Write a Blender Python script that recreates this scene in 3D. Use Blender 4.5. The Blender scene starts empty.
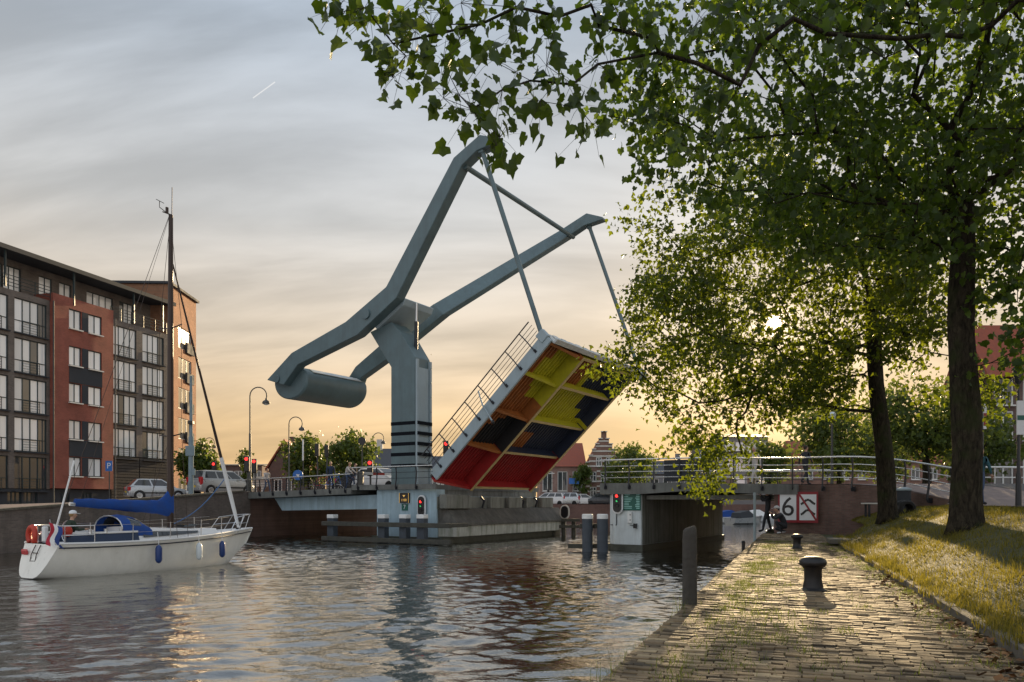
import bpy, bmesh, math, random
import numpy as np
from mathutils import Vector, Matrix
R = math.radians
rnd = random.Random(11)

# ------------------------------------------------------------------ camera, sky, sun, exposure
SC = bpy.context.scene
COL = SC.collection
FPX, PX0, HOR, EYE = 760.0, 512.0, 502.0, 2.3        # focal length and horizon in pixels, eye above the water
cam_d = bpy.data.cameras.new('camera')
cam = bpy.data.objects.new('camera', cam_d)
COL.objects.link(cam)
cam.location = (0, 0, EYE)
cam.rotation_euler = (R(90), 0, 0)
cam_d.sensor_width = 36
cam_d.lens = 36 * FPX / 1024
cam_d.shift_y = (HOR - 341) / 1024
cam_d.clip_start = .05
cam_d.clip_end = 6000
SC.camera = cam
SUN_AZ, SUN_EL = 19.1, 12.6                            # degrees right of the view axis, above the horizon
SD = Vector((math.sin(R(SUN_AZ)) * math.cos(R(SUN_EL)), math.cos(R(SUN_AZ)) * math.cos(R(SUN_EL)), math.sin(R(SUN_EL))))
SC.view_settings.view_transform = 'Standard'
SC.view_settings.look = 'None'
SC.view_settings.gamma = 1
SC.view_settings.exposure = 0.68
SC.render.engine = 'CYCLES'
cy = SC.cycles
cy.max_bounces = 8; cy.diffuse_bounces = 3; cy.glossy_bounces = 4; cy.transmission_bounces = 4; cy.transparent_max_bounces = 6
cy.sample_clamp_indirect = 6
cy.use_denoising = True

world = bpy.data.worlds.new('World')
SC.world = world
world.use_nodes = True
def build_world():
    nt = world.node_tree; N = nt.nodes; L = nt.links
    N.clear()
    def nd(t, **k):
        n = N.new(t)
        for a, b in k.items(): setattr(n, a, b)
        return n
    def math_(op, a, b=None, clamp=False):
        n = nd('ShaderNodeMath', operation=op, use_clamp=clamp)
        for i, v in enumerate((a, b)):
            if v is None: continue
            if isinstance(v, (int, float)): n.inputs[i].default_value = v
            else: L.new(v, n.inputs[i])
        return n.outputs[0]
    def mix(f, a, b, mode='MIX'):
        n = nd('ShaderNodeMix', data_type='RGBA', blend_type=mode)
        for i, v in ((0, f), (6, a), (7, b)):
            if isinstance(v, (int, float)): n.inputs[i].default_value = v
            elif isinstance(v, tuple): n.inputs[i].default_value = (*v, 1)
            else: L.new(v, n.inputs[i])
        return n.outputs[2]
    tc = nd('ShaderNodeTexCoord').outputs['Generated']
    nrm = nd('ShaderNodeVectorMath', operation='NORMALIZE'); L.new(tc, nrm.inputs[0]); d = nrm.outputs[0]
    sep = nd('ShaderNodeSeparateXYZ'); L.new(d, sep.inputs[0])
    el = math_('MAXIMUM', sep.outputs[2], 0.0)
    dt = nd('ShaderNodeVectorMath', operation='DOT_PRODUCT'); L.new(d, dt.inputs[0]); dt.inputs[1].default_value = SD
    c = math_('MAXIMUM', dt.outputs['Value'], 0.0)
    sky = nd('ShaderNodeTexSky', sky_type='NISHITA', sun_disc=False, sun_elevation=R(SUN_EL), sun_rotation=R(SUN_AZ), air_density=1.2, dust_density=1.0, ozone_density=1.0)
    # Nishita at the strength given in the brief
    nis = mix(1.0, sky.outputs[0], (.1, .1, .1), 'MULTIPLY')
    # thin high cloud veil: cool grey overhead, warm towards the horizon
    ramp = nd('ShaderNodeValToRGB'); L.new(el, ramp.inputs[0])
    cr = ramp.color_ramp
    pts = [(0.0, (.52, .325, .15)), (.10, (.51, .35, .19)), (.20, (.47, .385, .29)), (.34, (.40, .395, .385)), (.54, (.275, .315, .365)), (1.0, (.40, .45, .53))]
    while len(cr.elements) < len(pts): cr.elements.new(.5)
    for e, (p, q) in zip(cr.elements, pts): e.position = p; e.color = (*q, 1)
    # streaked cirrus laid on a flat layer high above
    inv = math_('DIVIDE', 1.0, math_('ADD', el, .40))
    cmb = nd('ShaderNodeCombineXYZ')
    L.new(math_('MULTIPLY', sep.outputs[0], inv), cmb.inputs[0]); L.new(math_('MULTIPLY', sep.outputs[1], inv), cmb.inputs[1])
    mp = nd('ShaderNodeMapping'); L.new(cmb.outputs[0], mp.inputs[0])
    mp.inputs['Rotation'].default_value = (0, 0, R(-24)); mp.inputs['Scale'].default_value = (.75, 3.0, 1)
    ns = nd('ShaderNodeTexNoise'); L.new(mp.outputs[0], ns.inputs['Vector'])
    ns.inputs['Scale'].default_value = 1.5; ns.inputs['Detail'].default_value = 6; ns.inputs['Roughness'].default_value = .52; ns.inputs['Distortion'].default_value = .35
    mr = nd('ShaderNodeMapRange', interpolation_type='SMOOTHSTEP'); L.new(ns.outputs[0], mr.inputs[0])
    mr.inputs[1].default_value = .36; mr.inputs[2].default_value = .68; mr.inputs[3].default_value = .80; mr.inputs[4].default_value = 1.22
    veil = mix(1.0, ramp.outputs[0], mr.outputs[0], 'MULTIPLY')
    # sky turned away from the sun: cooler, and brightened as added fill on camera-facing surfaces
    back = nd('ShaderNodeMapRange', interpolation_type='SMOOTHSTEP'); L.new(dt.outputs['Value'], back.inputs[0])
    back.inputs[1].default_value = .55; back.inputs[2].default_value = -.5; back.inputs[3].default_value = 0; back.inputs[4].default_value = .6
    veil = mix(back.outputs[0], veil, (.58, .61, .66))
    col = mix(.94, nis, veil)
    # light scattered forward by the veil round the sun
    g1 = math_('MULTIPLY', math_('POWER', c, 18.0), .02)
    g2 = math_('MULTIPLY', math_('POWER', c, 160.0), .10)
    g3 = math_('MULTIPLY', math_('POWER', c, 9000.0), 2.5)
    glow = mix(1.0, (1.0, .72, .46), math_('ADD', math_('ADD', g1, g2), g3), 'MULTIPLY')
    col = mix(1.0, col, glow, 'ADD')
    disc = nd('ShaderNodeMapRange', interpolation_type='SMOOTHSTEP'); L.new(dt.outputs['Value'], disc.inputs[0])
    disc.inputs[1].default_value = math.cos(R(.36)); disc.inputs[2].default_value = math.cos(R(.24)); disc.inputs[3].default_value = 0; disc.inputs[4].default_value = 60
    col = mix(1.0, col, mix(1.0, (1.0, .9, .66), disc.outputs[0], 'MULTIPLY'), 'ADD')
    # a short aeroplane trail: a thin great-circle arc
    def pdir(px, py): return Vector(((px - PX0) / FPX, 1, (HOR - py) / FPX)).normalized()
    a, b = pdir(253, 98), pdir(275, 82); nn = a.cross(b).normalized(); m = (a + b).normalized()
    d1 = nd('ShaderNodeVectorMath', operation='DOT_PRODUCT'); L.new(d, d1.inputs[0]); d1.inputs[1].default_value = nn
    d2 = nd('ShaderNodeVectorMath', operation='DOT_PRODUCT'); L.new(d, d2.inputs[0]); d2.inputs[1].default_value = m
    t1 = math_('LESS_THAN', math_('ABSOLUTE', d1.outputs['Value']), .0006)
    t2 = math_('GREATER_THAN', d2.outputs['Value'], a.dot(m))
    col = mix(math_('MULTIPLY', math_('MULTIPLY', t1, t2), .35), col, (.75, .72, .68))
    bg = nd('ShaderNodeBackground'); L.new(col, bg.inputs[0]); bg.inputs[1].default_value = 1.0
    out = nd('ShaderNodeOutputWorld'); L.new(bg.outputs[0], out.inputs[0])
build_world()

sun_d = bpy.data.lights.new('sun', 'SUN')
sun_d.energy = 5.0
sun_d.angle = R(.53)
sun_d.color = (1.0, .74, .42)
sun = bpy.data.objects.new('sun', sun_d)
COL.objects.link(sun)
sun.rotation_euler = (-SD).to_track_quat('-Z', 'Y').to_euler()
sun.location = SD * 200

# ------------------------------------------------------------------ helpers
def P(px, py, D):                      # a pixel at a depth -> world point
    return Vector(((px - PX0) / FPX * D, D, EYE + (HOR - py) / FPX * D))
def G(px, py, z=1.0):                  # a pixel on a level surface
    return P(px, py, FPX * (EYE - z) / (py - HOR))

BU = Vector((.852, -.5236, 0)); BV = Vector((.5236, .852, 0)); BO = Vector((-4.15, 42.0, 0))   # the bridge's own axes
def B(u, v, z): return BO + BU * u + BV * v + Vector((0, 0, z))
def UZ(px, py, v):                     # a pixel in the vertical plane v = const of the bridge
    k = (px - PX0) / FPX; q = BO + BV * v
    u = (k * q.y - q.x) / (BU.x - k * BU.y)
    D = q.y + BU.y * u
    return u, EYE + (HOR - py) / FPX * D

ORG = {}
def empty(name, loc=(0, 0, 0), rz=0.0, label=None, cat=None, group=None, scale=1.0):
    o = bpy.data.objects.new(name, None); COL.objects.link(o)
    o.location = loc; o.rotation_euler = (0, 0, rz); o.empty_display_size = .2
    if scale != 1.0: o.scale = (scale,) * 3
    ORG[o.name] = Vector(loc)
    if label: tag(o, label, cat, group)
    return o
def tag(o, label=None, cat=None, group=None, kind=None):
    if label: o['label'] = label
    if cat: o['category'] = cat
    if group: o['group'] = group
    if kind: o['kind'] = kind
    return o
def link_mesh(name, me, parent=None):
    o = bpy.data.objects.new(name, me); COL.objects.link(o)
    if parent: o.parent = parent
    return o
def copy_tree(o, parent=None):
    c = o.copy(); COL.objects.link(c); c.parent = parent
    for ch in o.children:
        copy_tree(ch, c)
    return c

class MB:
    """collects shapes; build() links them as one mesh"""
    def __init__(s): s.v = []; s.f = []; s.m = []; s.mi = 0
    def mat(s, i): s.mi = i; return s
    def add(s, vs, fs):
        b = len(s.v); s.v += [tuple(p) for p in vs]
        for f in fs: s.f.append(tuple(i + b for i in f)); s.m.append(s.mi)
        return s
    def quad(s, a, b, c, d): return s.add((a, b, c, d), ((0, 1, 2, 3),))
    def box(s, c, size, rz=0.0):
        cx, cy_, cz = c; hx, hy, hz = (q / 2 for q in size); ca, sa = math.cos(rz), math.sin(rz)
        vs = [(cx + x * ca - y * sa, cy_ + x * sa + y * ca, cz + z) for z in (-hz, hz) for x, y in ((-hx, -hy), (hx, -hy), (hx, hy), (-hx, hy))]
        return s.add(vs, BOXF)
    def obox(s, c, ax, ay, az):            # half-axis vectors
        c, ax, ay, az = map(Vector, (c, ax, ay, az))
        vs = [c + az * k + ax * i + ay * j for k in (-1, 1) for i, j in ((-1, -1), (1, -1), (1, 1), (-1, 1))]
        return s.add(vs, BOXF)
    def bar(s, a, b, w, h=None, up=(0, 0, 1)):
        a, b = Vector(a), Vector(b); h = w if h is None else h
        d = (b - a); n = d.normalized(); up = Vector(up)
        if abs(n.dot(up)) > .98: up = Vector((1, 0, 0))
        x = n.cross(up).normalized(); y = x.cross(n).normalized()
        return s.obox((a + b) / 2, x * (w / 2), d / 2, y * (h / 2))
    def tube(s, pts, rad, n=8, cap=True, closed=False):
        pts = [Vector(p) for p in pts]; m = len(pts)
        if isinstance(rad, (int, float)): rad = [rad] * m
        b = len(s.v); prev = None
        for i, p in enumerate(pts):
            if closed: t = pts[(i + 1) % m] - pts[i - 1]
            else: t = pts[min(i + 1, m - 1)] - pts[max(i - 1, 0)]
            t = t.normalized() if t.length > 1e-9 else Vector((0, 0, 1))
            if prev is None:
                x = t.orthogonal().normalized()
            else:
                x = prev - t * prev.dot(t)
                x = x.normalized() if x.length > 1e-6 else t.orthogonal().normalized()
            prev = x; y = t.cross(x)
            for k in range(n):
                a = 2 * math.pi * k / n
                s.v.append(tuple(p + (x * math.cos(a) + y * math.sin(a)) * rad[i]))
        last = m if closed else m - 1
        for i in range(last):
            for k in range(n):
                j = (i + 1) % m
                s.f.append((b + i * n + k, b + i * n + (k + 1) % n, b + j * n + (k + 1) % n, b + j * n + k)); s.m.append(s.mi)
        if cap and not closed:
            s.f.append(tuple(b + k for k in reversed(range(n)))); s.m.append(s.mi)
            s.f.append(tuple(b + (m - 1) * n + k for k in range(n))); s.m.append(s.mi)
        return s
    def lathe(s, c, prof, n=16, sx=1.0, sy=1.0):      # prof: (radius, z)
        b = len(s.v); c = Vector(c)
        for r, z in prof:
            for k in range(n):
                a = 2 * math.pi * k / n
                s.v.append((c.x + r * math.cos(a) * sx, c.y + r * math.sin(a) * sy, c.z + z))
        for i in range(len(prof) - 1):
            for k in range(n):
                s.f.append((b + i * n + k, b + i * n + (k + 1) % n, b + (i + 1) * n + (k + 1) % n, b + (i + 1) * n + k)); s.m.append(s.mi)
        s.f.append(tuple(b + k for k in reversed(range(n)))); s.m.append(s.mi)
        s.f.append(tuple(b + (len(prof) - 1) * n + k for k in range(n))); s.m.append(s.mi)
        return s
    def loft(s, rings, cap=True):
        b = len(s.v); n = len(rings[0])
        for r in rings: s.v += [tuple(p) for p in r]
        for i in range(len(rings) - 1):
            for k in range(n):
                s.f.append((b + i * n + k, b + i * n + (k + 1) % n, b + (i + 1) * n + (k + 1) % n, b + (i + 1) * n + k)); s.m.append(s.mi)
        if cap:
            s.f.append(tuple(b + k for k in reversed(range(n)))); s.m.append(s.mi)
            s.f.append(tuple(b + (len(rings) - 1) * n + k for k in range(n))); s.m.append(s.mi)
        return s
    def prism(s, poly, ext):               # 3-D polygon pushed along a vector
        ext = Vector(ext); poly = [Vector(p) for p in poly]
        return s.loft([poly, [p + ext for p in poly]])
    def ell(s, c, r, nu=12, nv=8, rot=None):
        c = Vector(c); rings = []
        for i in range(1, nv):
            th = math.pi * i / nv
            ring = []
            for k in range(nu):
                a = 2 * math.pi * k / nu
                p = Vector((r[0] * math.sin(th) * math.cos(a), r[1] * math.sin(th) * math.sin(a), -r[2] * math.cos(th)))
                if rot: p = rot @ p
                ring.append(c + p)
            rings.append(ring)
        return s.loft(rings)
    def build(s, name, mats, parent=None, local=False, smooth=None, base=True, bevel=0.0):
        org = Vector((0, 0, 0))
        if parent is not None:
            if not local: org = ORG.get(parent.name, Vector((0, 0, 0)))
        elif base and s.v:
            a = np.array(s.v); lo, hi = a.min(0), a.max(0)
            org = Vector(((lo[0] + hi[0]) / 2, (lo[1] + hi[1]) / 2, lo[2]))
        me = bpy.data.meshes.new(name)
        me.from_pydata([(x - org.x, y - org.y, z - org.z) for x, y, z in s.v], [], s.f)
        if not isinstance(mats, (list, tuple)): mats = [mats]
        for m in mats: me.materials.append(M[m] if isinstance(m, str) else m)
        if len(mats) > 1: me.polygons.foreach_set('material_index', s.m)
        bm = bmesh.new(); bm.from_mesh(me); bmesh.ops.recalc_face_normals(bm, faces=bm.faces)
        if bevel: bmesh.ops.bevel(bm, geom=[e for e in bm.edges], offset=bevel, segments=1, affect='EDGES', clamp_overlap=True)
        bm.to_mesh(me); bm.free()
        me.update()
        if smooth is not None:
            me.polygons.foreach_set('use_smooth', [True] * len(me.polygons))
            if smooth < 179: me.set_sharp_from_angle(angle=R(smooth))
        o = link_mesh(name, me, parent)
        if parent is None: o.location = org; ORG[o.name] = org
        else: ORG[o.name] = org
        return o
BOXF = ((3, 2, 1, 0), (4, 5, 6, 7), (0, 1, 5, 4), (1, 2, 6, 5), (2, 3, 7, 6), (3, 0, 4, 7))

# ------------------------------------------------------------------ materials
M = {}
def _new(name):
    m = bpy.data.materials.new(name); m.use_nodes = True
    nt = m.node_tree; nt.nodes.clear()
    out = nt.nodes.new('ShaderNodeOutputMaterial'); b = nt.nodes.new('ShaderNodeBsdfPrincipled')
    nt.links.new(b.outputs[0], out.inputs[0])
    M[name] = m
    return m, nt, b, out
def mat(name, col, rough=.6, metal=0.0, var=.12, vs=2.0, bump=.0, bs=30.0, spec=.5, emit=0.0, streak=0.0, dirt=None, coat=0.0):
    m, nt, b, out = _new(name); N, L = nt.nodes, nt.links
    b.inputs['Roughness'].default_value = rough; b.inputs['Metallic'].default_value = metal; b.inputs['Specular IOR Level'].default_value = spec
    b.inputs['Coat Weight'].default_value = coat
    tc = N.new('ShaderNodeTexCoord')
    if emit:
        b.inputs['Emission Color'].default_value = (*col, 1); b.inputs['Emission Strength'].default_value = emit
    n1 = N.new('ShaderNodeTexNoise'); n1.inputs['Scale'].default_value = vs; n1.inputs['Detail'].default_value = 6; n1.inputs['Roughness'].default_value = .62
    L.new(tc.outputs['Object'], n1.inputs['Vector'])
    mr = N.new('ShaderNodeMapRange'); L.new(n1.outputs[0], mr.inputs[0]); mr.inputs[1].default_value = .3; mr.inputs[2].default_value = .7
    mx = N.new('ShaderNodeMix'); mx.data_type = 'RGBA'; L.new(mr.outputs[0], mx.inputs[0])
    mx.inputs[6].default_value = (*[max(0, c * (1 - var)) for c in col], 1); mx.inputs[7].default_value = (*[min(1, c * (1 + var)) for c in col], 1)
    cur = mx.outputs[2]
    if streak or dirt:                    # run-off streaks and stains
        mp = N.new('ShaderNodeMapping'); L.new(tc.outputs['Object'], mp.inputs[0]); mp.inputs['Scale'].default_value = (2.6, 2.6, .22)
        n2 = N.new('ShaderNodeTexNoise'); L.new(mp.outputs[0], n2.inputs['Vector']); n2.inputs['Scale'].default_value = 1.3; n2.inputs['Detail'].default_value = 7; n2.inputs['Roughness'].default_value = .7
        r2 = N.new('ShaderNodeMapRange'); L.new(n2.outputs[0], r2.inputs[0]); r2.inputs[1].default_value = .46; r2.inputs[2].default_value = .74; r2.inputs[4].default_value = streak or .6
        m2 = N.new('ShaderNodeMix'); m2.data_type = 'RGBA'; L.new(r2.outputs[0], m2.inputs[0]); L.new(cur, m2.inputs[6]); m2.inputs[7].default_value = (*(dirt or [c * .35 for c in col]), 1)
        cur = m2.outputs[2]
    L.new(cur, b.inputs['Base Color'])
    rr = N.new('ShaderNodeMapRange'); L.new(n1.outputs[0], rr.inputs[0]); rr.inputs[1].default_value = .3; rr.inputs[2].default_value = .7
    rr.inputs[3].default_value = max(.02, rough * .85); rr.inputs[4].default_value = min(1, rough * 1.15); L.new(rr.outputs[0], b.inputs['Roughness'])
    if bump:
        n3 = N.new('ShaderNodeTexNoise'); n3.inputs['Scale'].default_value = bs; n3.inputs['Detail'].default_value = 5; L.new(tc.outputs['Object'], n3.inputs['Vector'])
        bp = N.new('ShaderNodeBump'); bp.inputs['Strength'].default_value = bump; bp.inputs['Distance'].default_value = .02
        L.new(n3.outputs[0], bp.inputs['Height']); L.new(bp.outputs[0], b.inputs['Normal'])
    return m
def brick_mat(name, c1, c2, mortar, along, bw=.22, bh=.065, rough=.85, streak=.35, dirt=(.04, .035, .03)):
    m, nt, b, out = _new(name); N, L = nt.nodes, nt.links
    b.inputs['Roughness'].default_value = rough
    tc = N.new('ShaderNodeTexCoord')
    dp = N.new('ShaderNodeVectorMath'); dp.operation = 'DOT_PRODUCT'; L.new(tc.outputs['Object'], dp.inputs[0]); dp.inputs[1].default_value = Vector(along).normalized()
    sp = N.new('ShaderNodeSeparateXYZ'); L.new(tc.outputs['Object'], sp.inputs[0])
    cb = N.new('ShaderNodeCombineXYZ'); L.new(dp.outputs['Value'], cb.inputs[0]); L.new(sp.outputs[2], cb.inputs[1])
    bt = N.new('ShaderNodeTexBrick'); L.new(cb.outputs[0], bt.inputs['Vector'])
    bt.inputs['Color1'].default_value = (*c1, 1); bt.inputs['Color2'].default_value = (*c2, 1); bt.inputs['Mortar'].default_value = (*mortar, 1)
    bt.inputs['Scale'].default_value = 1; bt.inputs['Brick Width'].default_value = bw; bt.inputs['Row Height'].default_value = bh
    bt.inputs['Mortar Size'].default_value = .007; bt.inputs['Bias'].default_value = -.1
    n1 = N.new('ShaderNodeTexNoise'); n1.inputs['Scale'].default_value = .7; n1.inputs['Detail'].default_value = 8; n1.inputs['Roughness'].default_value = .68; L.new(tc.outputs['Object'], n1.inputs['Vector'])
    r1 = N.new('ShaderNodeMapRange'); L.new(n1.outputs[0], r1.inputs[0]); r1.inputs[1].default_value = .3; r1.inputs[2].default_value = .7; r1.inputs[3].default_value = .72; r1.inputs[4].default_value = 1.22
    mx = N.new('ShaderNodeMix'); mx.data_type = 'RGBA'; mx.blend_type = 'MULTIPLY'; mx.inputs[0].default_value = 1; L.new(bt.outputs[0], mx.inputs[6]); L.new(r1.outputs[0], mx.inputs[7])
    mp = N.new('ShaderNodeMapping'); L.new(tc.outputs['Object'], mp.inputs[0]); mp.inputs['Scale'].default_value = (1.4, 1.4, .16)
    n2 = N.new('ShaderNodeTexNoise'); L.new(mp.outputs[0], n2.inputs['Vector']); n2.inputs['Scale'].default_value = 1.2; n2.inputs['Detail'].default_value = 7; n2.inputs['Roughness'].default_value = .7
    r2 = N.new('ShaderNodeMapRange'); L.new(n2.outputs[0], r2.inputs[0]); r2.inputs[1].default_value = .48; r2.inputs[2].default_value = .75; r2.inputs[4].default_value = streak
    m2 = N.new('ShaderNodeMix'); m2.data_type = 'RGBA'; L.new(r2.outputs[0], m2.inputs[0]); L.new(mx.outputs[2], m2.inputs[6]); m2.inputs[7].default_value = (*dirt, 1)
    L.new(m2.outputs[2], b.inputs['Base Color'])
    bp = N.new('ShaderNodeBump'); bp.inputs['Strength'].default_value = .5; bp.inputs['Distance'].default_value = .01
    L.new(bt.outputs['Fac'], bp.inputs['Height']); bp.invert = True; L.new(bp.outputs[0], b.inputs['Normal'])
    return m
def leaf_mat(name, c1, c2, trans=(.30, .42, .05), tw=.45, gloss=.45):
    m, nt, b, out = _new(name); N, L = nt.nodes, nt.links
    b.inputs['Roughness'].default_value = gloss; b.inputs['Specular IOR Level'].default_value = .35
    g = N.new('ShaderNodeNewGeometry')
    try: ri = g.outputs['Random Per Island']
    except Exception: ri = g.outputs[8]
    mx = N.new('ShaderNodeMix'); mx.data_type = 'RGBA'; L.new(ri, mx.inputs[0]); mx.inputs[6].default_value = (*c1, 1); mx.inputs[7].default_value = (*c2, 1)
    L.new(mx.outputs[2], b.inputs['Base Color'])
    t = N.new('ShaderNodeBsdfTranslucent')
    hs = N.new('ShaderNodeHueSaturation'); hs.inputs['Color'].default_value = (*trans, 1); L.new(ri, hs.inputs['Value'])
    mr = N.new('ShaderNodeMapRange'); L.new(ri, mr.inputs[0]); mr.inputs[3].default_value = .7; mr.inputs[4].default_value = 1.25; L.new(mr.outputs[0], hs.inputs['Value'])
    L.new(hs.outputs[0], t.inputs[0])
    ms = N.new('ShaderNodeMixShader'); ms.inputs[0].default_value = tw; L.new(b.outputs[0], ms.inputs[1]); L.new(t.outputs[0], ms.inputs[2])
    L.new(ms.outputs[0], out.inputs[0])
    return m
# ------------------------------------------------------------------ material list
mat('concrete', (.20, .20, .18), .85, var=.25, vs=1.2, bump=.35, bs=18, streak=.85, dirt=(.04, .048, .025))
mat('pier_paint', (.33, .45, .52), .7, var=.14, vs=1.0, bump=.12, bs=20, streak=.45, dirt=(.11, .14, .13))
mat('pier_white', (.62, .68, .70), .7, var=.14, vs=1.0, bump=.12, bs=20, streak=.45, dirt=(.20, .21, .19))
mat('wet_stone', (.06, .065, .05), .5, var=.4, vs=2.5, bump=.5, bs=12)
mat('deck_edge', (.15, .155, .145), .85, var=.3, vs=1.5, bump=.3, bs=15, streak=.6, dirt=(.06, .06, .05))
mat('steel_blue', (.10, .155, .172), .45, var=.16, vs=.9, bump=.05, bs=9, streak=.38, dirt=(.062, .082, .085))
mat('steel_light', (.30, .38, .42), .45, var=.09, vs=.8, streak=.25, dirt=(.17, .18, .17))
mat('steel_pale', (.50, .53, .53), .5, var=.12, vs=2, streak=.4, dirt=(.2, .2, .19))
mat('stripe_dark', (.008, .010, .014), .8, var=.1, spec=.1)
mat('rail_dark', (.018, .02, .026), .45, var=.2)
mat('rail_metal', (.62, .62, .60), .28, metal=.85, var=.08, vs=4)
mat('paint_red', (.34, .014, .014), .6, var=.2, vs=2, streak=.3, dirt=(.08, .01, .01))
mat('paint_orange', (.36, .115, .022), .6, var=.22, vs=2, streak=.35, dirt=(.11, .045, .015))
mat('paint_yellow', (.50, .46, .015), .6, var=.16, vs=2, streak=.25, dirt=(.20, .19, .02))
mat('paint_navy', (.018, .026, .055), .6, var=.2, vs=2)
mat('paint_black', (.012, .012, .014), .7, var=.2, vs=2)
mat('paint_cream', (.46, .35, .15), .6, var=.15, vs=2, streak=.3, dirt=(.25, .17, .08))
mat('timber', (.06, .058, .048), .9, var=.4, vs=5, bump=.6, bs=25, streak=.6, dirt=(.035, .04, .025))
mat('pile_blue', (.055, .068, .085), .7, var=.25, vs=3, bump=.3, bs=20)
mat('white_paint', (.74, .75, .74), .5, var=.06, vs=3, streak=.12, dirt=(.4, .4, .36))
mat('black_plastic', (.012, .012, .014), .35, var=.1)
mat('sign_green', (.004, .10, .075), .4, var=.08)
mat('sign_text', (.30, .60, .55), .5, var=.05)
mat('sign_red', (.24, .007, .016), .4, var=.08)
mat('sign_white', (.70, .72, .74), .4, var=.04)
mat('sign_blue', (.02, .14, .48), .4, var=.06)
mat('red_lamp', (1.0, .03, .025), .4, emit=1.5, var=.0)
mat('green_lamp', (.05, .5, .15), .4, emit=.5, var=.0)
mat('amber_text', (.85, .5, .12), .4, emit=.25, var=0)
mat('lamp_metal', (.07, .07, .065), .55, metal=.0, var=.15)
def bark_mat():
    m, nt, b, out = _new('bark'); N, L = nt.nodes, nt.links
    b.inputs['Roughness'].default_value = .95; b.inputs['Specular IOR Level'].default_value = .15
    tc = N.new('ShaderNodeTexCoord'); mp = N.new('ShaderNodeMapping'); L.new(tc.outputs['Object'], mp.inputs[0]); mp.inputs['Scale'].default_value = (9, 9, 2.6)
    n1 = N.new('ShaderNodeTexNoise'); L.new(mp.outputs[0], n1.inputs['Vector']); n1.inputs['Scale'].default_value = 1.6; n1.inputs['Detail'].default_value = 8; n1.inputs['Roughness'].default_value = .7; n1.inputs['Distortion'].default_value = .6
    vo = N.new('ShaderNodeTexVoronoi'); L.new(mp.outputs[0], vo.inputs['Vector']); vo.feature = 'DISTANCE_TO_EDGE'; vo.inputs['Scale'].default_value = 1.1
    n2 = N.new('ShaderNodeTexNoise'); L.new(tc.outputs['Object'], n2.inputs['Vector']); n2.inputs['Scale'].default_value = 2.2; n2.inputs['Detail'].default_value = 5
    cr = N.new('ShaderNodeValToRGB'); L.new(n1.outputs[0], cr.inputs[0])
    cr.color_ramp.elements[0].position = .36; cr.color_ramp.elements[0].color = (.010, .008, .006, 1); cr.color_ramp.elements[1].position = .66; cr.color_ramp.elements[1].color = (.062, .052, .036, 1)
    r2 = N.new('ShaderNodeMapRange'); L.new(n2.outputs[0], r2.inputs[0]); r2.inputs[1].default_value = .5; r2.inputs[2].default_value = .7
    mx = N.new('ShaderNodeMix'); mx.data_type = 'RGBA'; L.new(r2.outputs[0], mx.inputs[0]); L.new(cr.outputs[0], mx.inputs[6]); mx.inputs[7].default_value = (.030, .038, .014, 1)
    L.new(mx.outputs[2], b.inputs['Base Color'])
    ml = N.new('ShaderNodeMath'); ml.operation = 'MINIMUM'; L.new(vo.outputs[0], ml.inputs[0]); ml.inputs[1].default_value = .25
    ad = N.new('ShaderNodeMath'); ad.operation = 'ADD'; L.new(ml.outputs[0], ad.inputs[0]); L.new(n1.outputs[0], ad.inputs[1])
    bp = N.new('ShaderNodeBump'); bp.inputs['Strength'].default_value = 1; bp.inputs['Distance'].default_value = .06; L.new(ad.outputs[0], bp.inputs['Height']); L.new(bp.outputs[0], b.inputs['Normal'])
bark_mat()
mat('twig', (.05, .045, .03), .9, var=.3)
mat('kerb_stone', (.12, .11, .09), .9, var=.25, vs=4, bump=.4, bs=30)
mat('coping', (.10, .09, .07), .9, var=.5, vs=7, bump=.5, bs=22, streak=.3, dirt=(.09, .085, .06))
mat('asphalt', (.085, .08, .078), .9, var=.2, vs=2, bump=.3, bs=60)
mat('street_brick', (.20, .155, .14), .9, var=.25, vs=3, bump=.4, bs=25)
mat('soil', (.060, .062, .025), .95, var=.4, vs=3, bump=.7, bs=14)
mat('cast_iron', (.018, .018, .02), .45, metal=.2, var=.25, bump=.1, bs=40)
mat('gelcoat', (.78, .77, .71), .3, var=.06, vs=1.2, streak=.22, dirt=(.42, .40, .32), coat=.2)
mat('gel_white', (.74, .75, .75), .35, var=.04, vs=3)
mat('navy_paint', (.015, .03, .07), .35, var=.1)
mat('canvas_blue', (.005, .05, .24), .8, var=.2, vs=4, bump=.35, bs=9)
mat('alu', (.62, .63, .64), .3, metal=.9, var=.06)
mat('mast_dark', (.045, .03, .025), .35, metal=.4, var=.1)
mat('rope', (.06, .14, .30), .8, var=.1)
mat('clear_glass', (.03, .035, .04), .06, spec=.9, var=.05)
mat('orange_buoy', (.45, .035, .015), .5, var=.1)
mat('fender_blue', (.01, .04, .17), .35, var=.08)
mat('fender_white', (.62, .68, .70), .4, var=.05)
mat('flag_red', (.40, .02, .04), .8, var=.08); mat('flag_white', (.72, .72, .72), .8, var=.05); mat('flag_blue', (.02, .05, .22), .8, var=.08)
mat('car_silver', (.46, .48, .50), .28, metal=.55, var=.04, coat=.6)
mat('car_grey', (.40, .42, .43), .3, metal=.5, var=.04, coat=.6)
mat('car_white', (.70, .70, .70), .3, var=.03, coat=.6)
mat('car_dark', (.035, .04, .05), .3, metal=.3, var=.05, coat=.6)
mat('car_red', (.36, .02, .02), .3, var=.05, coat=.6)
mat('tyre', (.015, .015, .015), .85, var=.15)
mat('plate_yellow', (.70, .48, .04), .5, var=.05)
mat('tail_red', (.45, .01, .015), .2, var=.05)
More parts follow.
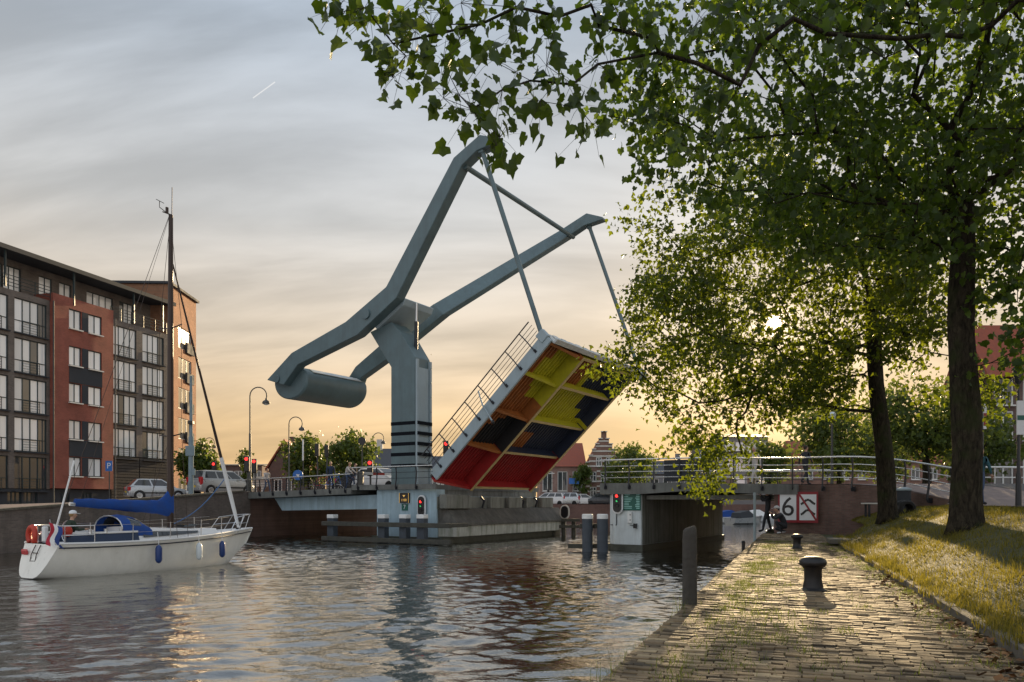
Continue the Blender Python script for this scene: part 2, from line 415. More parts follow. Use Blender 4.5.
mat('skin', (.45, .27, .19), .6, var=.06, vs=8)
mat('cloth_black', (.022, .023, .028), .9, var=.25, vs=6)
mat('cloth_navy', (.02, .035, .07), .9, var=.2, vs=6)
mat('cloth_green', (.02, .035, .022), .9, var=.2, vs=6)
mat('cloth_teal', (.03, .10, .13), .9, var=.2, vs=6)
mat('cloth_pale', (.45, .43, .42), .9, var=.1, vs=6)
mat('cloth_jeans', (.05, .08, .15), .9, var=.2, vs=6)
mat('hair_dark', (.03, .02, .015), .8); mat('hair_fair', (.30, .19, .08), .8)
mat('shoe_pale', (.55, .56, .58), .7)
mat('roof_red', (.25, .065, .035), .8, var=.2, vs=3, bump=.5, bs=12)
mat('roof_slate', (.055, .06, .07), .7, var=.2, vs=3, bump=.3, bs=12)
mat('render_white', (.60, .59, .55), .85, var=.1, vs=1, streak=.25, dirt=(.35, .33, .29))
mat('render_grey', (.20, .21, .22), .8, var=.12, vs=1)
mat('dark_wood', (.06, .052, .045), .8, var=.3, vs=3, bump=.3, bs=20)
mat('slate_panel', (.035, .04, .048), .85, var=.15, vs=2)
mat('frame_dark', (.022, .04, .045), .5, var=.1); mat('frame_white', (.66, .67, .65), .5, var=.05)
mat('litter_leaf', (.16, .075, .025), .8, var=.4, vs=9)
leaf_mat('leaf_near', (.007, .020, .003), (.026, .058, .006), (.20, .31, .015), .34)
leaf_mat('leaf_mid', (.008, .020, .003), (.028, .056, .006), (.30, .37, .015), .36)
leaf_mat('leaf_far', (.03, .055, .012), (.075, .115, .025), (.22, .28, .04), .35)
leaf_mat('grass_blade', (.036, .055, .007), (.17, .13, .03), (.36, .31, .035), .45, .6)
leaf_mat('weed_blade', (.04, .085, .015), (.17, .16, .06), (.30, .36, .05), .4, .6)
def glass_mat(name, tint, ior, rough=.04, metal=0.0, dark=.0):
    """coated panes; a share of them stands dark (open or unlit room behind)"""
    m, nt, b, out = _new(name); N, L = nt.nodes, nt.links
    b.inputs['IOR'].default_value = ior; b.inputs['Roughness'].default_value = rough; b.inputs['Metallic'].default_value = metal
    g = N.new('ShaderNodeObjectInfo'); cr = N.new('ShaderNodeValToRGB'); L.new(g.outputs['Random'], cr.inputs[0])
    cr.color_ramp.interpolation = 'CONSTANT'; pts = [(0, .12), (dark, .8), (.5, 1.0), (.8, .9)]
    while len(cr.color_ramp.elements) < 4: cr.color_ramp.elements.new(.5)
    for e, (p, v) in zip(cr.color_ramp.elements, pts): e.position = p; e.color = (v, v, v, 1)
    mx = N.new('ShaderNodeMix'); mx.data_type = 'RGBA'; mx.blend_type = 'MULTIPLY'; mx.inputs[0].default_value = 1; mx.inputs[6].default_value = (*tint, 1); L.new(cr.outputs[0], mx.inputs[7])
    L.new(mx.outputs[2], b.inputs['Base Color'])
glass_mat('window_glass', (.90, .93, .94), 1.9, .04, .0, .13)      # coated panes; near-white base stands in for bright sky reflections
glass_mat('dark_glass', (.05, .06, .07), 1.7)
def paving_mat():
    m, nt, b, out = _new('paving_brick'); N, L = nt.nodes, nt.links
    b.inputs['Roughness'].default_value = .78
    g = N.new('ShaderNodeNewGeometry'); oi = N.new('ShaderNodeObjectInfo')
    ad = N.new('ShaderNodeMath'); ad.operation = 'ADD'; L.new(g.outputs['Random Per Island'], ad.inputs[0]); L.new(oi.outputs['Random'], ad.inputs[1])
    fr = N.new('ShaderNodeMath'); fr.operation = 'FRACT'; L.new(ad.outputs[0], fr.inputs[0])
    cr = N.new('ShaderNodeValToRGB'); L.new(fr.outputs[0], cr.inputs[0])
    pts = [(0, (.065, .048, .028)), (.3, (.15, .105, .058)), (.55, (.25, .175, .092)), (.8, (.19, .14, .085)), (1, (.36, .275, .16))]
    while len(cr.color_ramp.elements) < 5: cr.color_ramp.elements.new(.5)
    for e, (p, c) in zip(cr.color_ramp.elements, pts): e.position = p; e.color = (*c, 1)
    n = N.new('ShaderNodeTexNoise'); n.inputs['Scale'].default_value = 1.1; n.inputs['Detail'].default_value = 7; L.new(g.outputs['Position'], n.inputs['Vector'])
    r = N.new('ShaderNodeMapRange'); L.new(n.outputs[0], r.inputs[0]); r.inputs[1].default_value = .35; r.inputs[2].default_value = .65; r.inputs[3].default_value = .55; r.inputs[4].default_value = 1.15
    mx = N.new('ShaderNodeMix'); mx.data_type = 'RGBA'; mx.blend_type = 'MULTIPLY'; mx.inputs[0].default_value = 1; L.new(cr.outputs[0], mx.inputs[6]); L.new(r.outputs[0], mx.inputs[7])
    L.new(mx.outputs[2], b.inputs['Base Color'])
    n2 = N.new('ShaderNodeTexNoise'); n2.inputs['Scale'].default_value = 70; n2.inputs['Detail'].default_value = 4; L.new(g.outputs['Position'], n2.inputs['Vector'])
    bp = N.new('ShaderNodeBump'); bp.inputs['Strength'].default_value = .5; bp.inputs['Distance'].default_value = .006; L.new(n2.outputs[0], bp.inputs['Height']); L.new(bp.outputs[0], b.inputs['Normal'])
paving_mat()

# ------------------------------------------------------------------ water
def build_water():
    m, nt, b, out = _new('water'); N, L = nt.nodes, nt.links
    b.inputs['Base Color'].default_value = (.007, .008, .006, 1); b.inputs['Roughness'].default_value = .5; b.inputs['Specular IOR Level'].default_value = 0
    gl = N.new('ShaderNodeBsdfGlossy'); gl.inputs['Roughness'].default_value = .012; gl.inputs['Color'].default_value = (.96, .96, .95, 1)
    fr = N.new('ShaderNodeFresnel'); fr.inputs['IOR'].default_value = 1.36
    pw = N.new('ShaderNodeMath'); pw.operation = 'POWER'; L.new(fr.outputs[0], pw.inputs[0]); pw.inputs[1].default_value = .42
    ms = N.new('ShaderNodeMixShader'); L.new(pw.outputs[0], ms.inputs[0]); L.new(b.outputs[0], ms.inputs[1]); L.new(gl.outputs[0], ms.inputs[2]); L.new(ms.outputs[0], out.inputs[0])
    tc = N.new('ShaderNodeTexCoord')
    mp = N.new('ShaderNodeMapping'); L.new(tc.outputs['Object'], mp.inputs[0]); mp.inputs['Rotation'].default_value = (0, 0, R(-12)); mp.inputs['Scale'].default_value = (1, 1.5, 1)
    n1 = N.new('ShaderNodeTexNoise'); L.new(mp.outputs[0], n1.inputs['Vector']); n1.inputs['Scale'].default_value = 7.0; n1.inputs['Detail'].default_value = 3; n1.inputs['Roughness'].default_value = .55
    bp = N.new('ShaderNodeBump'); bp.inputs['Strength'].default_value = 1.0; bp.inputs['Distance'].default_value = .009
    L.new(n1.outputs[0], bp.inputs['Height'])
    for q in (b, gl, fr): L.new(bp.outputs[0], q.inputs['Normal'])
    x0, x1, y0, y1, st = -25.0, 14.0, 2.0, 54.0, .072
    xs = np.arange(x0, x1 + 1e-6, st); ys = np.arange(y0, y1 + 1e-6, st)
    X, Y = np.meshgrid(xs, ys)
    g = np.random.default_rng(4)
    Z = np.zeros_like(X)
    wx = X + .35 * np.sin(.31 * Y + .2 * X) + .2 * np.sin(.9 * X - .4 * Y); wy = Y + .3 * np.sin(.37 * X) + .2 * np.sin(.8 * Y + .5 * X)
    for i in range(64):
        lam = .24 * (1.5 / .24) ** g.random(); th = R(-80) + g.normal(0, .6)
        k = 2 * math.pi / lam
        ph = np.sin(k * (math.cos(th) * wx + math.sin(th) * wy) + g.random() * 6.28)
        Z += .0035 * lam ** .8 * (ph if lam < .5 else 1.6 * np.exp(1.1 * (ph - 1)))      # longer waves with narrow crests
    Z -= Z.mean()
    patch = .75 + .45 * np.sin(.13 * X + .9) * np.sin(.11 * Y - .4) + .2 * np.sin(.31 * X - .27 * Y)
    Z *= np.clip(patch, .35, 1.4)
    ed = np.minimum(np.minimum(X - x0, x1 - X), np.minimum(Y - y0, y1 - Y)); Z *= np.clip(ed / 2.5, 0, 1)
    ny, nx = X.shape
    v = np.stack([X, Y, Z], -1).reshape(-1, 3)
    idx = np.arange(nx * ny).reshape(ny, nx)
    f = np.stack([idx[:-1, :-1], idx[:-1, 1:], idx[1:, 1:], idx[1:, :-1]], -1).reshape(-1, 4)
    xe, ye = xs[-1], ys[-1]
    fx0, fx1, fy0, fy1 = -160, 160, -60, 260
    ov = np.array([[fx0, fy0, 0], [fx1, fy0, 0], [fx1, y0, 0], [fx0, y0, 0], [fx0, ye, 0], [fx1, ye, 0], [fx1, fy1, 0], [fx0, fy1, 0], [x0, y0, 0], [xe, y0, 0], [xe, ye, 0], [x0, ye, 0]], float)
    b0 = len(v)
    of = np.array([[0, 1, 2, 3], [3, 8, 11, 4], [9, 2, 5, 10], [4, 5, 6, 7]]) + b0
    v = np.concatenate([v, ov]); f = np.concatenate([f, of])
    me = bpy.data.meshes.new('water')
    me.vertices.add(len(v)); me.vertices.foreach_set('co', v.ravel())
    me.loops.add(f.size); me.loops.foreach_set('vertex_index', f.ravel())
    me.polygons.add(len(f)); me.polygons.foreach_set('loop_start', np.arange(0, f.size, 4)); me.polygons.foreach_set('use_smooth', np.ones(len(f), bool))
    me.update(); me.validate()
    me.materials.append(M['water'])
    tag(link_mesh('water', me), kind='structure')
build_water()

def fast_mesh(name, v, f, mats, parent=None, mi=None, smooth=False):
    """numpy verts and equal-sized faces -> object (verts relative to the parent's origin)"""
    v = np.asarray(v, float); f = np.asarray(f)
    if parent is not None: v = v - np.array(ORG.get(parent.name, (0, 0, 0)))
    me = bpy.data.meshes.new(name); k = f.shape[1]
    me.vertices.add(len(v)); me.vertices.foreach_set('co', v.ravel())
    me.loops.add(f.size); me.loops.foreach_set('vertex_index', f.ravel().astype(np.int32))
    me.polygons.add(len(f)); me.polygons.foreach_set('loop_start', np.arange(0, f.size, k))
    if smooth: me.polygons.foreach_set('use_smooth', np.ones(len(f), bool))
    if not isinstance(mats, (list, tuple)): mats = [mats]
    for m in mats: me.materials.append(M[m])
    if mi is not None: me.polygons.foreach_set('material_index', np.asarray(mi, np.int32))
    me.update(); me.validate()
    return link_mesh(name, me, parent)

# ------------------------------------------------------------------ near quay (right bank)
QD = Vector((.351, .936, 0)); QN = Vector((.936, -.351, 0)); Q0 = Vector((.816, 5.74, 0))   # along the quay, across it, a point of its edge
QZ = 1.0
def Q(s, t, z=QZ): return Q0 + QD * s + QN * t + Vector((0, 0, z))
def kerb_x(D): return 4.42 + .338 * (D - 6.77)
KD = Vector((.338, 1, 0)).normalized(); KN = Vector((KD.y, -KD.x, 0)); K0 = Vector((4.42, 6.77, 0))
def KP(s, t, z): return K0 + KD * s + KN * t + Vector((0, 0, z))
def kerb_t_of(s):                                # width of the paving measured across it, at quay station s
    p = Q0 + QD * s
    den = QN.x - .338 * QN.y
    return (kerb_x(p.y) - p.x) / den
S0, S1 = -6.0, 27.6                              # quay stations from behind the camera to the bridge abutment
mb = MB()
a, b, c, d = Q(S0, .0), Q(S0, 6.5), Q(S1 + 6, 8.0), Q(S1 + 6, .0)
for p in (a, b, c, d): p.z = QZ - .045
mb.prism([a, b, c, d], (0, 0, -2.6))
quay = tag(mb.build('quay', 'soil', base=False), kind='structure')
brick_mat('quay_brick', (.10, .07, .06), (.15, .10, .085), (.10, .095, .085), QD, streak=.6, dirt=(.03, .035, .025))
mb = MB(); mb.prism([Q(S0, -.10, -1.6), Q(S0, -.004, -1.6), Q(S1 + 6, -.004, -1.6), Q(S1 + 6, -.10, -1.6)], (0, 0, 2.49))
tag(mb.build('quay_wall', 'quay_brick', base=False), 'brown brick quay wall below the near towpath', 'wall')
def build_paving():
    g = np.random.default_rng(7)
    L_, W_, H_, J = .205, .068, .06, .007
    pave = empty('brick_paving', Q(0, 1.5, QZ - .06)); tag(pave, kind='structure')
    near, far = [], []
    s = -4.2; row = 0
    while s < S1 - .05:
        tmax = kerb_t_of(s) - .05
        t = -.09 - (row % 2) * .1 - g.random() * .04
        while t < tmax - .05:
            l = L_
            t0 = max(t, -.085)
            t1 = min(t + l, tmax)
            if t1 - t0 > .05:
                c = Q(s + W_ / 2, (t0 + t1) / 2, QZ - H_ / 2)
                far.append((c.x, c.y, c.z + g.normal(0, .006) + .012 * math.sin(s * 1.3 + t0 * 1.1) * math.sin(s * .5), (t1 - t0) / 2, W_ / 2 + g.normal(0, .0015), g.normal(0, .022), g.normal(0, .03)))
            t += l + J
        s += W_ + J; row += 1
    far = np.array(far)
    px = PX0 + FPX * far[:, 0] / far[:, 1]; py = HOR + FPX * 1.3 / far[:, 1]
    vis = (far[:, 1] > 4) & (py < 679) & (px > 0) & (px < 1022)
    order = np.argsort(np.where(vis, far[:, 1], 999))
    nid = order[:300]; rest = order[300:]
    # the nearest bricks in view, one object each
    meshes = []
    for k in range(6):
        mb = MB(); mb.obox((0, 0, 0), QN * .1, QD * .034, (0, 0, .03))
        o = mb.build('brick', 'paving_brick', pave, local=True, bevel=.004); meshes.append(o.data); bpy.data.objects.remove(o)
    ang = math.atan2(QN.y, QN.x)
    for k, i in enumerate(nid):
        x, y, z, hl, hw, tilt, yaw = far[i]
        o = link_mesh('brick', meshes[k % 6], pave); o.location = Vector((x, y, z)) - ORG[pave.name]
        o.rotation_euler = (tilt, tilt * .6, yaw); o.scale = (1, 1, 1)
        if hl < .09: o.scale = (max(.4, hl / .1), 1, 1)
    r = far[rest]; n = len(r)
    qn = np.array(QN); qd = np.array(QD); up = np.array((0, 0, 1.0))
    c = r[:, :3]; ax = qn[None] * r[:, 3:4] + qd[None] * (r[:, 6] * r[:, 3])[:, None]; ay = qd[None] * r[:, 4:5]; tilt = r[:, 5]
    ax = ax + up[None] * (tilt * .1)[:, None]; ay = ay + up[None] * (g.normal(0, .04, n) * .034)[:, None]
    az = up[None] * .03
    V = []
    for kz, sh in ((-1, 1.0), (.86, 1.0), (1, .95)):
        for i, j in ((-1, -1), (1, -1), (1, 1), (-1, 1)):
            V.append(c + az * kz + ax * i * sh + ay * j * (sh - .06 if kz == 1 else 1))
    V = np.stack(V, 1).reshape(-1, 3)
    F = np.array([(0, 1, 5, 4), (1, 2, 6, 5), (2, 3, 7, 6), (3, 0, 4, 7), (4, 5, 9, 8), (5, 6, 10, 9), (6, 7, 11, 10), (7, 4, 8, 11), (8, 9, 10, 11)])
    F = (np.arange(n)[:, None, None] * 12 + F[None]).reshape(-1, 4)
    tag(fast_mesh('paving_bricks', V, F, 'paving_brick', pave), kind='stuff')
build_paving()

# kerb stones between the paving and the grass bank
kerb = empty('kerb', KP(-4, 0, QZ - .1), label='low grey stone kerb between brick towpath and grass bank', cat='kerb')
s = -5.0
while s < 17.6:
    mb = MB(); mb.obox(KP(s + .49, .0, QZ + .0), KD * .488, KN * .055, Vector((rnd.uniform(-.008, .008), 0, .11)))
    mb.build('kerb_stone', 'kerb_stone', kerb, bevel=.012); s += 1.0

# ------------------------------------------------------------------ grass bank
def vnoise(x, y): return math.sin(x * 1.7 + 1.3 * math.sin(y * .9)) * math.sin(y * 1.3 + .7) * .5 + math.sin(x * .6 - y * .8) * .5
def bank_z(x, D):
    t = (x - kerb_x(D)) * KD.y
    z = 1.08 + .40 * max(t, 0)
    z = -.12 * math.log(math.exp(-z / .12) + math.exp(-2.14 / .12))      # levels off at the street
    return z + .05 * vnoise(x * 1.1, D * .8) * min(1, max(0, t) * 1.2)
RAILC = [(12.04, 32.05), (12.75, 31.62), (13.4, 31.1), (13.95, 30.4), (14.4, 29.5), (14.75, 28.5), (14.98, 27.4), (15.1, 26.3), (15.17, 25.2)]
def wall_x(D):                                    # the retaining wall's line east of the towpath
    for (xa, ya), (xb, yb) in zip(RAILC, RAILC[1:]):
        if yb <= D <= ya: return xa + (xb - xa) * (ya - D) / (ya - yb)
    return RAILC[-1][0] if D < RAILC[-1][1] else RAILC[0][0]
GX = lambda D: min(kerb_x(D) + 3.9, wall_x(D) + .2 if D > 24 else 99)
Ds = [-4 + .25 * i for i in range(int((30.6 + 4) / .25) + 1)]
rows = []
for D in Ds:
    x0 = kerb_x(D) + .05; x1 = max(GX(D), x0 + .1)
    if D > 22.6: x0 += min(1.2, (D - 22.6) * .35)
    rows.append([Vector((x0 + (x1 - x0) * i / 24, D, 0)) for i in range(25)])
for r in rows:
    for p in r: p.z = bank_z(p.x, p.y)
mb = MB(); n = 25
for i, r in enumerate(rows):
    for p in r: mb.v.append(tuple(p))
for i in range(len(rows) - 1):
    for k in range(n - 1):
        mb.f.append((i * n + k, i * n + k + 1, (i + 1) * n + k + 1, (i + 1) * n + k)); mb.m.append(0)
bank = tag(mb.build('grass_bank', 'soil', base=False, smooth=180), kind='structure')

def blades(name, pts, h0, h1, w, mats, lean=.5, seed=3, label=None):
    g = np.random.default_rng(seed); p = np.asarray(pts, float); n = len(p)
    a = g.random(n) * 6.283; h = h0 + (h1 - h0) * g.random(n) ** 1.6
    side = np.stack([np.cos(a), np.sin(a), np.zeros(n)], 1) * (w * (.6 + .8 * g.random(n)))[:, None]
    la = g.random(n) * 6.283; ll = lean * h * g.random(n)
    top = p + np.stack([np.cos(la) * ll, np.sin(la) * ll, h], 1)
    mid = p + np.stack([np.cos(la) * ll * .3, np.sin(la) * ll * .3, h * .6], 1)
    V = np.stack([p - side, p + side, mid + side * .7, mid - side * .7, top], 1).reshape(-1, 3)
    b = np.arange(n)[:, None] * 5
    F = np.concatenate([b + np.array([[0, 1, 2]]), b + np.array([[0, 2, 3]]), b + np.array([[3, 2, 4]])])
    o = fast_mesh(name, V, F, mats); tag(o, label, None, None, 'stuff')
    return o
def build_grass():
    g = np.random.default_rng(21); pts = []
    while len(pts) < 62000:
        D = 4.5 + 26 * g.random() ** 1.5; x0 = kerb_x(D) - .03; x1 = GX(D)
        if D > 22.6: x0 += min(1.2, (D - 22.6) * .35)
        if x1 <= x0: continue
        x = x0 + (x1 - x0) * g.random()
        if vnoise(x * 2.2 + 3, D * 2.0) < -.35 and g.random() < .6: continue
        pts.append((x, D, bank_z(x, D) - .005))
    tag(blades('grass', pts, .025, .10, .0045, 'grass_blade', .8, 5), 'short sunlit lawn grass on the bank below the plane trees', 'grass')
    pts = []
    for _ in range(420):                         # longer tufts left by the mower, along the kerb and round the trunks
        D = 5 + 20 * g.random() ** 1.4; x = kerb_x(D) + (abs(g.normal(0, .12)) - .05 if g.random() < .5 else 3.2 * g.random())
        for _ in range(int(10 + 26 * g.random())):
            xx, dd = x + g.normal(0, .05), D + g.normal(0, .07); pts.append((xx, dd, bank_z(xx, dd) - .01))
    tag(blades('grass_tufts', pts, .05, .20, .004, 'grass_blade', .9, 15), 'longer grass tufts along the kerb and on the bank', 'grass')
    pts = []
    for _ in range(300):                         # weeds along the water's edge and in the joints
        s = -1.0 + 22 * g.random(); tm = kerb_t_of(s)
        u = g.random()
        t = .3 + abs(g.normal(0, .5)) if u < .62 else (tm - .05 - abs(g.normal(0, .18)) if u < .9 else g.random() * tm)
        if t < .02 or t > tm: continue
        r = .05 + .13 * g.random(); m = int(20 + 60 * g.random())
        for _ in range(m):
            p = Q(s + g.normal(0, r * 1.6), t + g.normal(0, r), QZ - .01)
            pts.append(p)
    tag(blades('path_weeds', pts, .02, .085, .0032, 'weed_blade', 1.2, 8), 'sparse weeds growing between the bricks of the towpath', 'weeds')
    pts = []
    for s0, n in ((-.2, 40), (.35, 34), (.9, 26), (2.0, 16), (3.9, 40), (4.2, 24), (7.5, 20)):      # tall dry stalks at the edge
        for _ in range(n): pts.append(Q(s0 + g.normal(0, .3), -.08 + g.normal(0, .05), QZ - .10))
    tag(blades('edge_stalks', pts, .06, .34, .0022, 'weed_blade', .7, 9), 'thin dry stalks growing from the quay edge', 'weeds')
    # fallen leaves against the kerb
    V = []; F = []
    for k in range(260):
        s = 0.2 + 9 * g.random() ** 1.4; tm = kerb_t_of(s); t = tm - .05 - abs(g.normal(0, .22))
        p = np.array(Q(s, t, QZ + .012 + .03 * g.random())); a = g.random() * 6.28; L_ = .018 + .034 * g.random()
        d1 = np.array((math.cos(a), math.sin(a), g.normal(0, .35))) * L_; d2 = np.array((-math.sin(a), math.cos(a), g.normal(0, .35))) * L_ * .7
        b = len(V); V += [p - d1, p - d2 + d1 * .2, p + d1, p + d2 - d1 * .1]; F.append((b, b + 1, b + 2, b + 3))
    o = fast_mesh('leaf_litter', V, F, 'litter_leaf'); tag(o, 'brown fallen leaves lying against the kerb', 'leaves', None, 'stuff')
build_grass()

# ------------------------------------------------------------------ right-hand street, far land, left-hand street
def street_z(D):
    k = min(1, max(0, (D - 24) / 7.5)); k = k * k * (3 - 2 * k); z = 2.2 + .85 * k
    if D > 44: j = min(1, (D - 44) / 20); z -= .9 * j
    return z
def street_x(D):
    if D <= 25.2: return kerb_x(D) + 3.75
    if D <= 32.05: return wall_x(D) + .06
    if D <= 43.5: return 12.1 + (D - 32.05) * .6146
    return 19.1 + .375 * (D - 43.5)
mb = MB(); Dl = [-20, 0, 6, 10, 14, 17, 20, 22, 24, 25.2] + [25.25 + .4 * i for i in range(17)] + [32.06, 34, 36, 38, 40, 42, 43.5, 46, 50, 55, 60, 66, 80, 110, 180]
for D in Dl:
    for w in (0, 3, 8, 20, 60, 220): mb.v.append((street_x(D) + w, D, street_z(D)))
for i in range(len(Dl) - 1):
    for k in range(5): mb.f.append((i * 6 + k, i * 6 + k + 1, (i + 1) * 6 + k + 1, (i + 1) * 6 + k)); mb.m.append(0)
tag(mb.build('street', 'street_brick', base=False), kind='structure')
# carriageway with a kerb step, beyond the footpath
mb = MB()
for D in Dl[3:40]: mb.v += [(street_x(D) + 4.2, D, street_z(D) + .012), (street_x(D) + 11, D, street_z(D) + .012)]
for i in range(len(mb.v) // 2 - 1): mb.f.append((2 * i, 2 * i + 1, 2 * i + 3, 2 * i + 2)); mb.m.append(0)
tag(mb.build('road', 'asphalt', base=False), kind='structure')
kp = [(street_x(D) + 11.1, D, street_z(D) + .06) for D in Dl[3:40]]
mb = MB()
for a, b in zip(kp, kp[1:]): mb.bar(a, b, .16, .14)
tag(mb.build('road_kerb', 'kerb_stone', base=False), 'pale kerb along the far side of the right street', 'kerb')

LWX = lambda D: -23.0 + .366 * (D - 34)
LN = Vector((-.939, .344, 0)); LD = Vector((.344, .939, 0))
def edge_z(D):
    if D < 50: return max(1.6, min(2.95, 1.85 + .0694 * (D - 34.1)))
    return 2.95 - .9 * min(1, (D - 50) / 25)
def left_z(D, o):
    k = min(1, o / 14); return edge_z(D) * (1 - k) + (2.1 if D < 60 else 2.0) * k
mb = MB(); Dl = [-30, 0, 20, 28, 30, 34, 38, 42, 46, 48, 50, 54, 60, 70, 80, 97]; Ol = (.02, 3, 7, 14, 40, 160)
for D in Dl:
    for o in Ol: mb.v.append(tuple(Vector((LWX(D), D, left_z(D, o))) + LN * o))
n = len(Ol)
for i in range(len(Dl) - 1):
    for k in range(n - 1): mb.f.append((i * n + k, i * n + k + 1, (i + 1) * n + k + 1, (i + 1) * n + k)); mb.m.append(0)
tag(mb.build('left_street', 'street_brick', base=False), kind='structure')
brick_mat('left_wall_brick', (.11, .085, .075), (.155, .12, .105), (.12, .115, .10), LD, streak=.6, dirt=(.03, .03, .025))
def wall_strip(mb, pts, z0, thick):
    """pts: (x, y, top z) along the wall; a solid strip of the given thickness"""
    for (a, b) in zip(pts, pts[1:]):
        a, b = Vector(a), Vector(b); d = Vector((b.x - a.x, b.y - a.y, 0)).normalized(); n = Vector((-d.y, d.x, 0)) * thick
        lo = [Vector((a.x, a.y, z0)), Vector((b.x, b.y, z0)), b, a]
        mb.loft([lo, [p + n for p in lo]])
mb = MB(); wall_strip(mb, [(LWX(D), D, edge_z(D) + .04) for D in (-30, 0, 28, 30, 34, 38, 42, 46, 48, 49.9)], -1.5, .42)
tag(mb.build('canal_wall', 'left_wall_brick', base=False), 'dark brick canal wall along the left street behind the sailboat', 'wall')
mb2 = MB()
pts = [(LWX(D) - .18, D, edge_z(D) + .095) for D in (-10, 20, 28, 30, 34, 38, 42, 46, 48, 49.4)]
for a, b in zip(pts, pts[1:]): mb2.bar(a, b, .5, .10)
tag(mb2.build('wall_coping', 'coping', base=False), 'pale stone coping on top of the left canal wall', 'coping')

FD = 97.0
mb = MB(); mb.prism([(-2, FD, 1.9), (60, FD, 1.9), (400, FD + 40, 1.9), (900, 2600, 1.9), (-900, 2600, 1.9), (-260, FD + 30, 1.9), (-40, FD + 4, 1.9)], (0, 0, -.5))
tag(mb.build('far_ground', 'street_brick', base=False), kind='structure')
brick_mat('far_wall_brick', (.14, .07, .055), (.18, .09, .07), (.12, .10, .09), (1, 0, 0), streak=.4)
mb = MB(); mb.prism([(-6, FD - .4, -1), (62, FD - .4, -1), (62, FD + .1, -1), (-6, FD + .1, -1)], (0, 0, 3.0))
tag(mb.build('far_quay_wall', 'far_wall_brick', base=False), 'low red brick quay wall across the water behind the open bridge', 'wall')
# ------------------------------------------------------------------ the drawbridge
BW = 13.4                                         # width of the bridge
brick_mat('abutment_brick', (.15, .085, .07), (.20, .115, .095), (.13, .115, .10), BU, streak=.55, dirt=(.05, .045, .04))
brick_mat('ramp_brick', (.15, .085, .07), (.20, .115, .095), (.13, .115, .10), (.3, -1, 0), streak=.55, dirt=(.05, .045, .04))
def ub(mb, u0, u1, v0, v1, z0, z1):
    return mb.obox(B((u0 + u1) / 2, (v0 + v1) / 2, (z0 + z1) / 2), BU * (u1 - u0) / 2, BV * (v1 - v0) / 2, (0, 0, (z1 - z0) / 2))
def part_box(name, m, parent, *a, bevel=0.0):
    mb = MB(); ub(mb, *a); return mb.build(name, m, parent, bevel=bevel)

def text_mesh(name, body, size, mat_, parent, loc, xdir, zdir=(0, 0, 1), depth=.004, align='CENTER'):
    cu = bpy.data.curves.new(name, 'FONT'); cu.body = body; cu.size = size; cu.align_x = align; cu.align_y = 'CENTER'; cu.extrude = depth; cu.resolution_u = 4
    t = bpy.data.objects.new(name + '_tmp', cu); COL.objects.link(t)
    dg = bpy.context.evaluated_depsgraph_get(); me = bpy.data.meshes.new_from_object(t.evaluated_get(dg))
    bpy.data.objects.remove(t)
    me.name = name; me.materials.clear(); me.materials.append(M[mat_])
    x = Vector(xdir).normalized(); z = Vector(zdir).normalized(); n = x.cross(z)
    mtx = Matrix((x, z, n)).transposed().to_4x4(); mtx.translation = Vector(loc) - ORG.get(parent.name, Vector())
    me.transform(mtx)
    return link_mesh(name, me, parent)

def post_part(parent, base, up, out, h, m='rail_dark', w=.05, d=.07):
    """a bowed railing post bolted to the deck's outer edge"""
    base, up, out = Vector(base), Vector(up), Vector(out); side = up.cross(out).normalized()
    mb = MB(); prof = [(-.28, .06), (-.16, .13), (0, .12), (h * .35, .06), (h * .7, .05), (h * .92, .09), (h, .10)]
    rings = []
    for i, (z, o) in enumerate(prof):
        c = base + up * z + out * o; dd = d * (1.25 if i < 2 else 1 - .06 * i)
        rings.append([c + side * w / 2 + out * dd / 2, c - side * w / 2 + out * dd / 2, c - side * w / 2 - out * dd / 2, c + side * w / 2 - out * dd / 2])
    mb.loft(rings)
    mb.obox(base + up * -.2 + out * .02, side * .07, out * .05, up * .09)
    mb.build('railing_post', m, parent)
def railing(parent, line, h, spacing, rails, top='rail_metal', m='rail_dark', out=None, r_top=.034, r=.013, up=Vector((0, 0, 1)), phase=0.3, thin='rail_dark'):
    """line: list of world points at deck level; posts as parts, each rail a part"""
    line = [Vector(p) for p in line]
    seg = [(b - a).length for a, b in zip(line, line[1:])]; tot = sum(seg)
    def at(s):
        for (a, b), l in zip(zip(line, line[1:]), seg):
            if s <= l: return a + (b - a) * (s / l), (b - a).normalized()
            s -= l
        return line[-1], (line[-1] - line[-2]).normalized()
    def outv(d): 
        return out if out is not None else d.cross(up).normalized()
    s = phase
    while s < tot:
        p, d = at(s); post_part(parent, p, up, outv(d), h, m); s += spacing
    def offset(z, o):
        q = []
        for i, p in enumerate(line):
            d = (line[min(i + 1, len(line) - 1)] - line[max(i - 1, 0)]).normalized(); q.append(p + up * z + outv(d) * o)
        return q
    MB().tube(offset(h + .02, .10), r_top, 8).build('handrail', top, parent, smooth=60)
    for z in rails:
        MB().tube(offset(z, .05), r, 6).build('rail', thin, parent, smooth=60)

mat('mossy_concrete', (.40, .40, .36), .85, var=.25, vs=1.5, bump=.4, bs=15, streak=.9, dirt=(.06, .085, .03))
mat('dark_ledge', (.10, .095, .085), .9, var=.35, vs=1.6, bump=.4, bs=15, streak=.7, dirt=(.03, .032, .025))
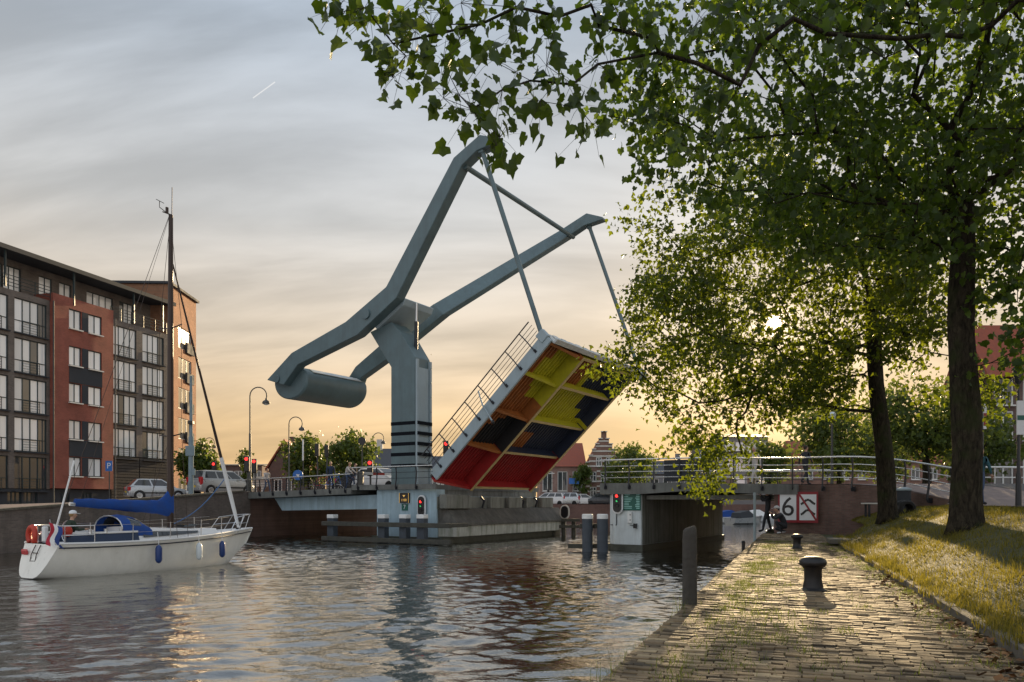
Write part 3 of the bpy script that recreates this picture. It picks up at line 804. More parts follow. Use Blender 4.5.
# --- left pier with its deck
lp = empty('bridge_pier', B(-2.2, 6.7, 0), label='blue-grey painted concrete pier under the bridge tower', cat='pier')
part_box('pier_body', 'pier_paint', lp, -4.36, -.02, .0, BW, -1.5, 2.62)
part_box('pier_head', 'concrete', lp, -4.34, -1.35, .001, BW, 2.621, 3.0)
part_box('front_skin', 'pier_paint', lp, -4.361, -1.35, -.002, .0005, 2.62, 3.0)
part_box('front_cheek', 'pier_paint', lp, -1.349, -.021, .001, .75, 2.621, 3.0)
part_box('pier_foot', 'wet_stone', lp, -4.6, .5, -.14, BW + .2, -1.5, .34)
mb = MB(); mb.prism([B(.0, .1, .36), B(.95, .55, .36), B(.95, .55, .98), B(.0, .1, .98)], BV * (BW - .3)); mb.build('hinge_side_base', 'mossy_concrete', lp, bevel=.03)
mb = MB(); mb.prism([B(.0, .1, .985), B(1.05, .5, .985), B(1.05, .5, 1.10), B(.34, .5, 1.92), B(.0, .1, 1.92)], BV * (BW - .3)); mb.build('sloping_ledge', 'dark_ledge', lp)
part_box('recess_wall', 'concrete', lp, -.015, .05, .02, BW - .05, 1.93, 2.60)
part_box('hinge_block', 'concrete', lp, .052, .55, .12, 2.5, 1.925, 2.72, bevel=.04)
for v, w in ((4.9, 1.5), (7.0, 1.6), (9.2, .5), (11.2, 1.6)):
    part_box('pilaster', 'concrete', lp, .052, .36, v, v + w, 1.925, 2.598, bevel=.02)
for v in (4.2, 8.85, 10.6):
    mb = MB(); mb.tube([B(.2, v, 1.95), B(.34, v, 2.35), B(.1, v, 2.6)], .07, 8); mb.build('hinge_arm', 'rail_dark', lp)
part_box('deck_slab', 'deck_edge', lp, -6.1, -1.3, -.28, BW + .28, 3.003, 3.3)
part_box('deck_edge_strip', 'deck_edge', lp, -1.298, .12, -.28, -.09, 3.003, 3.3)
railing(lp, [B(-6.0, -.25, 3.3), B(-.05, -.25, 3.3)], 1.0, 1.45, (.35, .68), out=-BV, phase=.45)
railing(lp, [B(-.05, BW + .25, 3.3), B(-6.0, BW + .25, 3.3)], 1.0, 1.45, (.35, .68), out=BV, phase=.45)

# --- left approach span
ls = empty('approach_span', B(-10, 6.7, 2.2), label='low concrete approach span joining the left street to the bridge pier', cat='bridge')
def dz(u): return 2.93 + (u + 15.5) / 9.4 * .20
mb = MB(); mb.prism([B(-15.6, -.3, dz(-15.6) - .42), B(-6.11, -.3, dz(-6.1) - .36), B(-6.11, -.3, dz(-6.1)), B(-15.6, -.3, dz(-15.6))], BV * (BW + .6)); mb.build('deck_slab', 'deck_edge', ls)
mb = MB(); mb.prism([B(-13.6, .5, dz(-13) - .43), B(-12.9, .5, 1.75), B(-4.42, .5, 1.9), B(-4.42, .5, dz(-6) - .40)], BV * (BW - 1)); mb.build('span_girder', 'pier_paint', ls)
railing(ls, [B(-15.5, -.27, dz(-15.5)), B(-6.15, -.27, dz(-6.15))], .80, 1.25, (.14, .30, .46, .62), out=-BV, phase=.2)
railing(ls, [B(-6.15, BW + .27, dz(-6.15)), B(-15.5, BW + .27, dz(-15.5))], .80, 1.25, (.3, .55), out=BV, phase=.2)
mb = MB(); mb.prism([B(-15.6, -.05, -1.5), B(-16.6, -.05, -1.5), B(-16.6, BW, -1.5), B(-15.6, BW, -1.5)], (0, 0, dz(-15.6) - .43 + 1.5))
tag(mb.build('abutment_wall', 'abutment_brick', base=False), 'shaded brick abutment under the left end of the bridge', 'wall')

# --- right pier, right span, abutment
rp = empty('bridge_pier', B(11, 6.7, 0), label='white painted concrete pier with a dark inner side, right of the raised leaf', cat='pier')
mb = MB(); mb.prism([B(10.15, .55, -1.5), B(10.6, .0, -1.5), B(12.0, .0, -1.5), B(12.0, BW - .1, -1.5), B(10.15, BW - .1, -1.5)], (0, 0, 4.16)); mb.build('pier_body', 'pier_white', rp, bevel=.03)
mb = MB(); mb.prism([B(10.05, .5, -1.5), B(10.55, -.09, -1.5), B(12.09, -.09, -1.5), B(12.09, BW, -1.5), B(10.05, BW, -1.5)], (0, 0, 1.78)); mb.build('pier_foot', 'wet_stone', rp)
part_box('side_cladding', 'concrete', rp, 12.003, 12.03, .12, BW - .2, .3, 2.66)
mb = MB(); mb.bar(B(10.75, -.03, 1.75), B(10.75, -.03, 1.2), .03); mb.bar(B(10.75, -.03, 1.2), B(10.35, .2, 1.2), .03); mb.build('cable', 'rail_dark', rp)
rs = empty('fixed_span', B(15, 6.7, 2.4), label='fixed concrete span with dark-posted railing leading to the right bank', cat='bridge')
mb = MB(); mb.prism([B(10.0, -.28, 2.67), B(12.0, -.28, 2.67), B(14.2, -.28, 2.80), B(18.2, -.28, 2.62), B(19.05, -.28, 2.62), B(19.05, -.28, 3.03), B(14.5, -.28, 3.18), B(10.0, -.28, 3.2)], BV * (BW + .5)); mb.build('deck_slab', 'deck_edge', rs)
part_box('soffit', 'concrete', rs, 12.1, 18.1, .4, BW - .4, 2.42, 2.615)
line = [B(10.05, -.25, 3.2), B(14.5, -.25, 3.18), B(18.3, -.25, 3.06)]
nxt = [Vector((x, y, street_z(y))) for x, y in RAILC]
railing(rs, line + [Vector((p.x - .02, p.y - .12, max(p.z, 2.25))) for p in nxt[:]], 1.08, 1.22, (.26, .53, .80), r=.02, thin='rail_metal', phase=.25)
railing(rs, [B(18.3, BW + .23, 3.06), B(10.05, BW + .23, 3.2)], 1.08, 1.4, (.26, .53, .80), r=.02, out=BV)
mb = MB()
pc = P(677, 476, 36.0); c0 = B(13.0, -.22, 3.72)
ub(mb, 13.2, 14.85, -.23, -.10, 3.24, 4.22); mb.build('steel_cabinet_panel', 'slate_panel', rs, bevel=.01)
aw = MB(); aw.prism([B(18.05, 0.02, -1.5), B(19.0, .02, -1.5), B(19.0, BW, -1.5), B(18.05, BW, -1.5)], (0, 0, 2.615 + 1.5))
aw.prism([B(18.05, -.02, -1.5), B(19.08, -.02, -1.5), B(19.08, .3, -1.5), B(18.05, .3, -1.5)], (0, 0, 2.60 + 1.5))
aw_o = tag(aw.build('abutment_wall', 'abutment_brick', base=False), 'brick abutment wall carrying the red-framed 6 sign', 'wall')
mb = MB(); pts = [(x, y, max(2.2, street_z(y) - .02)) for x, y in RAILC]
d0 = (Vector((pts[1][0], pts[1][1], 0)) - Vector((pts[0][0], pts[0][1], 0))).normalized()
wall_strip(mb, [(a, b, c) for a, b, c in pts], .6, .35)
tag(mb.build('retaining_wall', 'ramp_brick', base=False), 'curved brick retaining wall under the railing beside the trees', 'wall')

# --- tower
tw = empty('bridge_tower', B(-3.1, 1.5, 3.3), label='blue-grey steel tower with dark stripes round its foot', cat='tower')
TV0, TV1 = .80, 2.2
tp = [UZ(px, py, TV0) for px, py in ((391, 470), (391, 367), (370, 332), (391, 322), (400, 331), (415, 357), (415, 470))]
tp[0] = (tp[0][0], 3.305); tp[-1] = (tp[-1][0], 3.305)
mb = MB(); mb.prism([B(u, TV0, z) for u, z in tp], BV * (TV1 - TV0)); shaft = mb.build('shaft', 'steel_blue', tw, bevel=.025)
# open channel on the tower's river side: two flanges and a recessed web
u1 = tp[-1][0]; zt = tp[5][1]
for v0 in (TV0 + .02, TV1 - .18):
    part_box('flange', 'steel_light', tw, u1 + .026, u1 + .16, v0, v0 + .16, 3.305, zt - .1)
part_box('cover_plate', 'steel_light', tw, u1 + .027, u1 + .09, TV0 + .25, TV1 - .25, 3.305, zt - .55)
bolt = None
for k in range(9):
    mb = MB(); mb.lathe((0, 0, 0), [(.03, 0), (.03, .02), (.012, .03)], 8)
    if bolt is None: o = mb.build('bolt', 'rail_dark', tw, local=True); bolt = o.data; bpy.data.objects.remove(o)
    o = link_mesh('bolt', bolt, tw); o.location = B(u1 + .165, TV1 - .1, 4.2 + k * .85) - ORG[tw.name]; o.rotation_euler = (0, R(90), math.atan2(BU.y, BU.x))
us0, us1 = tp[0][0], tp[-1][0]
for py in (422, 432.5, 443, 453.6, 465):
    z = EYE + (HOR - py) / FPX * 43.6
    mb = MB(); c = B((us0 + us1) / 2, (TV0 + TV1) / 2, z)
    hu, hv, hz, th = (us1 - us0) / 2, (TV1 - TV0) / 2, .10, .004
    for sg in (-1, 1):
        mb.obox(c + BV * sg * (hv + th), BU * (hu + 2 * th), BV * th, (0, 0, hz))
        mb.obox(c + BU * (sg * (hu + th) + (.167 if sg > 0 else 0)), BU * th, BV * hv, (0, 0, hz))
    mb.build('stripe', 'stripe_dark', tw)
# hydraulic ram between tower and beam
ub_, zb_ = UZ(416, 352, 1.5); ut_, zt_ = UZ(416.5, 303, 1.5)
MB().tube([B(ub_, 1.5, zb_ - .6), B(ub_ + (ut_ - ub_) * .62, 1.5, zb_ + (zt_ - zb_) * .62)], .11, 12).build('ram_cylinder', 'rail_dark', tw, smooth=40)
MB().tube([B(ub_ + (ut_ - ub_) * .6, 1.5, zb_ + (zt_ - zb_) * .6), B(ut_, 1.5, zt_)], .065, 10).build('ram_rod', 'alu', tw, smooth=40)

# --- balance beam: near arm, far arm, pivot box, drum, tie bar
ST = [((499, 138.5), (499, 141.5)), ((480, 135), (477, 151)), ((454, 158), (462, 166)), ((386.5, 287), (397, 298)), ((346, 322), (358, 335)), ((292, 353), (298, 365)), ((267.5, 380), (284, 385))]
ST = [(UZ(*a, 0.0), UZ(*b, 0.0)) for a, b in ST]
bb = empty('balance_beam', B(-5, 1.5, 13), label='forked blue-grey balance beam swung up above the bridge tower', cat='bridge beam')
def arm(name, v_of, w, i0=0, i1=None):
    mb = MB(); rings = []
    for (t, b) in ST[i0:i1]:
        vt = v_of(t[0]); rings.append([B(t[0], vt, t[1]), B(b[0], vt, b[1]), B(b[0], vt + w, b[1]), B(t[0], vt + w, t[1])])
    mb.loft(rings); return mb.build(name, 'steel_blue', bb, bevel=.03)
arm('near_arm', lambda u: -.06, .70)
UP = -4.3; VF = 3.3; UK = ST[2][0][0] + .15
def vfar(u):
    if u > UP: return VF + (min(u, UK) - UP) / (UK - UP) * (12.85 - VF)
    return VF + (UP - u) / (UP + 12.3) * (6.0 - VF)
arm('far_arm', vfar, .62)
a, b = ST[3], ST[4]
pt = [(a[0][0] + .1, a[0][1] - .3), (a[1][0] + .1, a[1][1] + .1), (a[1][0] - .05, a[1][1] - .25), (b[1][0] + .9, b[1][1] + .35), (b[0][0] + .9, b[0][1] + .45)]
mb = MB(); mb.prism([B(u, .62, z) for u, z in pt], BV * (VF - .6)); mb.build('pivot_box', 'steel_light', bb, bevel=.03)
pu, pz = UZ(366, 314, -.08)
def disc(name, c, r, th, m, parent, n=24):
    c = Vector(c); ring = [c + BU * r * math.cos(2 * math.pi * k / n) + Vector((0, 0, r * math.sin(2 * math.pi * k / n))) for k in range(n)]
    mb = MB(); mb.loft([ring, [p - BV * th for p in ring]]); return mb.build(name, m, parent, bevel=.01)
disc('pivot_cap', B(pu, -.062, pz), .30, .10, 'steel_blue', bb)
du, dzz = UZ(277, 379, -.08); disc('pivot_cap', B(du, -.062, dzz), .24, .08, 'steel_blue', bb)
du, dzz = UZ(286, 377, .3)
ring = []
n = 40
ring += [(du + .15 + x_, dzz - .28 + z_) for x_, z_ in ((1.50, .30), (1.36, .56), (.95, .80), (-.55, 1.10), (-1.0, 1.02), (-1.35, .62))]   # flattened top, rounded belly
ring += [(du + .15 + 1.52 * math.cos(t), dzz - .28 + 1.12 * math.sin(t)) for t in [math.pi + math.pi * k / 24 for k in range(25)]]
mb = MB(); mb.loft([[B(u + (.0 if q in (1, 2) else 0), v, z) for u, z in [(du + .15 + (x - du - .15) * sc_, dzz - .28 + (z - dzz + .28) * sc_) for x, z in ring]] for q, (v, sc_) in enumerate(((.50, .93), (.60, 1.0), (6.0, 1.0), (6.1, .93)))])
drum = mb.build('counterweight_drum', 'steel_blue', bb, smooth=35)
part = MB(); part.prism([B(du + .15 + x_, 1.2, dzz - .28 + z_) for x_, z_ in ((1.42, .585), (1.0, .825), (-.3, 1.085), (-.3, 1.06), (1.0, .79), (1.40, .55))], BV * 4.4); part.build('drum_plate', 'steel_pale', bb)  # plate in paler steel, standing in for light on the drum's flat top
kt = ST[2]; tu, tz = (kt[1][0] + .05, kt[1][1] + .05)
MB().tube([B(tu, .2, tz), B(tu, vfar(tu) + .3, tz)], .15, 12).build('tie_bar', 'steel_blue', bb, smooth=40)

# --- raised leaf
hu_, hz_ = UZ(433, 472, 0); tu_, tz_ = UZ(545, 335, 0)
LL = math.hypot(tu_ - hu_, tz_ - hz_); TH = math.atan2(tz_ - hz_, tu_ - hu_); CT, ST_ = math.cos(TH), math.sin(TH)
LA = BU * CT + Vector((0, 0, ST_)); LNN = BU * ST_ - Vector((0, 0, CT))        # along the leaf, out of its underside
LW = 10.3
AB = -.30                                         # the underside runs on past the hinge
def LF(a, v, n): return B(hu_, v, hz_) + LA * a + LNN * n
leaf = empty('bridge_leaf', LF(0, LW / 2, 0), label='raised bridge leaf with red, orange, yellow and navy painted underside', cat='bridge leaf')
def lbox(mb, a0, a1, v0, v1, n0, n1): return mb.obox(LF((a0 + a1) / 2, (v0 + v1) / 2, (n0 + n1) / 2), LA * (a1 - a0) / 2, BV * (v1 - v0) / 2, LNN * (n1 - n0) / 2)
mb = MB(); lbox(mb, AB, LL, 0, LW, 0, .10); mb.build('deck_plate', 'asphalt', leaf)
for v0 in (-.09, LW - .06):
    mb = MB(); lbox(mb, -.1, LL + .06, v0, v0 + .15, -.12, .52); mb.build('side_fascia', 'steel_light', leaf, bevel=.015)
VG1, VG2 = 3.1, LW - .30
PAL = ['paint_red', 'paint_orange', 'paint_yellow', 'paint_navy', 'paint_black', 'paint_cream']
def inpoly(x, y, p):
    c = False; j = len(p) - 1
    for i in range(len(p)):
        if (p[i][1] > y) != (p[j][1] > y) and x < (p[j][0] - p[i][0]) * (y - p[i][1]) / (p[j][1] - p[i][1]) + p[i][0]: c = not c
        j = i
    return c
PAL = ['paint_red', 'paint_orange', 'paint_yellow', 'paint_navy', 'paint_black', 'paint_cream']
def leaf_colour(a, v):                            # the painted blocks, by place on the leaf
    f = a / LL
    if f < .265: return 0
    if v < VG1:
        if f < .52: return 4 if (v > .75 and f < .465 - .05 * (v < 1.5)) or (v > 2.1 and f < .50) else 1
        if f < .78: return 2 if (v > 2.15 and f > .63) or (v > 1.75 and f > .70) else 1
        return 2 if v > (1.2 if f < .90 else 1.7) and f < .975 else 1
    if f < .52: return 1 if (v < 6.3 and f < .40) or (v < 5.0 and f < .45) else 3
    if f < .78: return 3 if (v > 8.0 and f > .64) or (v > 8.9 and f > .56) else 2
    if v < 6.0: return 1
    return 2 if v < 6.9 or (v < 8.0 and f > .86 and f < .92) else 3
XB = [.05, .265, .52, .78, .985]
for vg in (VG1, VG2):                             # deep girders, webs painted with the bays, pale bottom flange
    mb = MB(); na = 40
    for i in range(na):
        a0, a1 = AB - .08 + (LL - .02 - AB + .08) * i / na, AB - .08 + (LL - .02 - AB + .08) * (i + 1) / na
        for sg in (-1, 1):
            mb.mat(leaf_colour((a0 + a1) / 2, vg + sg * .5)); v = vg + sg * .05
            mb.quad(LF(a0, v, .102), LF(a1, v, .102), LF(a1, v, 1.0), LF(a0, v, 1.0))
    mb.mat(5); mb.quad(LF(AB - .08, vg - .05, .102), LF(AB - .08, vg + .05, .102), LF(AB - .08, vg + .05, 1.0), LF(AB - .08, vg - .05, 1.0))
    g_ = mb.build('main_girder', PAL, leaf)
    mb = MB(); lbox(mb, AB - .08, LL - .02, vg - .11, vg + .11, 1.002, 1.04); mb.build('bottom_flange', 'paint_cream', g_)
cols = ((.07, VG1 - .062), (VG1 + .062, VG2 - .062))
for ci, (v0, v1) in enumerate(cols):
    for ri in range(4):
        a0, a1 = (XB[ri] * LL if ri else AB) + .06, XB[ri + 1] * LL - .06
        mb = MB(); nv = max(4, round((v1 - v0) / .16)); na = 14
        for i in range(na):
            for j in range(nv):
                aa, ab, va, vb = (a0 + (a1 - a0) * i / na, a0 + (a1 - a0) * (i + 1) / na, v0 + (v1 - v0) * j / nv, v0 + (v1 - v0) * (j + 1) / nv)
                mb.mat(leaf_colour((aa + ab) / 2, (va + vb) / 2)); mb.quad(LF(aa, va, .105), LF(ab, va, .105), LF(ab, vb, .105), LF(aa, vb, .105))
                if j % 2 == 1:              # trough stiffeners under the deck
                    w = (vb - va) * .5; vm = (va + vb) / 2
                    mb.loft([[LF(q, vm - w, .107), LF(q, vm - w * .6, .27), LF(q, vm + w * .6, .27), LF(q, vm + w, .107)] for q in (aa, ab)], cap=False)
        mb.build('deck_panel', PAL, leaf)
for xi, xf in enumerate(XB):
    a = xf * LL if xi else AB
    for (v0, v1, n0, n1) in ((.065, VG1 - .062, .36, .90), (VG1 + .062, VG2 - .062, .80, .80)):
        mb = MB(); th = .05
        cc = leaf_colour(min(a + .3, LL - .1), (v0 + v1) / 2) if xi else 0
        cc = {0: 0, 1: 1, 2: 2, 3: 3, 4: 1}[cc]
        mb.prism([LF(a - th, v0, .106), LF(a - th, v1, .106), LF(a - th, v1, n1), LF(a - th, v0, n0)], LA * (2 * th))
        mb.mat(1); mb.obox(LF(a, (v0 + v1) / 2, (n0 + n1) / 2 + .02), LA * .075, BV * (v1 - v0) / 2 + LNN * (n1 - n0) / 2, LNN * .018)
        mb.build('cross_beam', [PAL[cc], 'paint_cream'] if v0 > 1 else [PAL[cc], PAL[cc]], leaf)
mb = MB(); lbox(mb, LL + .002, LL + .10, .07, LW - .07, -.06, .62); mb.build('end_plate', 'steel_pale', leaf, bevel=.01)
for k in range(11):
    v = .6 + k * .86
    mb = MB(); lbox(mb, LL + .102, LL + .16, v, v + .5, .0 + .04 * (k % 3), .34); mb.build('joint_plate', 'steel_light' if k % 3 else 'rail_metal', leaf, bevel=.01)
mb = MB(); lbox(mb, LL + .05, LL + .34, -.02, LW, .625, .74); mb.build('seating_beam', 'steel_pale', leaf, bevel=.015)
railing(leaf, [LF(.15, -.05, 0), LF(LL - .12, -.05, 0)], 1.12, 1.18, (.24, .46, .68, .90), out=-BV, up=-LNN, phase=.5, top='rail_dark', r=.016)
railing(leaf, [LF(LL - .12, LW + .05, 0), LF(.15, LW + .05, 0)], 1.12, 1.18, (.24, .46, .68, .90), out=BV, up=-LNN, phase=.5, top='rail_dark', r=.016)
HV = 13.1                                         # the tip beam runs out past the deck to the far hanger
mb = MB(); lbox(mb, LL - .45, LL + .08, LW + .1, HV + .25, -.14, .34); mb.build('outrigger', 'steel_light', leaf, bevel=.03)
# lamp arm folded along the rail
a_ = LF(5.0, -.2, -.75); 
mb = MB(); mb.tube([LF(5.2, -.15, -.9), LF(4.9, -.25, -.1), LF(4.75, -.3, .95)], .045, 8); mb.build('lamp_arm', 'steel_light', leaf, smooth=40)
MB().ell(LF(4.74, -.3, 1.05), (.1, .1, .12), 10, 6).build('lamp_head', 'black_plastic', leaf, smooth=180)
# hangers
t_ = UZ(482, 150, .2); bt_ = LF(LL - .1, 0.1, -.1)
for v, lab in ((.0, 'near hanger rod between balance beam tip and raised leaf'), (HV, 'far hanger rod going down behind the tree to the leaf')):
    hr = empty('hanger_rod', LF(LL - .1, v, -.05), label=lab, cat='rod')
    top = B(t_[0], v + .2, t_[1]); bot = LF(LL - .12, v + .02, -.15)
    MB().tube([top, bot], .125, 12).build('rod', 'steel_blue', hr, smooth=40)
    mb = MB(); mb.obox(bot + LNN * .1, BV * .16, LA * .26, LNN * .28); mb.build('bracket', 'steel_light', hr, bevel=.03)
    mb = MB(); mb.obox(top, BV * .17, BU * .16, (0, 0, .2)); mb.build('clevis', 'steel_blue', hr, bevel=.03)

# ------------------------------------------------------------------ things fixed to the piers
def stadium(c, hw, hh, th, n=10):
    c = Vector(c); ring = []
    for k in range(n + 1): t = math.pi * k / n; ring.append(c + BU * hw * math.cos(t) + Vector((0, 0, hh - hw + hw * math.sin(t))))
    for k in range(n + 1): t = math.pi + math.pi * k / n; ring.append(c + BU * hw * math.cos(t) + Vector((0, 0, -(hh - hw) + hw * math.sin(t))))
    return ring, [p - BV * th for p in ring]
def boat_signal(u, v, z, label):
    r = empty('boat_signal', B(u, v, z), label=label, cat='traffic light', group='boat signals')
    MB().loft(list(stadium(B(u, v - .10, z), .285, .615, .05))).build('white_border', 'sign_white', r)
    MB().loft(list(stadium(B(u, v - .002, z), .21, .54, .095))).build('housing', 'black_plastic', r)
    MB().loft(list(stadium(B(u, v - .155, z), .205, .535, .06))).build('face', 'black_plastic', r)
    for dz_, m, rr in ((.24, 'red_lamp', .075), (.0, 'green_lamp', .05), (-.24, 'black_plastic', .085)):
        o = disc('lamp', B(u, v - .217, z + dz_), rr, .03, m, r, 16)
        ring = MB(); q = [B(u, v - .24, z + dz_) + BU * rr * 1.15 * math.cos(t) + Vector((0, 0, rr * 1.15 * math.sin(t))) for t in [math.pi * k / 8 for k in range(9)]]
        for a, b in zip(q, q[1:]): ring.bar(a, b, .02, .08, up=BV)
        ring.build('visor', 'black_plastic', o)
    return r
u_, z_ = UZ(423, 506, 0); boat_signal(u_, -.0, z_, 'boat traffic light with red lamp lit on the tower pier')
u_, z_ = UZ(614.5, 501, 0); boat_signal(max(u_, 10.85), -.0, z_, 'boat traffic light with red lamp lit beside the green board')
# green notice board
u0, z1 = UZ(623.5, 490, 0); u1, z0 = UZ(641, 510.5, 0)
bd = empty('notice_board', B((u0 + u1) / 2, 0, z0), label='green notice board with pale lines of text on the right pier', cat='sign')
part_box('board', 'sign_green', bd, u0, u1, -.05, -.004, z0, z1, bevel=.006)
rr_ = random.Random(4); n = 11
for k in range(n):
    z = z1 - .07 - k * (z1 - z0 - .1) / n; w = u1 - u0
    if k == 0: part_box('text_line', 'sign_text', bd, u0 + .05, u1 - .06, -.056, -.051, z - .022, z + .022); continue
    part_box('text_line', 'sign_text', bd, u0 + .05, u0 + .05 + w * rr_.uniform(.22, .5), -.056, -.051, z - .016, z + .016)
    part_box('text_line', 'sign_text', bd, u1 - .06 - w * rr_.uniform(.16, .24), u1 - .05, -.056, -.051, z - .02, z + .02)
u0, z1 = UZ(628, 512, 0); u1, z0 = UZ(632.5, 523, 0)
kb = empty('call_box', B((u0 + u1) / 2, 0, z0), label='small pale push-button box below the green notice board', cat='box')
part_box('box', 'white_paint', kb, u0, u1, -.10, -.004, z0, z1, bevel=.02)
for f in (.28, .75): disc('button', B((u0 + u1) / 2 + .04, -.101, z0 + (z1 - z0) * f), .03, .02, 'black_plastic', kb, 10)
mb = MB(); mb.bar(B(u1 - .1, -.05, z0 - .1), B(u1 + .14, -.05, z0 - .12), .03); ub(mb, u1 + .1, u1 + .24, -.16, -.02, z0 - .24, z0 - .02); mb.build('camera', 'black_plastic', kb)
# display and km board on the left pier
u0, z1 = UZ(401, 493, 0); u1, z0 = UZ(410, 503, 0)
ds = empty('clearance_display', B((u0 + u1) / 2, 0, z0), label='small black clearance display with amber figures on the tower pier', cat='sign')
part_box('case', 'black_plastic', ds, u0, u1, -.14, -.004, z0, z1, bevel=.01)
text_mesh('figures', '1100', .2, 'amber_text', ds, B((u0 + u1) / 2, -.146, z0 + .16), BU)
mb = MB(); um = (u0 + u1) / 2; mb.prism([B(um - .1, -.142, z1 - .12), B(um + .1, -.142, z1 - .12), B(um, -.142, z1 - .24)], -BV * .006); mb.build('arrow', 'amber_text', ds)
mb = MB()
for q in (u0, u1): mb.bar(B(q, -.143, z0), B(q, -.143, z1), .02, .02)
mb.build('edge_trim', 'amber_text', ds)
u0, z1 = UZ(402, 504, 0); u1, z0 = UZ(408, 510.5, 0)
ks = empty('number_board', B((u0 + u1) / 2, 0, z0), label='small teal board with a white 7 on the tower pier', cat='sign')
part_box('board', 'sign_green', ks, u0, u1, -.04, -.004, z0, z1, bevel=.005)
text_mesh('figure', '7', .34, 'sign_white', ks, B((u0 + u1) / 2, -.045, (z0 + z1) / 2), BU)
# timber fender in front of the left pier
fd = empty('timber_fender', B(-4, -1.2, 0), label='weathered timber fender with white-topped posts before the tower pier', cat='fender')
VF_ = -1.15
for px in (330, 381, 402.5, 420):
    u, _ = UZ(px, 515, VF_); zt2 = EYE + (HOR - 514.5) / FPX * (B(u, VF_, 0).y)
    w = .25
    mb = MB(); ub(mb, u - w, u + w, VF_, VF_ + .4, -1.4, zt2 - .22); o = mb.build('fender_post', 'pile_blue', fd, bevel=.02)
    part_box('post_cap', 'white_paint', fd, u - w - .01, u + w + .01, VF_ - .01, VF_ + .41, zt2 - .219, zt2, bevel=.02)
ua, _ = UZ(322, 526, VF_ - .2); ub2, _ = UZ(450, 526, VF_ - .2)
for z0, z1 in ((.92, 1.17), (.04, .30)):
    part_box('fender_beam', 'timber', fd, ua, ub2, VF_ - .27, VF_ - .02, z0, z1, bevel=.02)
mb = MB(); ub(mb, ub2 - .3, ub2 - .02, VF_, .3, .95, 1.15); mb.build('fender_return', 'timber', fd)
# piles beside the right pier
for px, lab in ((587.5, 'dark blue mooring pile with white top, left of the pair'), (602.5, 'dark blue mooring pile with white top, against the right pier')):
    D = 35.3 - (px - 587) * .02; c = P(px, 502, D); ztop = EYE + (HOR - 514) / FPX * D
    r = empty('mooring_pile', (c.x, c.y, 0), label=lab, cat='pile', group='white-topped piles')
    MB().lathe((c.x, c.y, 0), [(.25, -1.5), (.25, ztop - .22)], 16).build('pile', 'pile_blue', r, smooth=40)
    MB().lathe((c.x, c.y, 0), [(.262, ztop - .219), (.262, ztop - .03), (.22, ztop)], 16).build('cap', 'white_paint', r, smooth=40)
wl = empty('timber_waling', P(595, 547, 35.4), label='black timber walings joining the two piles at the right pier', cat='timber')
for py, pxa, pxb in ((526, 580, 608), (546, 568, 608)):
    a, b = P(pxa, py, 35.75), P(pxb, py, 35.4); MB().bar(a, b, .22, .22).build('waling', 'timber', wl, bevel=.02)
# mast signal and timber at the far end of the opening
c = P(565, 518, 52.5); fdph = empty('guide_dolphin', (c.x, c.y, 0), label='timber guide platform at the far end of the bridge opening', cat='timber')
for dx in (-.8, -.1, .6): MB().lathe((c.x + dx, c.y, 0), [(.16, -1.3), (.15, 1.15)], 10).build('post', 'timber', fdph)
for z in (1.05, .62): MB().bar((c.x - 1.3, c.y - .2, z), (c.x + 1.0, c.y - .2, z), .2, .2).build('plank', 'timber', fdph)
sb = empty('signal_board', (c.x, c.y, 1.15), label='oval signal board with pale rim on the far timber platform', cat='sign')
MB().loft(list(stadium(P(565, 512, 52.4), .36, .50, .05))).build('rim', 'render_white', sb)
MB().loft(list(stadium(P(565, 512, 52.4) - BV * .06, .27, .41, .03))).build('face', 'black_plastic', sb)
MB().bar((c.x, c.y, 1.0), (c.x, c.y, 1.4), .08).build('stem', 'rail_dark', sb)

# ------------------------------------------------------------------ red-framed sign on the abutment
sw = empty('waterway_sign', B(18.8, -.1, 1.3), label='red-framed double board with a 6 and a crossed-out wave', cat='sign')
u0, z1 = UZ(778.5, 492, -.15); u1, z0 = UZ(818.5, 523, -.15)
# the board hangs on the wall in line with the bridge edge
SVv = -.22
part_box('back_board', 'sign_red', sw, u0, u1, SVv, SVv + .05, z0, z1, bevel=.006)
um = (u0 + u1) / 2; bz = (z1 - z0) * .085; bu_ = (u1 - u0) * .045
part_box('white_panel', 'sign_white', sw, u0 + bu_, um - bu_ * .9, SVv - .012, SVv - .001, z0 + bz, z1 - bz)
part_box('white_panel', 'sign_white', sw, um + bu_ * .9, u1 - bu_, SVv - .012, SVv - .001, z0 + bz, z1 - bz)
text_mesh('figure', '6', (z1 - z0) * .88, 'black_plastic', sw, B((u0 + um) / 2, SVv - .016, (z0 + z1) / 2 - .01), BU)
pu0, pu1 = um + bu_ * .9, u1 - bu_; pw = pu1 - pu0; ph = (z1 - z0) - 2 * bz
for off in (.62, .22):
    q = [(.08, .0), (.16, .02), (.42, .17), (.58, .17), (.84, .03), (.93, .01)]
    mb = MB()
    for (x0_, y0_), (x1_, y1_) in zip(q, q[1:]):
        a = B(pu0 + pw * x0_, SVv - .017, z0 + bz + ph * (off + y0_)); b = B(pu0 + pw * x1_, SVv - .017, z0 + bz + ph * (off + y1_)); mb.bar(a, b, .008, .09)
    mb.build('wave_mark', 'black_plastic', sw)
mb = MB(); mb.bar(B(pu0, SVv - .026, z1 - bz), B(pu1, SVv - .026, z0 + bz), .006, .075); mb.build('red_diagonal', 'sign_red', sw)
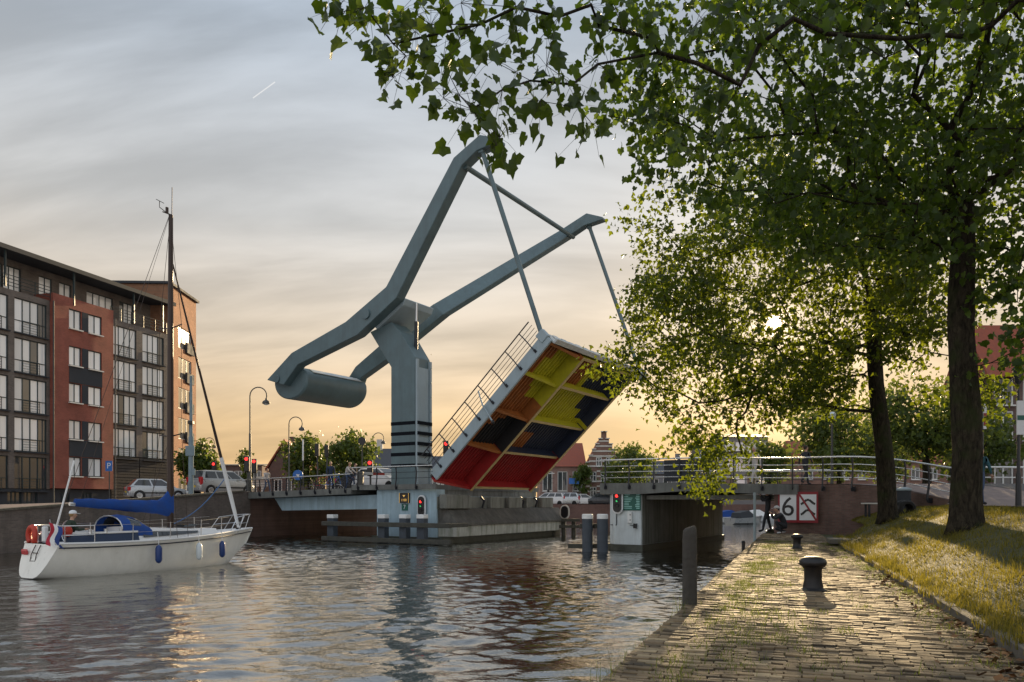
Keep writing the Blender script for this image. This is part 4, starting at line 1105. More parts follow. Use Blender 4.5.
# ------------------------------------------------------------------ apartment block on the left
def wall_with_holes(mb, O, A, N, s0, s1, z0, z1, holes, depth=.22, closed_depth=None):
    """front skin cut round the openings, with reveals; A along, N outwards (unit vectors)"""
    O, A, N = Vector(O), Vector(A), Vector(N)
    pt = lambda s, z, d=0: O + A * s + Vector((0, 0, z)) - N * d
    holes = [(max(a, s0), min(b, s1), max(c, z0), min(d, z1)) for a, b, c, d in holes if b > s0 and a < s1 and d > z0 and c < z1]
    S = sorted({s0, s1, *[h[0] for h in holes], *[h[1] for h in holes]}); Z = sorted({z0, z1, *[h[2] for h in holes], *[h[3] for h in holes]})
    for a, b in zip(S, S[1:]):
        for c, d in zip(Z, Z[1:]):
            m, n = (a + b) / 2, (c + d) / 2
            if any(h[0] < m < h[1] and h[2] < n < h[3] for h in holes): continue
            mb.quad(pt(a, c), pt(b, c), pt(b, d), pt(a, d))
    for a, b, c, d in holes:
        mb.quad(pt(a, c), pt(a, d), pt(a, d, depth), pt(a, c, depth)); mb.quad(pt(b, c), pt(b, d), pt(b, d, depth), pt(b, c, depth))
        mb.quad(pt(a, d), pt(b, d), pt(b, d, depth), pt(a, d, depth)); mb.quad(pt(a, c), pt(b, c), pt(b, c, depth), pt(a, c, depth))
    if closed_depth:
        e = closed_depth
        mb.quad(pt(s0, z0), pt(s0, z1), pt(s0, z1, e), pt(s0, z0, e)); mb.quad(pt(s1, z0), pt(s1, z1), pt(s1, z1, e), pt(s1, z0, e))
        mb.quad(pt(s0, z1), pt(s1, z1), pt(s1, z1, e), pt(s0, z1, e)); mb.quad(pt(s0, z0, e), pt(s1, z0, e), pt(s1, z1, e), pt(s0, z1, e))
def window(parent, O, A, N, a, b, c, d, lights=2, frame='frame_dark', glass='window_glass', rec=.14, transom=None, fw=.07, balustrade=False, sill=None):
    O, A, N = Vector(O), Vector(A), Vector(N)
    pt = lambda s, z, q: O + A * s + Vector((0, 0, z)) - N * q
    mb = MB()
    def bx(s0, s1, z0, z1, q0, q1): mb.obox(pt((s0 + s1) / 2, (z0 + z1) / 2, (q0 + q1) / 2), A * (s1 - s0) / 2, N * (q1 - q0) / 2, (0, 0, (z1 - z0) / 2))
    bx(a + .004, a + fw, c + .004, d - .004, rec - .05, rec + .02); bx(b - fw, b - .004, c + .004, d - .004, rec - .05, rec + .02)
    bx(a + fw, b - fw, c + .004, c + fw, rec - .048, rec + .018); bx(a + fw, b - fw, d - fw, d - .004, rec - .048, rec + .018)
    w = (b - a - 2 * fw) / lights
    for k in range(1, lights): bx(a + fw + w * k - fw * .45, a + fw + w * k + fw * .45, c + fw, d - fw, rec - .046, rec + .016)
    if transom: bx(a + fw, b - fw, c + (d - c) * transom - fw * .4, c + (d - c) * transom + fw * .4, rec - .044, rec + .014)
    win = mb.build('window', frame, parent)
    for k in range(lights):
        s0 = a + fw + w * k + (fw * .45 if k else 0); s1 = a + fw + w * (k + 1) - (fw * .45 if k < lights - 1 else 0)
        p = MB(); tilt = rnd.uniform(-.004, .004)
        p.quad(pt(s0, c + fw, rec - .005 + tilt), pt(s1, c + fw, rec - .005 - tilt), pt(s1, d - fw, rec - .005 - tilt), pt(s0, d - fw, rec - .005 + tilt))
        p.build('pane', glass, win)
    if balustrade:
        q = MB(); h = c + (d - c) * .36; a2, b2 = a + (b - a) * .24, b - (b - a) * .24
        for z in [h] + [c + (h - c) * t for t in (.15, .36, .57, .78)]:
            q.obox(pt((a2 + b2) / 2, z, -.02), A * (b2 - a2) / 2, N * .012, (0, 0, .022 if z == h else .012))
        for s_ in (a2, b2): q.obox(pt(s_, (c + h) / 2, -.02), A * .02, N * .014, (0, 0, (h - c) / 2))
        q.build('balustrade', 'frame_dark', win)
    if sill:
        q = MB(); q.obox(pt((a + b) / 2, c - .045, rec - .16), A * ((b - a) / 2 + .05), N * .16, (0, 0, .04)); q.build('sill', sill, win)
    return win

AX, AN = Vector((.2987, .9543, 0)), Vector((.9543, -.2987, 0))
AO = Vector((-35.5, 56, 0))
def fs(px):
    k = (px - PX0) / FPX
    return (k * 56 + 35.5) / (.2987 - k * .9543)
brick_mat('brown_brick', (.135, .115, .10), (.185, .155, .135), (.15, .14, .13), AX, streak=.3, dirt=(.04, .035, .03))
brick_mat('red_brick', (.29, .082, .055), (.34, .10, .07), (.16, .09, .07), AX, streak=.12, dirt=(.13, .05, .035))
TA = Vector((math.sin(R(-2.1)), math.cos(R(-2.1)), 0)); TN = Vector((TA.y, -TA.x, 0))
brick_mat('orange_brick', (.30, .13, .065), (.35, .16, .085), (.22, .13, .08), TA, streak=.12, dirt=(.16, .075, .045))
ZT = 20.25
def build_apartments():
    ap = empty('apartment_building', AO + Vector((0, 0, 1.9)), label='long brown and red brick apartment block along the left street', cat='building')
    sA, sB, sC, sE = fs(-75) - 9.6, fs(50), fs(110.5), fs(169)
    rows = [17.1 - 2.87 * k for k in range(5)]
    win = []
    for k, zt in enumerate(rows):                      # brown bay left of the red one
        for a, b, n in ((-60, -26, 4), (-23, 8.5, 4), (14.5, 47, 4)):
            win.append((fs(a), fs(b), zt - 2.5, zt, n))
        for j in (1, 2, 3): win.append((fs(-60) - 3.1 * j, fs(-60) - 3.1 * j + 2.5, zt - 2.5, zt, 4))
    for k, zt in enumerate(rows[:4]):
        for a, b in ((113, 136.5), (142.5, 164)): win.append((fs(a), fs(b), zt - 2.5, zt, 4))
    top = []
    for a, b, n in ((-40, -10, 4), (4, 19, 3), (19.8, 37.5, 3), (55, 68, 2), (75, 87, 2), (102, 128, 4), (134, 148, 3)): top.append((fs(a), fs(b), 17.75, 19.75, n))
    mb = MB(); holes = [w[:4] for w in win]
    wall_with_holes(mb, AO, AX, AN, sA, sB - .02, 3.3, 17.55, [h for h in holes if h[0] < sB], closed_depth=9)
    mb.build('wall', 'brown_brick', ap)
    mb = MB(); wall_with_holes(mb, AO, AX, AN, sC + .02, sE, 6.2, 17.55, [h for h in holes if h[0] > sB], closed_depth=9); mb.build('wall', 'brown_brick', ap)
    # red bay, slightly proud
    OB = AO + AN * .3; rh = []
    for k in range(5):
        zt = 17.3 - 2.87 * k
        rh += [(fs(66), fs(78.5), zt - 1.5, zt), (fs(85.5), fs(99), zt - 1.5, zt)]
    slate = [(fs(66) - .1, fs(99) + .1, 17.3 - 2.87 * k - 1.62, 17.3 - 2.87 * (k - 1) - 1.55) for k in (2, 4)]
    mb = MB(); wall_with_holes(mb, OB, AX, AN, sB, sC, 3.35, 18.15, rh, closed_depth=9); mb.build('bay_wall', 'red_brick', ap)
    for k in range(5):
        zt = 17.3 - 2.87 * k; a, b = fs(79) , fs(85)
        p = MB(); p.obox(OB + AX * (a + b) / 2 + AN * .02 + Vector((0, 0, zt - .75)), AX * (b - a) / 2, AN * .02, (0, 0, .74)); p.build('slate_panel', 'slate_panel', ap)
    for k in (0, 2):
        za, zb = 17.3 - 2.87 * (k + 2) + .03, 17.3 - 2.87 * (k + 1) - 1.53
        p = MB(); p.obox(OB + AX * (fs(66) + fs(99)) / 2 + AN * .02 + Vector((0, 0, (za + zb) / 2)), AX * (fs(99) - fs(66)) / 2, AN * .02, (0, 0, (zb - za) / 2)); p.build('slate_panel', 'slate_panel', ap)
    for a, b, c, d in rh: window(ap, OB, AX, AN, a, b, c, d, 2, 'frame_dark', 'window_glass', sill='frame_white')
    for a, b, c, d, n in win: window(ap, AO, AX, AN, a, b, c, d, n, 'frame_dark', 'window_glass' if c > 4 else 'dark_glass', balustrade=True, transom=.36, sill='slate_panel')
    # set-back top floor under a thin roof
    OT = AO - AN * 1.6
    mb = MB(); wall_with_holes(mb, OT, AX, AN, sA, sE, 17.56, ZT - .02, [t[:4] for t in top], closed_depth=7.2); mb.build('top_floor_wall', 'brown_brick', ap)
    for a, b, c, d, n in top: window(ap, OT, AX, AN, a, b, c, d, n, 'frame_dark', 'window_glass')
    mb = MB(); sm = (sA + sE) / 2
    mb.obox(AO + AX * sm - AN * 4.2 + Vector((0, 0, ZT + .09)), AX * ((sE - sA) / 2 + .2), AN * 4.7, (0, 0, .1)); roof = mb.build('roof', 'slate_panel', ap)
    mb = MB(); mb.obox(AO + AX * sm + AN * .56 + Vector((0, 0, ZT + .07)), AX * ((sE - sA) / 2 + .2), AN * .06, (0, 0, .16)); mb.build('gutter', 'lamp_metal', roof)
    for px in (-30, 2, 71, 131, 160):
        p = AO + AX * fs(px) + AN * .30; MB().bar(p + Vector((0, 0, 17.6)), p + Vector((0, 0, ZT)), .12).build('roof_post', 'frame_dark', ap)
    for a, b in ((-100, 2), (2, 50), (110, 131), (131, 166)):
        p0, p1 = AO + AX * fs(a) + AN * .05, AO + AX * fs(b) + AN * .05; mb = MB()
        for z in (18.55, 18.3, 18.05, 17.8): mb.bar(p0 + Vector((0, 0, z)), p1 + Vector((0, 0, z)), .04, .04)
        n = max(2, int((p1 - p0).length / 1.2))
        for k in range(n + 1): q = p0 + (p1 - p0) * k / n; mb.bar(q + Vector((0, 0, 17.56)), q + Vector((0, 0, 18.55)), .045)
        mb.build('terrace_railing', 'frame_dark', ap)
    # plinth, timber-clad ground floor, down pipes
    mb = MB(); ph = [(fs(a), fs(b), 2.15, 3.05) for a, b in ((8, 22), (24, 38), (60, 70), (82, 92))]
    wall_with_holes(mb, AO - AN * .05, AX, AN, sA, sC + .02, 1.6, 3.29, ph, closed_depth=8); mb.build('plinth', 'slate_panel', ap)
    for h in ph: window(ap, AO - AN * .05, AX, AN, *h, 3, 'frame_dark', 'dark_glass')
    z = 1.7
    base = MB(); base.obox(AO + AX * (sC + sE) / 2 - AN * 3.1 + Vector((0, 0, 3.9)), AX * (sE - sC - .1) / 2, AN * 3, (0, 0, 2.29)); base.build('ground_floor', 'dark_wood', ap)
    k = 0
    while z < 6.1:
        for a, b in ((111.5, 139), (140, 168)):
            p = MB(); p.obox(AO + AX * (fs(a) + fs(b)) / 2 - AN * .05 + Vector((0, 0, z + .12)), AX * (fs(b) - fs(a)) / 2, AN * (.045 + .012 * (k % 2)), (0, 0, .105)); p.build('cladding_board', 'dark_wood', ap)
        z += .245; k += 1
    for px in (49.3, 111.2):
        p = AO + AX * fs(px) + AN * .42; MB().tube([p + Vector((0, 0, 1.9)), p + Vector((0, 0, 17.5))], .06, 8).build('down_pipe', 'lamp_metal', ap)
build_apartments()

def build_corner_tower():
    C0 = Vector((-31.35, 69.4, 0)); ZR = 22.2
    t = empty('apartment_tower', C0 + Vector((0, 0, 2)), label='tall orange brick end block catching the sun beside the mast', cat='building')
    Ls = 6.6
    wins = []
    for k in range(6):
        zt = 18.9 - 2.87 * k; wins.append((2.2, 5.4, zt - 2.0, zt))
    mb = MB(); wall_with_holes(mb, C0, TA, TN, 0, Ls, 1.8, ZR, wins, depth=.2)
    q = lambda s, d, z: C0 + TA * s - TN * d + Vector((0, 0, z))
    mb.quad(q(0, 0, 1.8), q(0, 0, ZR), q(0, 12, ZR), q(0, 12, 1.8)); mb.quad(q(Ls, 0, 1.8), q(Ls, 0, ZR), q(Ls, 12, ZR), q(Ls, 12, 1.8)); mb.quad(q(0, 12, 1.8), q(Ls, 12, 1.8), q(Ls, 12, ZR), q(0, 12, ZR))
    mb.build('wall', 'orange_brick', t)
    mb = MB(); mb.obox(q(Ls / 2, 6, ZR + .12), TA * (Ls / 2 + .2), TN * 6.25, (0, 0, .11)); mb.build('roof', 'slate_panel', t)
    for a, b, c, d in wins:
        w = window(t, C0, TA, TN, a, b, c, d, 3, 'frame_white', 'sun_glass')
        p = MB(); p.obox(C0 + TA * (b - .7) + TN * .12 + Vector((0, 0, c + .25)), TA * .9, TN * .10, (0, 0, .5)); p.build('balcony', 'slate_panel', t, bevel=.02)
glass_mat('sun_glass', (.30, .27, .22), 1.6, .07, 0.2)
build_corner_tower()

# ------------------------------------------------------------------ houses across the water and behind the bridge
EX, EN = Vector((1, 0, 0)), Vector((0, -1, 0))
def house(label, px0, px1, D, zb, ze, zr, wall, roof, wins, depth=9, gable=False, name='house', frame='frame_white', glass='dark_glass', chimney=None, cat='house', group=None):
    """a house facing the canal; wins: (fraction along, fraction up, width, height, lights)"""
    x0, x1 = (px0 - PX0) / FPX * D, (px1 - PX0) / FPX * D; O = Vector((x0, D, 0)); w = x1 - x0
    r = empty(name, (x0 + w / 2, D, zb), label=label, cat=cat, group=group)
    H = [(w * f - ww / 2, w * f + ww / 2, zb + (ze - zb) * g - hh / 2, zb + (ze - zb) * g + hh / 2) for f, g, ww, hh, n in wins]
    mb = MB(); wall_with_holes(mb, O, EX, EN, 0, w, zb, ze, H, .15, depth)
    if gable:
        mb.prism([(x0, D, ze), (x1, D, ze), ((x0 + x1) / 2, D, zr)], (0, .3, 0))
    mb.build('wall', wall, r)
    for h, (f, g, ww, hh, n) in zip(H, wins): window(r, O, EX, EN, *h, n, frame, glass, rec=.1, fw=.09, sill=frame)
    mb = MB(); e = .3; t = .16
    if gable:
        mb.loft([[Vector((x0 - e, D - .2, ze - .1)), Vector(((x0 + x1) / 2, D - .2, zr + .1)), Vector((x1 + e, D - .2, ze - .1)), Vector((x1 + e, D - .2, ze + t)), Vector(((x0 + x1) / 2, D - .2, zr + .1 + t * 1.5)), Vector((x0 - e, D - .2, ze + t))],
                 [Vector((x0 - e, D + depth, ze - .1)), Vector(((x0 + x1) / 2, D + depth, zr + .1)), Vector((x1 + e, D + depth, ze - .1)), Vector((x1 + e, D + depth, ze + t)), Vector(((x0 + x1) / 2, D + depth, zr + .1 + t * 1.5)), Vector((x0 - e, D + depth, ze + t))]])
    else:
        mb.prism([(x0 - .2, D - .4, ze + .003), (x0 - .2, D + depth / 2, zr), (x0 - .2, D + depth + .3, ze + .003)], (w + .4, 0, 0))
    ro = mb.build('roof', roof, r)
    for f in (chimney or ()):
        MB().box((x0 + w * f, D + depth / 2, zr + .35), (.7, .6, 1.5)).build('chimney', wall, ro)
    return r
brick_mat('house_brick', (.20, .10, .075), (.25, .13, .10), (.22, .18, .15), EX, streak=.15)
brick_mat('house_brick_dark', (.10, .06, .055), (.14, .085, .07), (.12, .10, .09), EX, streak=.15)
brick_mat('house_brick_pink', (.28, .17, .14), (.33, .20, .17), (.25, .2, .18), EX, streak=.15)

def stepped_gable():
    D = 100.0; px0, px1 = 586, 622
    x0, x1 = (px0 - PX0) / FPX * D, (px1 - PX0) / FPX * D; w = x1 - x0; zb = 1.9; cx = (x0 + x1) / 2
    r = empty('gable_house', (cx, D, zb), label='stepped-gable brick house with white stone bands across the water', cat='house')
    ze = 6.6; O = Vector((x0, D, 0)); frames = []
    H = [(w * f - .42, w * f + .42, z, z + 1.3) for z in (5.0, 3.0) for f in (.2, .5, .8)] + [(w * f - .38, w * f + .38, 7.0, 8.2) for f in (.36, .64)]
    mb = MB(); wall_with_holes(mb, O, EX, EN, 0, w, zb, ze, H[:6], .15, 8); mb.build('wall', 'house_brick', r)
    steps = [(0, 6.6, 7.5), (.09, 7.5, 8.4), (.18, 8.4, 9.2), (.27, 9.2, 9.9), (.36, 9.9, 10.6), (.43, 10.6, 11.5)]
    for k, (f, z0, z1) in enumerate(steps):
        a, b = x0 + w * f, x1 - w * f
        hs = [h for h in H[6:] if z0 < h[3] and h[2] < z1]
        mb = MB(); mm = MB(); wall_with_holes(mb, O, EX, EN, w * f, w * (1 - f), z0, z1, hs, .15, .5); st = mb.build('gable_step', 'house_brick', r)
        for q in (a, b): MB().box((q + (.2 if q == a else -.2), D - .02, z1 + .06), (.55, .62, .11)).build('coping', 'render_white', st)
    for h in H: window(r, O, EX, EN, *h, 2, 'frame_white', 'dark_glass', rec=.08, fw=.1, transom=.6, sill='frame_white')
    z = 2.4
    while z < 10.6:                                    # white bands and blocks
        f = max([s[0] for s in steps if s[1] <= z] + [0])
        segs = [(w * f, w * (1 - f))]
        for h in H:
            if h[2] - .1 < z < h[3] + .1:
                segs = [q for a, b in segs for q in ((a, min(b, h[0] - .05)), (max(a, h[1] + .05), b)) if q[1] - q[0] > .1]
        for a, b in segs: MB().obox(O + EX * (a + b) / 2 + EN * .02 + Vector((0, 0, z)), EX * (b - a) / 2, EN * .03, (0, 0, .095)).build('stone_band', 'render_white', r)
        z += .66
    MB().prism([(x0 + .1, D + .5, 6.6), (x1 - .1, D + .5, 6.6), (cx, D + .5, 10.9)], (0, 8, 0)).build('roof', 'roof_red', r)
stepped_gable()
W = lambda n, rows, ww=1.0, hh=1.5, l=2: [((k + .5) / n, g, ww, hh, l) for g in rows for k in range(n)]
house('purple-brown brick house with tall arched windows beside the stepped gable', 540, 585, 101, 1.9, 7.0, 10.6, 'house_brick_pink', 'roof_red', W(3, (.62,), 1.3, 2.6, 2) + W(3, (.2,), .9, 1.2, 2), depth=12)
for k in range(3):                                       # round arches over its windows
    pass
house('long dark-roofed brick terrace behind the far tree', 622, 700, 112, 1.9, 6.4, 8.6, 'render_grey', 'roof_slate', W(6, (.7,), 1.3, 1.4, 2) + W(6, (.25,), 1.2, 1.4, 2), chimney=(.3, .8))
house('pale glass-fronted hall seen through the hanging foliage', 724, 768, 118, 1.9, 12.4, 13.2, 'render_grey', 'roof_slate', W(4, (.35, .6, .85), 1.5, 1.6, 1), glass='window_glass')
house('dark brick warehouse under the right span', 700, 790, 132, 1.9, 9.5, 12, 'house_brick_dark', 'roof_slate', W(7, (.3, .62), 1.0, 1.6, 2))
house('brick house with white gable trim behind the left approach', 268, 301, 92, 2.0, 6.2, 9.6, 'house_brick_dark', 'roof_red', [(.3, .55, 1.0, 1.5, 2), (.7, .55, 1.0, 1.5, 2)], gable=True, depth=12, chimney=(.3,))
house('low flat brick row far behind the parked cars', 205, 262, 118, 2.0, 8.0, 8.4, 'house_brick_dark', 'roof_slate', W(6, (.75, .4), 1.2, 1.3, 2))
house('white rendered garage front behind the traffic light', 238, 275, 100, 2.0, 5.4, 5.8, 'render_white', 'roof_slate', W(3, (.5,), 1.4, 1.5, 2))
house('slate-roofed house with skylights just left of the tower', 366, 402, 88, 2.0, 5.6, 8.8, 'render_white', 'roof_slate', W(3, (.6,), 1.0, 1.4, 2), chimney=(.2,))
house('grey house with dark mansard between the two leafy trees', 328, 368, 104, 2.0, 6.2, 9.4, 'render_grey', 'roof_slate', W(3, (.6,), 1.1, 1.5, 2), chimney=(.6,))
house('white fronted house hidden behind the raised leaf', 425, 470, 90, 2.0, 5.4, 8.0, 'render_white', 'roof_slate', W(3, (.6,), 1.0, 1.4, 2))
house('dark brick house with a red tiled roof behind the right street', 988, 1120, 44, 2.2, 9.5, 13.0, 'house_brick_dark', 'roof_red', [(f, g, 1.15, 1.7, 2) for g in (.24, .62, .9) for f in (.12, .34, .54, .74, .92)], depth=4)
house('long brick terrace behind the right-hand trees', 800, 960, 96, 2.0, 7.4, 10.4, 'house_brick', 'roof_red', W(9, (.3, .72), 1.1, 1.5, 2), chimney=(.2, .6))
# ------------------------------------------------------------------ sailboat (local: x forward from the stern, y to port, z up from the water)
HB = Vector((.51, .86, 0)); hb_rot = math.atan2(HB.y, HB.x)
boat = empty('sailboat', (-14.25, 23.0, 0), hb_rot, 'white sailboat with blue boom cover motoring along the canal', 'sailboat')
BL = 7.45
def half(x):
    f = x / BL; return 1.30 * (1 - max(0, (f - .42) / .58) ** 2.3) * (1 - .27 * max(0, (.42 - f) / .42) ** 1.6)
def sheer(x): f = x / BL; return .98 + .18 * (f - .35) ** 2 * 2.2 + .10 * f
def hull_ring(x, sc=1.0):
    b = half(x) * sc; s = sheer(x); f = x / BL; keel = -.38 * math.sin(math.pi * min(1, max(.0, f * .82 + .12))) - .02
    rise = max(0, (f - .86) / .14)
    keel = keel * (1 - rise) + (.15 + .5 * rise) * rise
    aft = max(0, (.16 - f) / .16); keel = keel * (1 - aft) + .03 * aft
    pts = []
    for k in range(13):
        t = -1 + 2 * k / 12; a = abs(t)
        y = b * math.copysign(a ** .62 if a < .8 else .87 + (a - .8) * .65, t)
        z = keel + (s - keel) * (max(0, a - .12) / .88) ** 1.9
        rk = -.42 * (1 - (z - 0) / 1.0) * max(0, 1 - x / 1.0)            # transom raked forward at the top
        bk = .62 * (z / s) * rise if z > 0 else 0
        pts.append(Vector((x + rk + bk - .62 * rise * .35, y, z)))
    return pts
xs = [0.0, .35, .9, 1.6, 2.5, 3.4, 4.4, 5.3, 6.1, 6.7, 7.15, 7.5, BL]
def build_boat():
    rings = [hull_ring(x) for x in xs]; rings[-1] = [Vector((p.x, p.y * .25, p.z)) for p in rings[-1]]
    mb = MB(); n = 13
    for r in rings: mb.v += [tuple(p) for p in r]
    for i in range(len(rings) - 1):
        for k in range(n - 1): mb.f.append((i * n + k, i * n + k + 1, (i + 1) * n + k + 1, (i + 1) * n + k)); mb.m.append(0)
    mb.f.append(tuple(range(n))); mb.m.append(0); mb.f.append(tuple((len(rings) - 1) * n + k for k in range(n))); mb.m.append(0)
    hull = mb.build('hull', 'gelcoat', boat, local=True, smooth=50)
    # boot top line and rubbing strake
    for side in (0, 12):
        pts = []
        for r in rings: pts.append(r[side] + Vector((0, .012 * (-1 if side == 0 else 1), -.10)))
        MB().tube(pts, .022, 6).build('rubbing_strake', 'rail_dark', hull, local=True, smooth=60)
        pts = [r[side] + Vector((0, 0, .03)) for r in rings]
        MB().tube(pts, .035, 6).build('toe_rail', 'gel_white', hull, local=True, smooth=60)
    # deck
    mb = MB()
    for r in rings: mb.v += [tuple(r[0]), (r[0].x, 0, r[0].z + .05), tuple(r[12])]
    for i in range(len(rings) - 1):
        for k in range(2): mb.f.append((i * 3 + k, i * 3 + k + 1, (i + 1) * 3 + k + 1, (i + 1) * 3 + k)); mb.m.append(0)
    mb.build('deck', 'gel_white', boat, local=True)
    # cockpit coaming (navy inside) and coachroof
    def lump(name, m, x0, x1, w0, w1, h0, h1, zoff=.0, taper=.8, n=8, parent=boat):
        rg = []
        for i in range(n + 1):
            f = i / n; x = x0 + (x1 - x0) * f; w = w0 + (w1 - w0) * f; h = h0 + (h1 - h0) * f; z = sheer(x) + zoff
            rg.append([Vector((x, -w, z)), Vector((x, -w * taper, z + h)), Vector((x, 0, z + h * 1.08)), Vector((x, w * taper, z + h)), Vector((x, w, z))])
        return MB().loft(rg).build(name, m, parent, local=True, smooth=35)
    for sg in (-1, 1):
        mb = MB()
        mb.loft([[Vector((x, sg * (half(x) - .18), sheer(x) + .0)), Vector((x, sg * (half(x) - .30), sheer(x) + .30)), Vector((x, sg * (half(x) - .40), sheer(x) + .30)), Vector((x, sg * (half(x) - .42), sheer(x) + .0))] for x in (.35, .9, 1.6, 2.5)]); c = mb.build('coaming', 'navy_paint', boat, local=True)
        mb = MB(); mb.loft([[Vector((x, sg * (half(x) - .28), sheer(x) + .302)), Vector((x, sg * (half(x) - .28), sheer(x) + .36)), Vector((x, sg * (half(x) - .43), sheer(x) + .36)), Vector((x, sg * (half(x) - .43), sheer(x) + .302))] for x in (.35, .9, 1.6, 2.5)]); mb.build('coaming_cap', 'gel_white', c, local=True)
    cab = lump('coachroof', 'gel_white', 2.5, 6.0, .92, .42, .42, .16, .03)
    for sg in (-1, 1):
        mb = MB(); mb.loft([[Vector((x, sg * (.92 - .5 * f) * .955 + sg * .03, sheer(x) + .09 + .03)), Vector((x, sg * (.92 - .5 * f) * .86 + sg * .035, sheer(x) + .03 + (.42 - .26 * f) * .72))] for f, x in [(q, 2.5 + 3.5 * q) for q in (.08, .3, .55, .75)]], cap=False); mb.build('cabin_window', 'clear_glass', cab, local=True)
    lump('hatch', 'clear_glass', 4.75, 5.25, .25, .22, .07, .06, .34, .9, 3)
    # sprayhood: blue canvas over hoops with clear panels
    rg = []
    for f, x, h, w in ((0, 2.1, .66, .80), (.33, 2.4, .70, .84), (.66, 2.75, .62, .84), (1, 3.15, .32, .80)):
        rg.append([Vector((x, w * math.cos(t), sheer(x) + .18 + h * max(0, math.sin(t)) ** .6)) for t in [math.pi * k / 10 for k in range(11)]])
    mb = MB(); n = 11
    for r_ in rg: mb.v += [tuple(p) for p in r_]
    for i in range(3):
        for k in range(n - 1): mb.f.append((i * n + k, i * n + k + 1, (i + 1) * n + k + 1, (i + 1) * n + k)); mb.m.append(1 if (i == 2 and 2 <= k <= 7) or (i == 1 and k in (1, 2, 7, 8)) else 0)
    hood = mb.build('sprayhood', ['canvas_blue', 'clear_glass'], boat, local=True, smooth=50)
    MB().tube(rg[0], .022, 6).build('hoop', 'alu', hood, local=True)
    # mast, spreaders, boom, sail cover
    mx, mz = 4.36, 12.4
    mast = MB().tube([(mx, 0, .9), (mx, 0, 6), (mx + .02, 0, mz)], [.115, .11, .075], 12).build('mast', 'mast_dark', boat, local=True, smooth=60)
    for z in (4.6, 8.4): MB().tube([(mx, -.62, z + .08), (mx, 0, z), (mx, .62, z + .08)], .022, 6).build('spreader', 'mast_dark', mast, local=True)
    mb = MB(); mb.tube([(mx + .06, 0, mz), (mx + .07, 0, mz + 1.0)], .014, 6); mb.build('aerial', 'mast_dark', mast, local=True)
    mb = MB(); mb.tube([(mx, 0, mz - .02), (mx - .42, 0, mz + .14), (mx - .42, 0, mz + .36)], .014, 6); mb.tube([(mx - .55, 0, mz + .37), (mx - .25, 0, mz + .33)], .012, 5); mb.box((mx - .13, 0, mz + .12), (.09, .05, .22)); mb.box((mx - .12, 0, mz + .02), (.36, .03, .03)); mb.build('wind_vane', 'mast_dark', mast, local=True)
    MB().tube([(mx - .1, 0, 2.02), (.85, 0, 2.24)], .06, 10).build('boom', 'alu', boat, local=True, smooth=60)
    rg = []
    g = random.Random(3)
    for i in range(19):
        f = i / 18; x = mx + .05 - f * 3.4; zc = 2.08 + .17 * f; up = .16 + .12 * (1 - f) + .50 * max(0, 1 - f / .16) ** 1.5; dn = .16 * (1 - f) + .09 + (.06 if f < .1 else 0)
        w = .13 * (1 - .35 * f)
        rg.append([Vector((x, w * math.cos(t) * (1 + g.uniform(-.12, .12)), zc + (up if math.sin(t) > 0 else dn) * math.sin(t) * (1 + g.uniform(-.08, .08)))) for t in [2 * math.pi * k / 12 for k in range(12)]])
    MB().loft(rg).build('sail_cover', 'canvas_blue', boat, local=True, smooth=60)
    # furled jib, stays, lines
    a, b = Vector((7.3, 0, 1.28)), Vector((mx + .1, 0, 10.7)); pts = [a + (b - a) * k / 14 for k in range(15)]
    mb = MB(); mb.tube(pts[:5], [.05, .07, .078, .075, .07], 8); mb.build('furled_jib', 'gel_white', boat, local=True, smooth=60)
    mb = MB(); mb.tube(pts[4:], [.055 - .003 * k for k in range(11)], 8); mb.build('furled_jib', 'mast_dark', boat, local=True, smooth=60)
    MB().lathe((7.27, 0, 1.2), [(.09, 0), (.09, .1), (.03, .12)], 10).build('furler', 'black_plastic', boat, local=True)
    def line(name, p, q, r=.008, m='mast_dark', sag=0):
        p, q = Vector(p), Vector(q); mb = MB(); mb.tube([p + (q - p) * k / 8 - Vector((0, 0, sag * math.sin(math.pi * k / 8))) for k in range(9)], r, 4); mb.build(name, m, boat, local=True)
    line('backstay', (.25, 0, 1.0), (mx - .05, 0, mz - .05), .009)
    line('backstay_lower', (.22, -.2, 1.05), (1.0, 0, 3.6), .028, 'gel_white')
    for sg in (-1, 1):
        line('shroud', (mx - .1, sg * 1.12, 1.05), (mx, sg * .62, 4.68)); line('shroud', (mx, sg * .62, 4.68), (mx, sg * .62, 8.48)); line('shroud', (mx, sg * .62, 8.48), (mx, 0, mz - .1)); line('shroud', (mx - .5, sg * 1.1, 1.05), (mx, 0, 4.6))
    line('topping_lift', (1.15, 0, 2.25), (mx - .05, 0, mz - .1), .006)
    line('mooring_line', (4.3, -.3, 1.55), (6.9, .3, 3.2), .018, 'rope', .25)
    # pulpit, pushpit, stanchions, guard wires
    mb = MB()
    for sg in (-1, 1):
        mb.tube([(6.35, sg * .62, 1.1), (6.8, sg * .52, 1.72), (7.35, sg * .34, 1.80), (7.72, sg * .16, 1.82)], .016, 6); mb.tube([(6.9, sg * .42, 1.15), (7.3, sg * .34, 1.80)], .014, 6); mb.tube([(7.45, sg * .15, 1.2), (7.68, sg * .17, 1.82)], .014, 6); mb.tube([(6.6, sg * .56, 1.45), (7.6, sg * .17, 1.52)], .012, 6)
    mb.tube([(7.72, -.16, 1.82), (7.76, 0, 1.82), (7.72, .16, 1.82)], .016, 6); mb.build('pulpit', 'alu', boat, local=True, smooth=60)
    mb = MB()
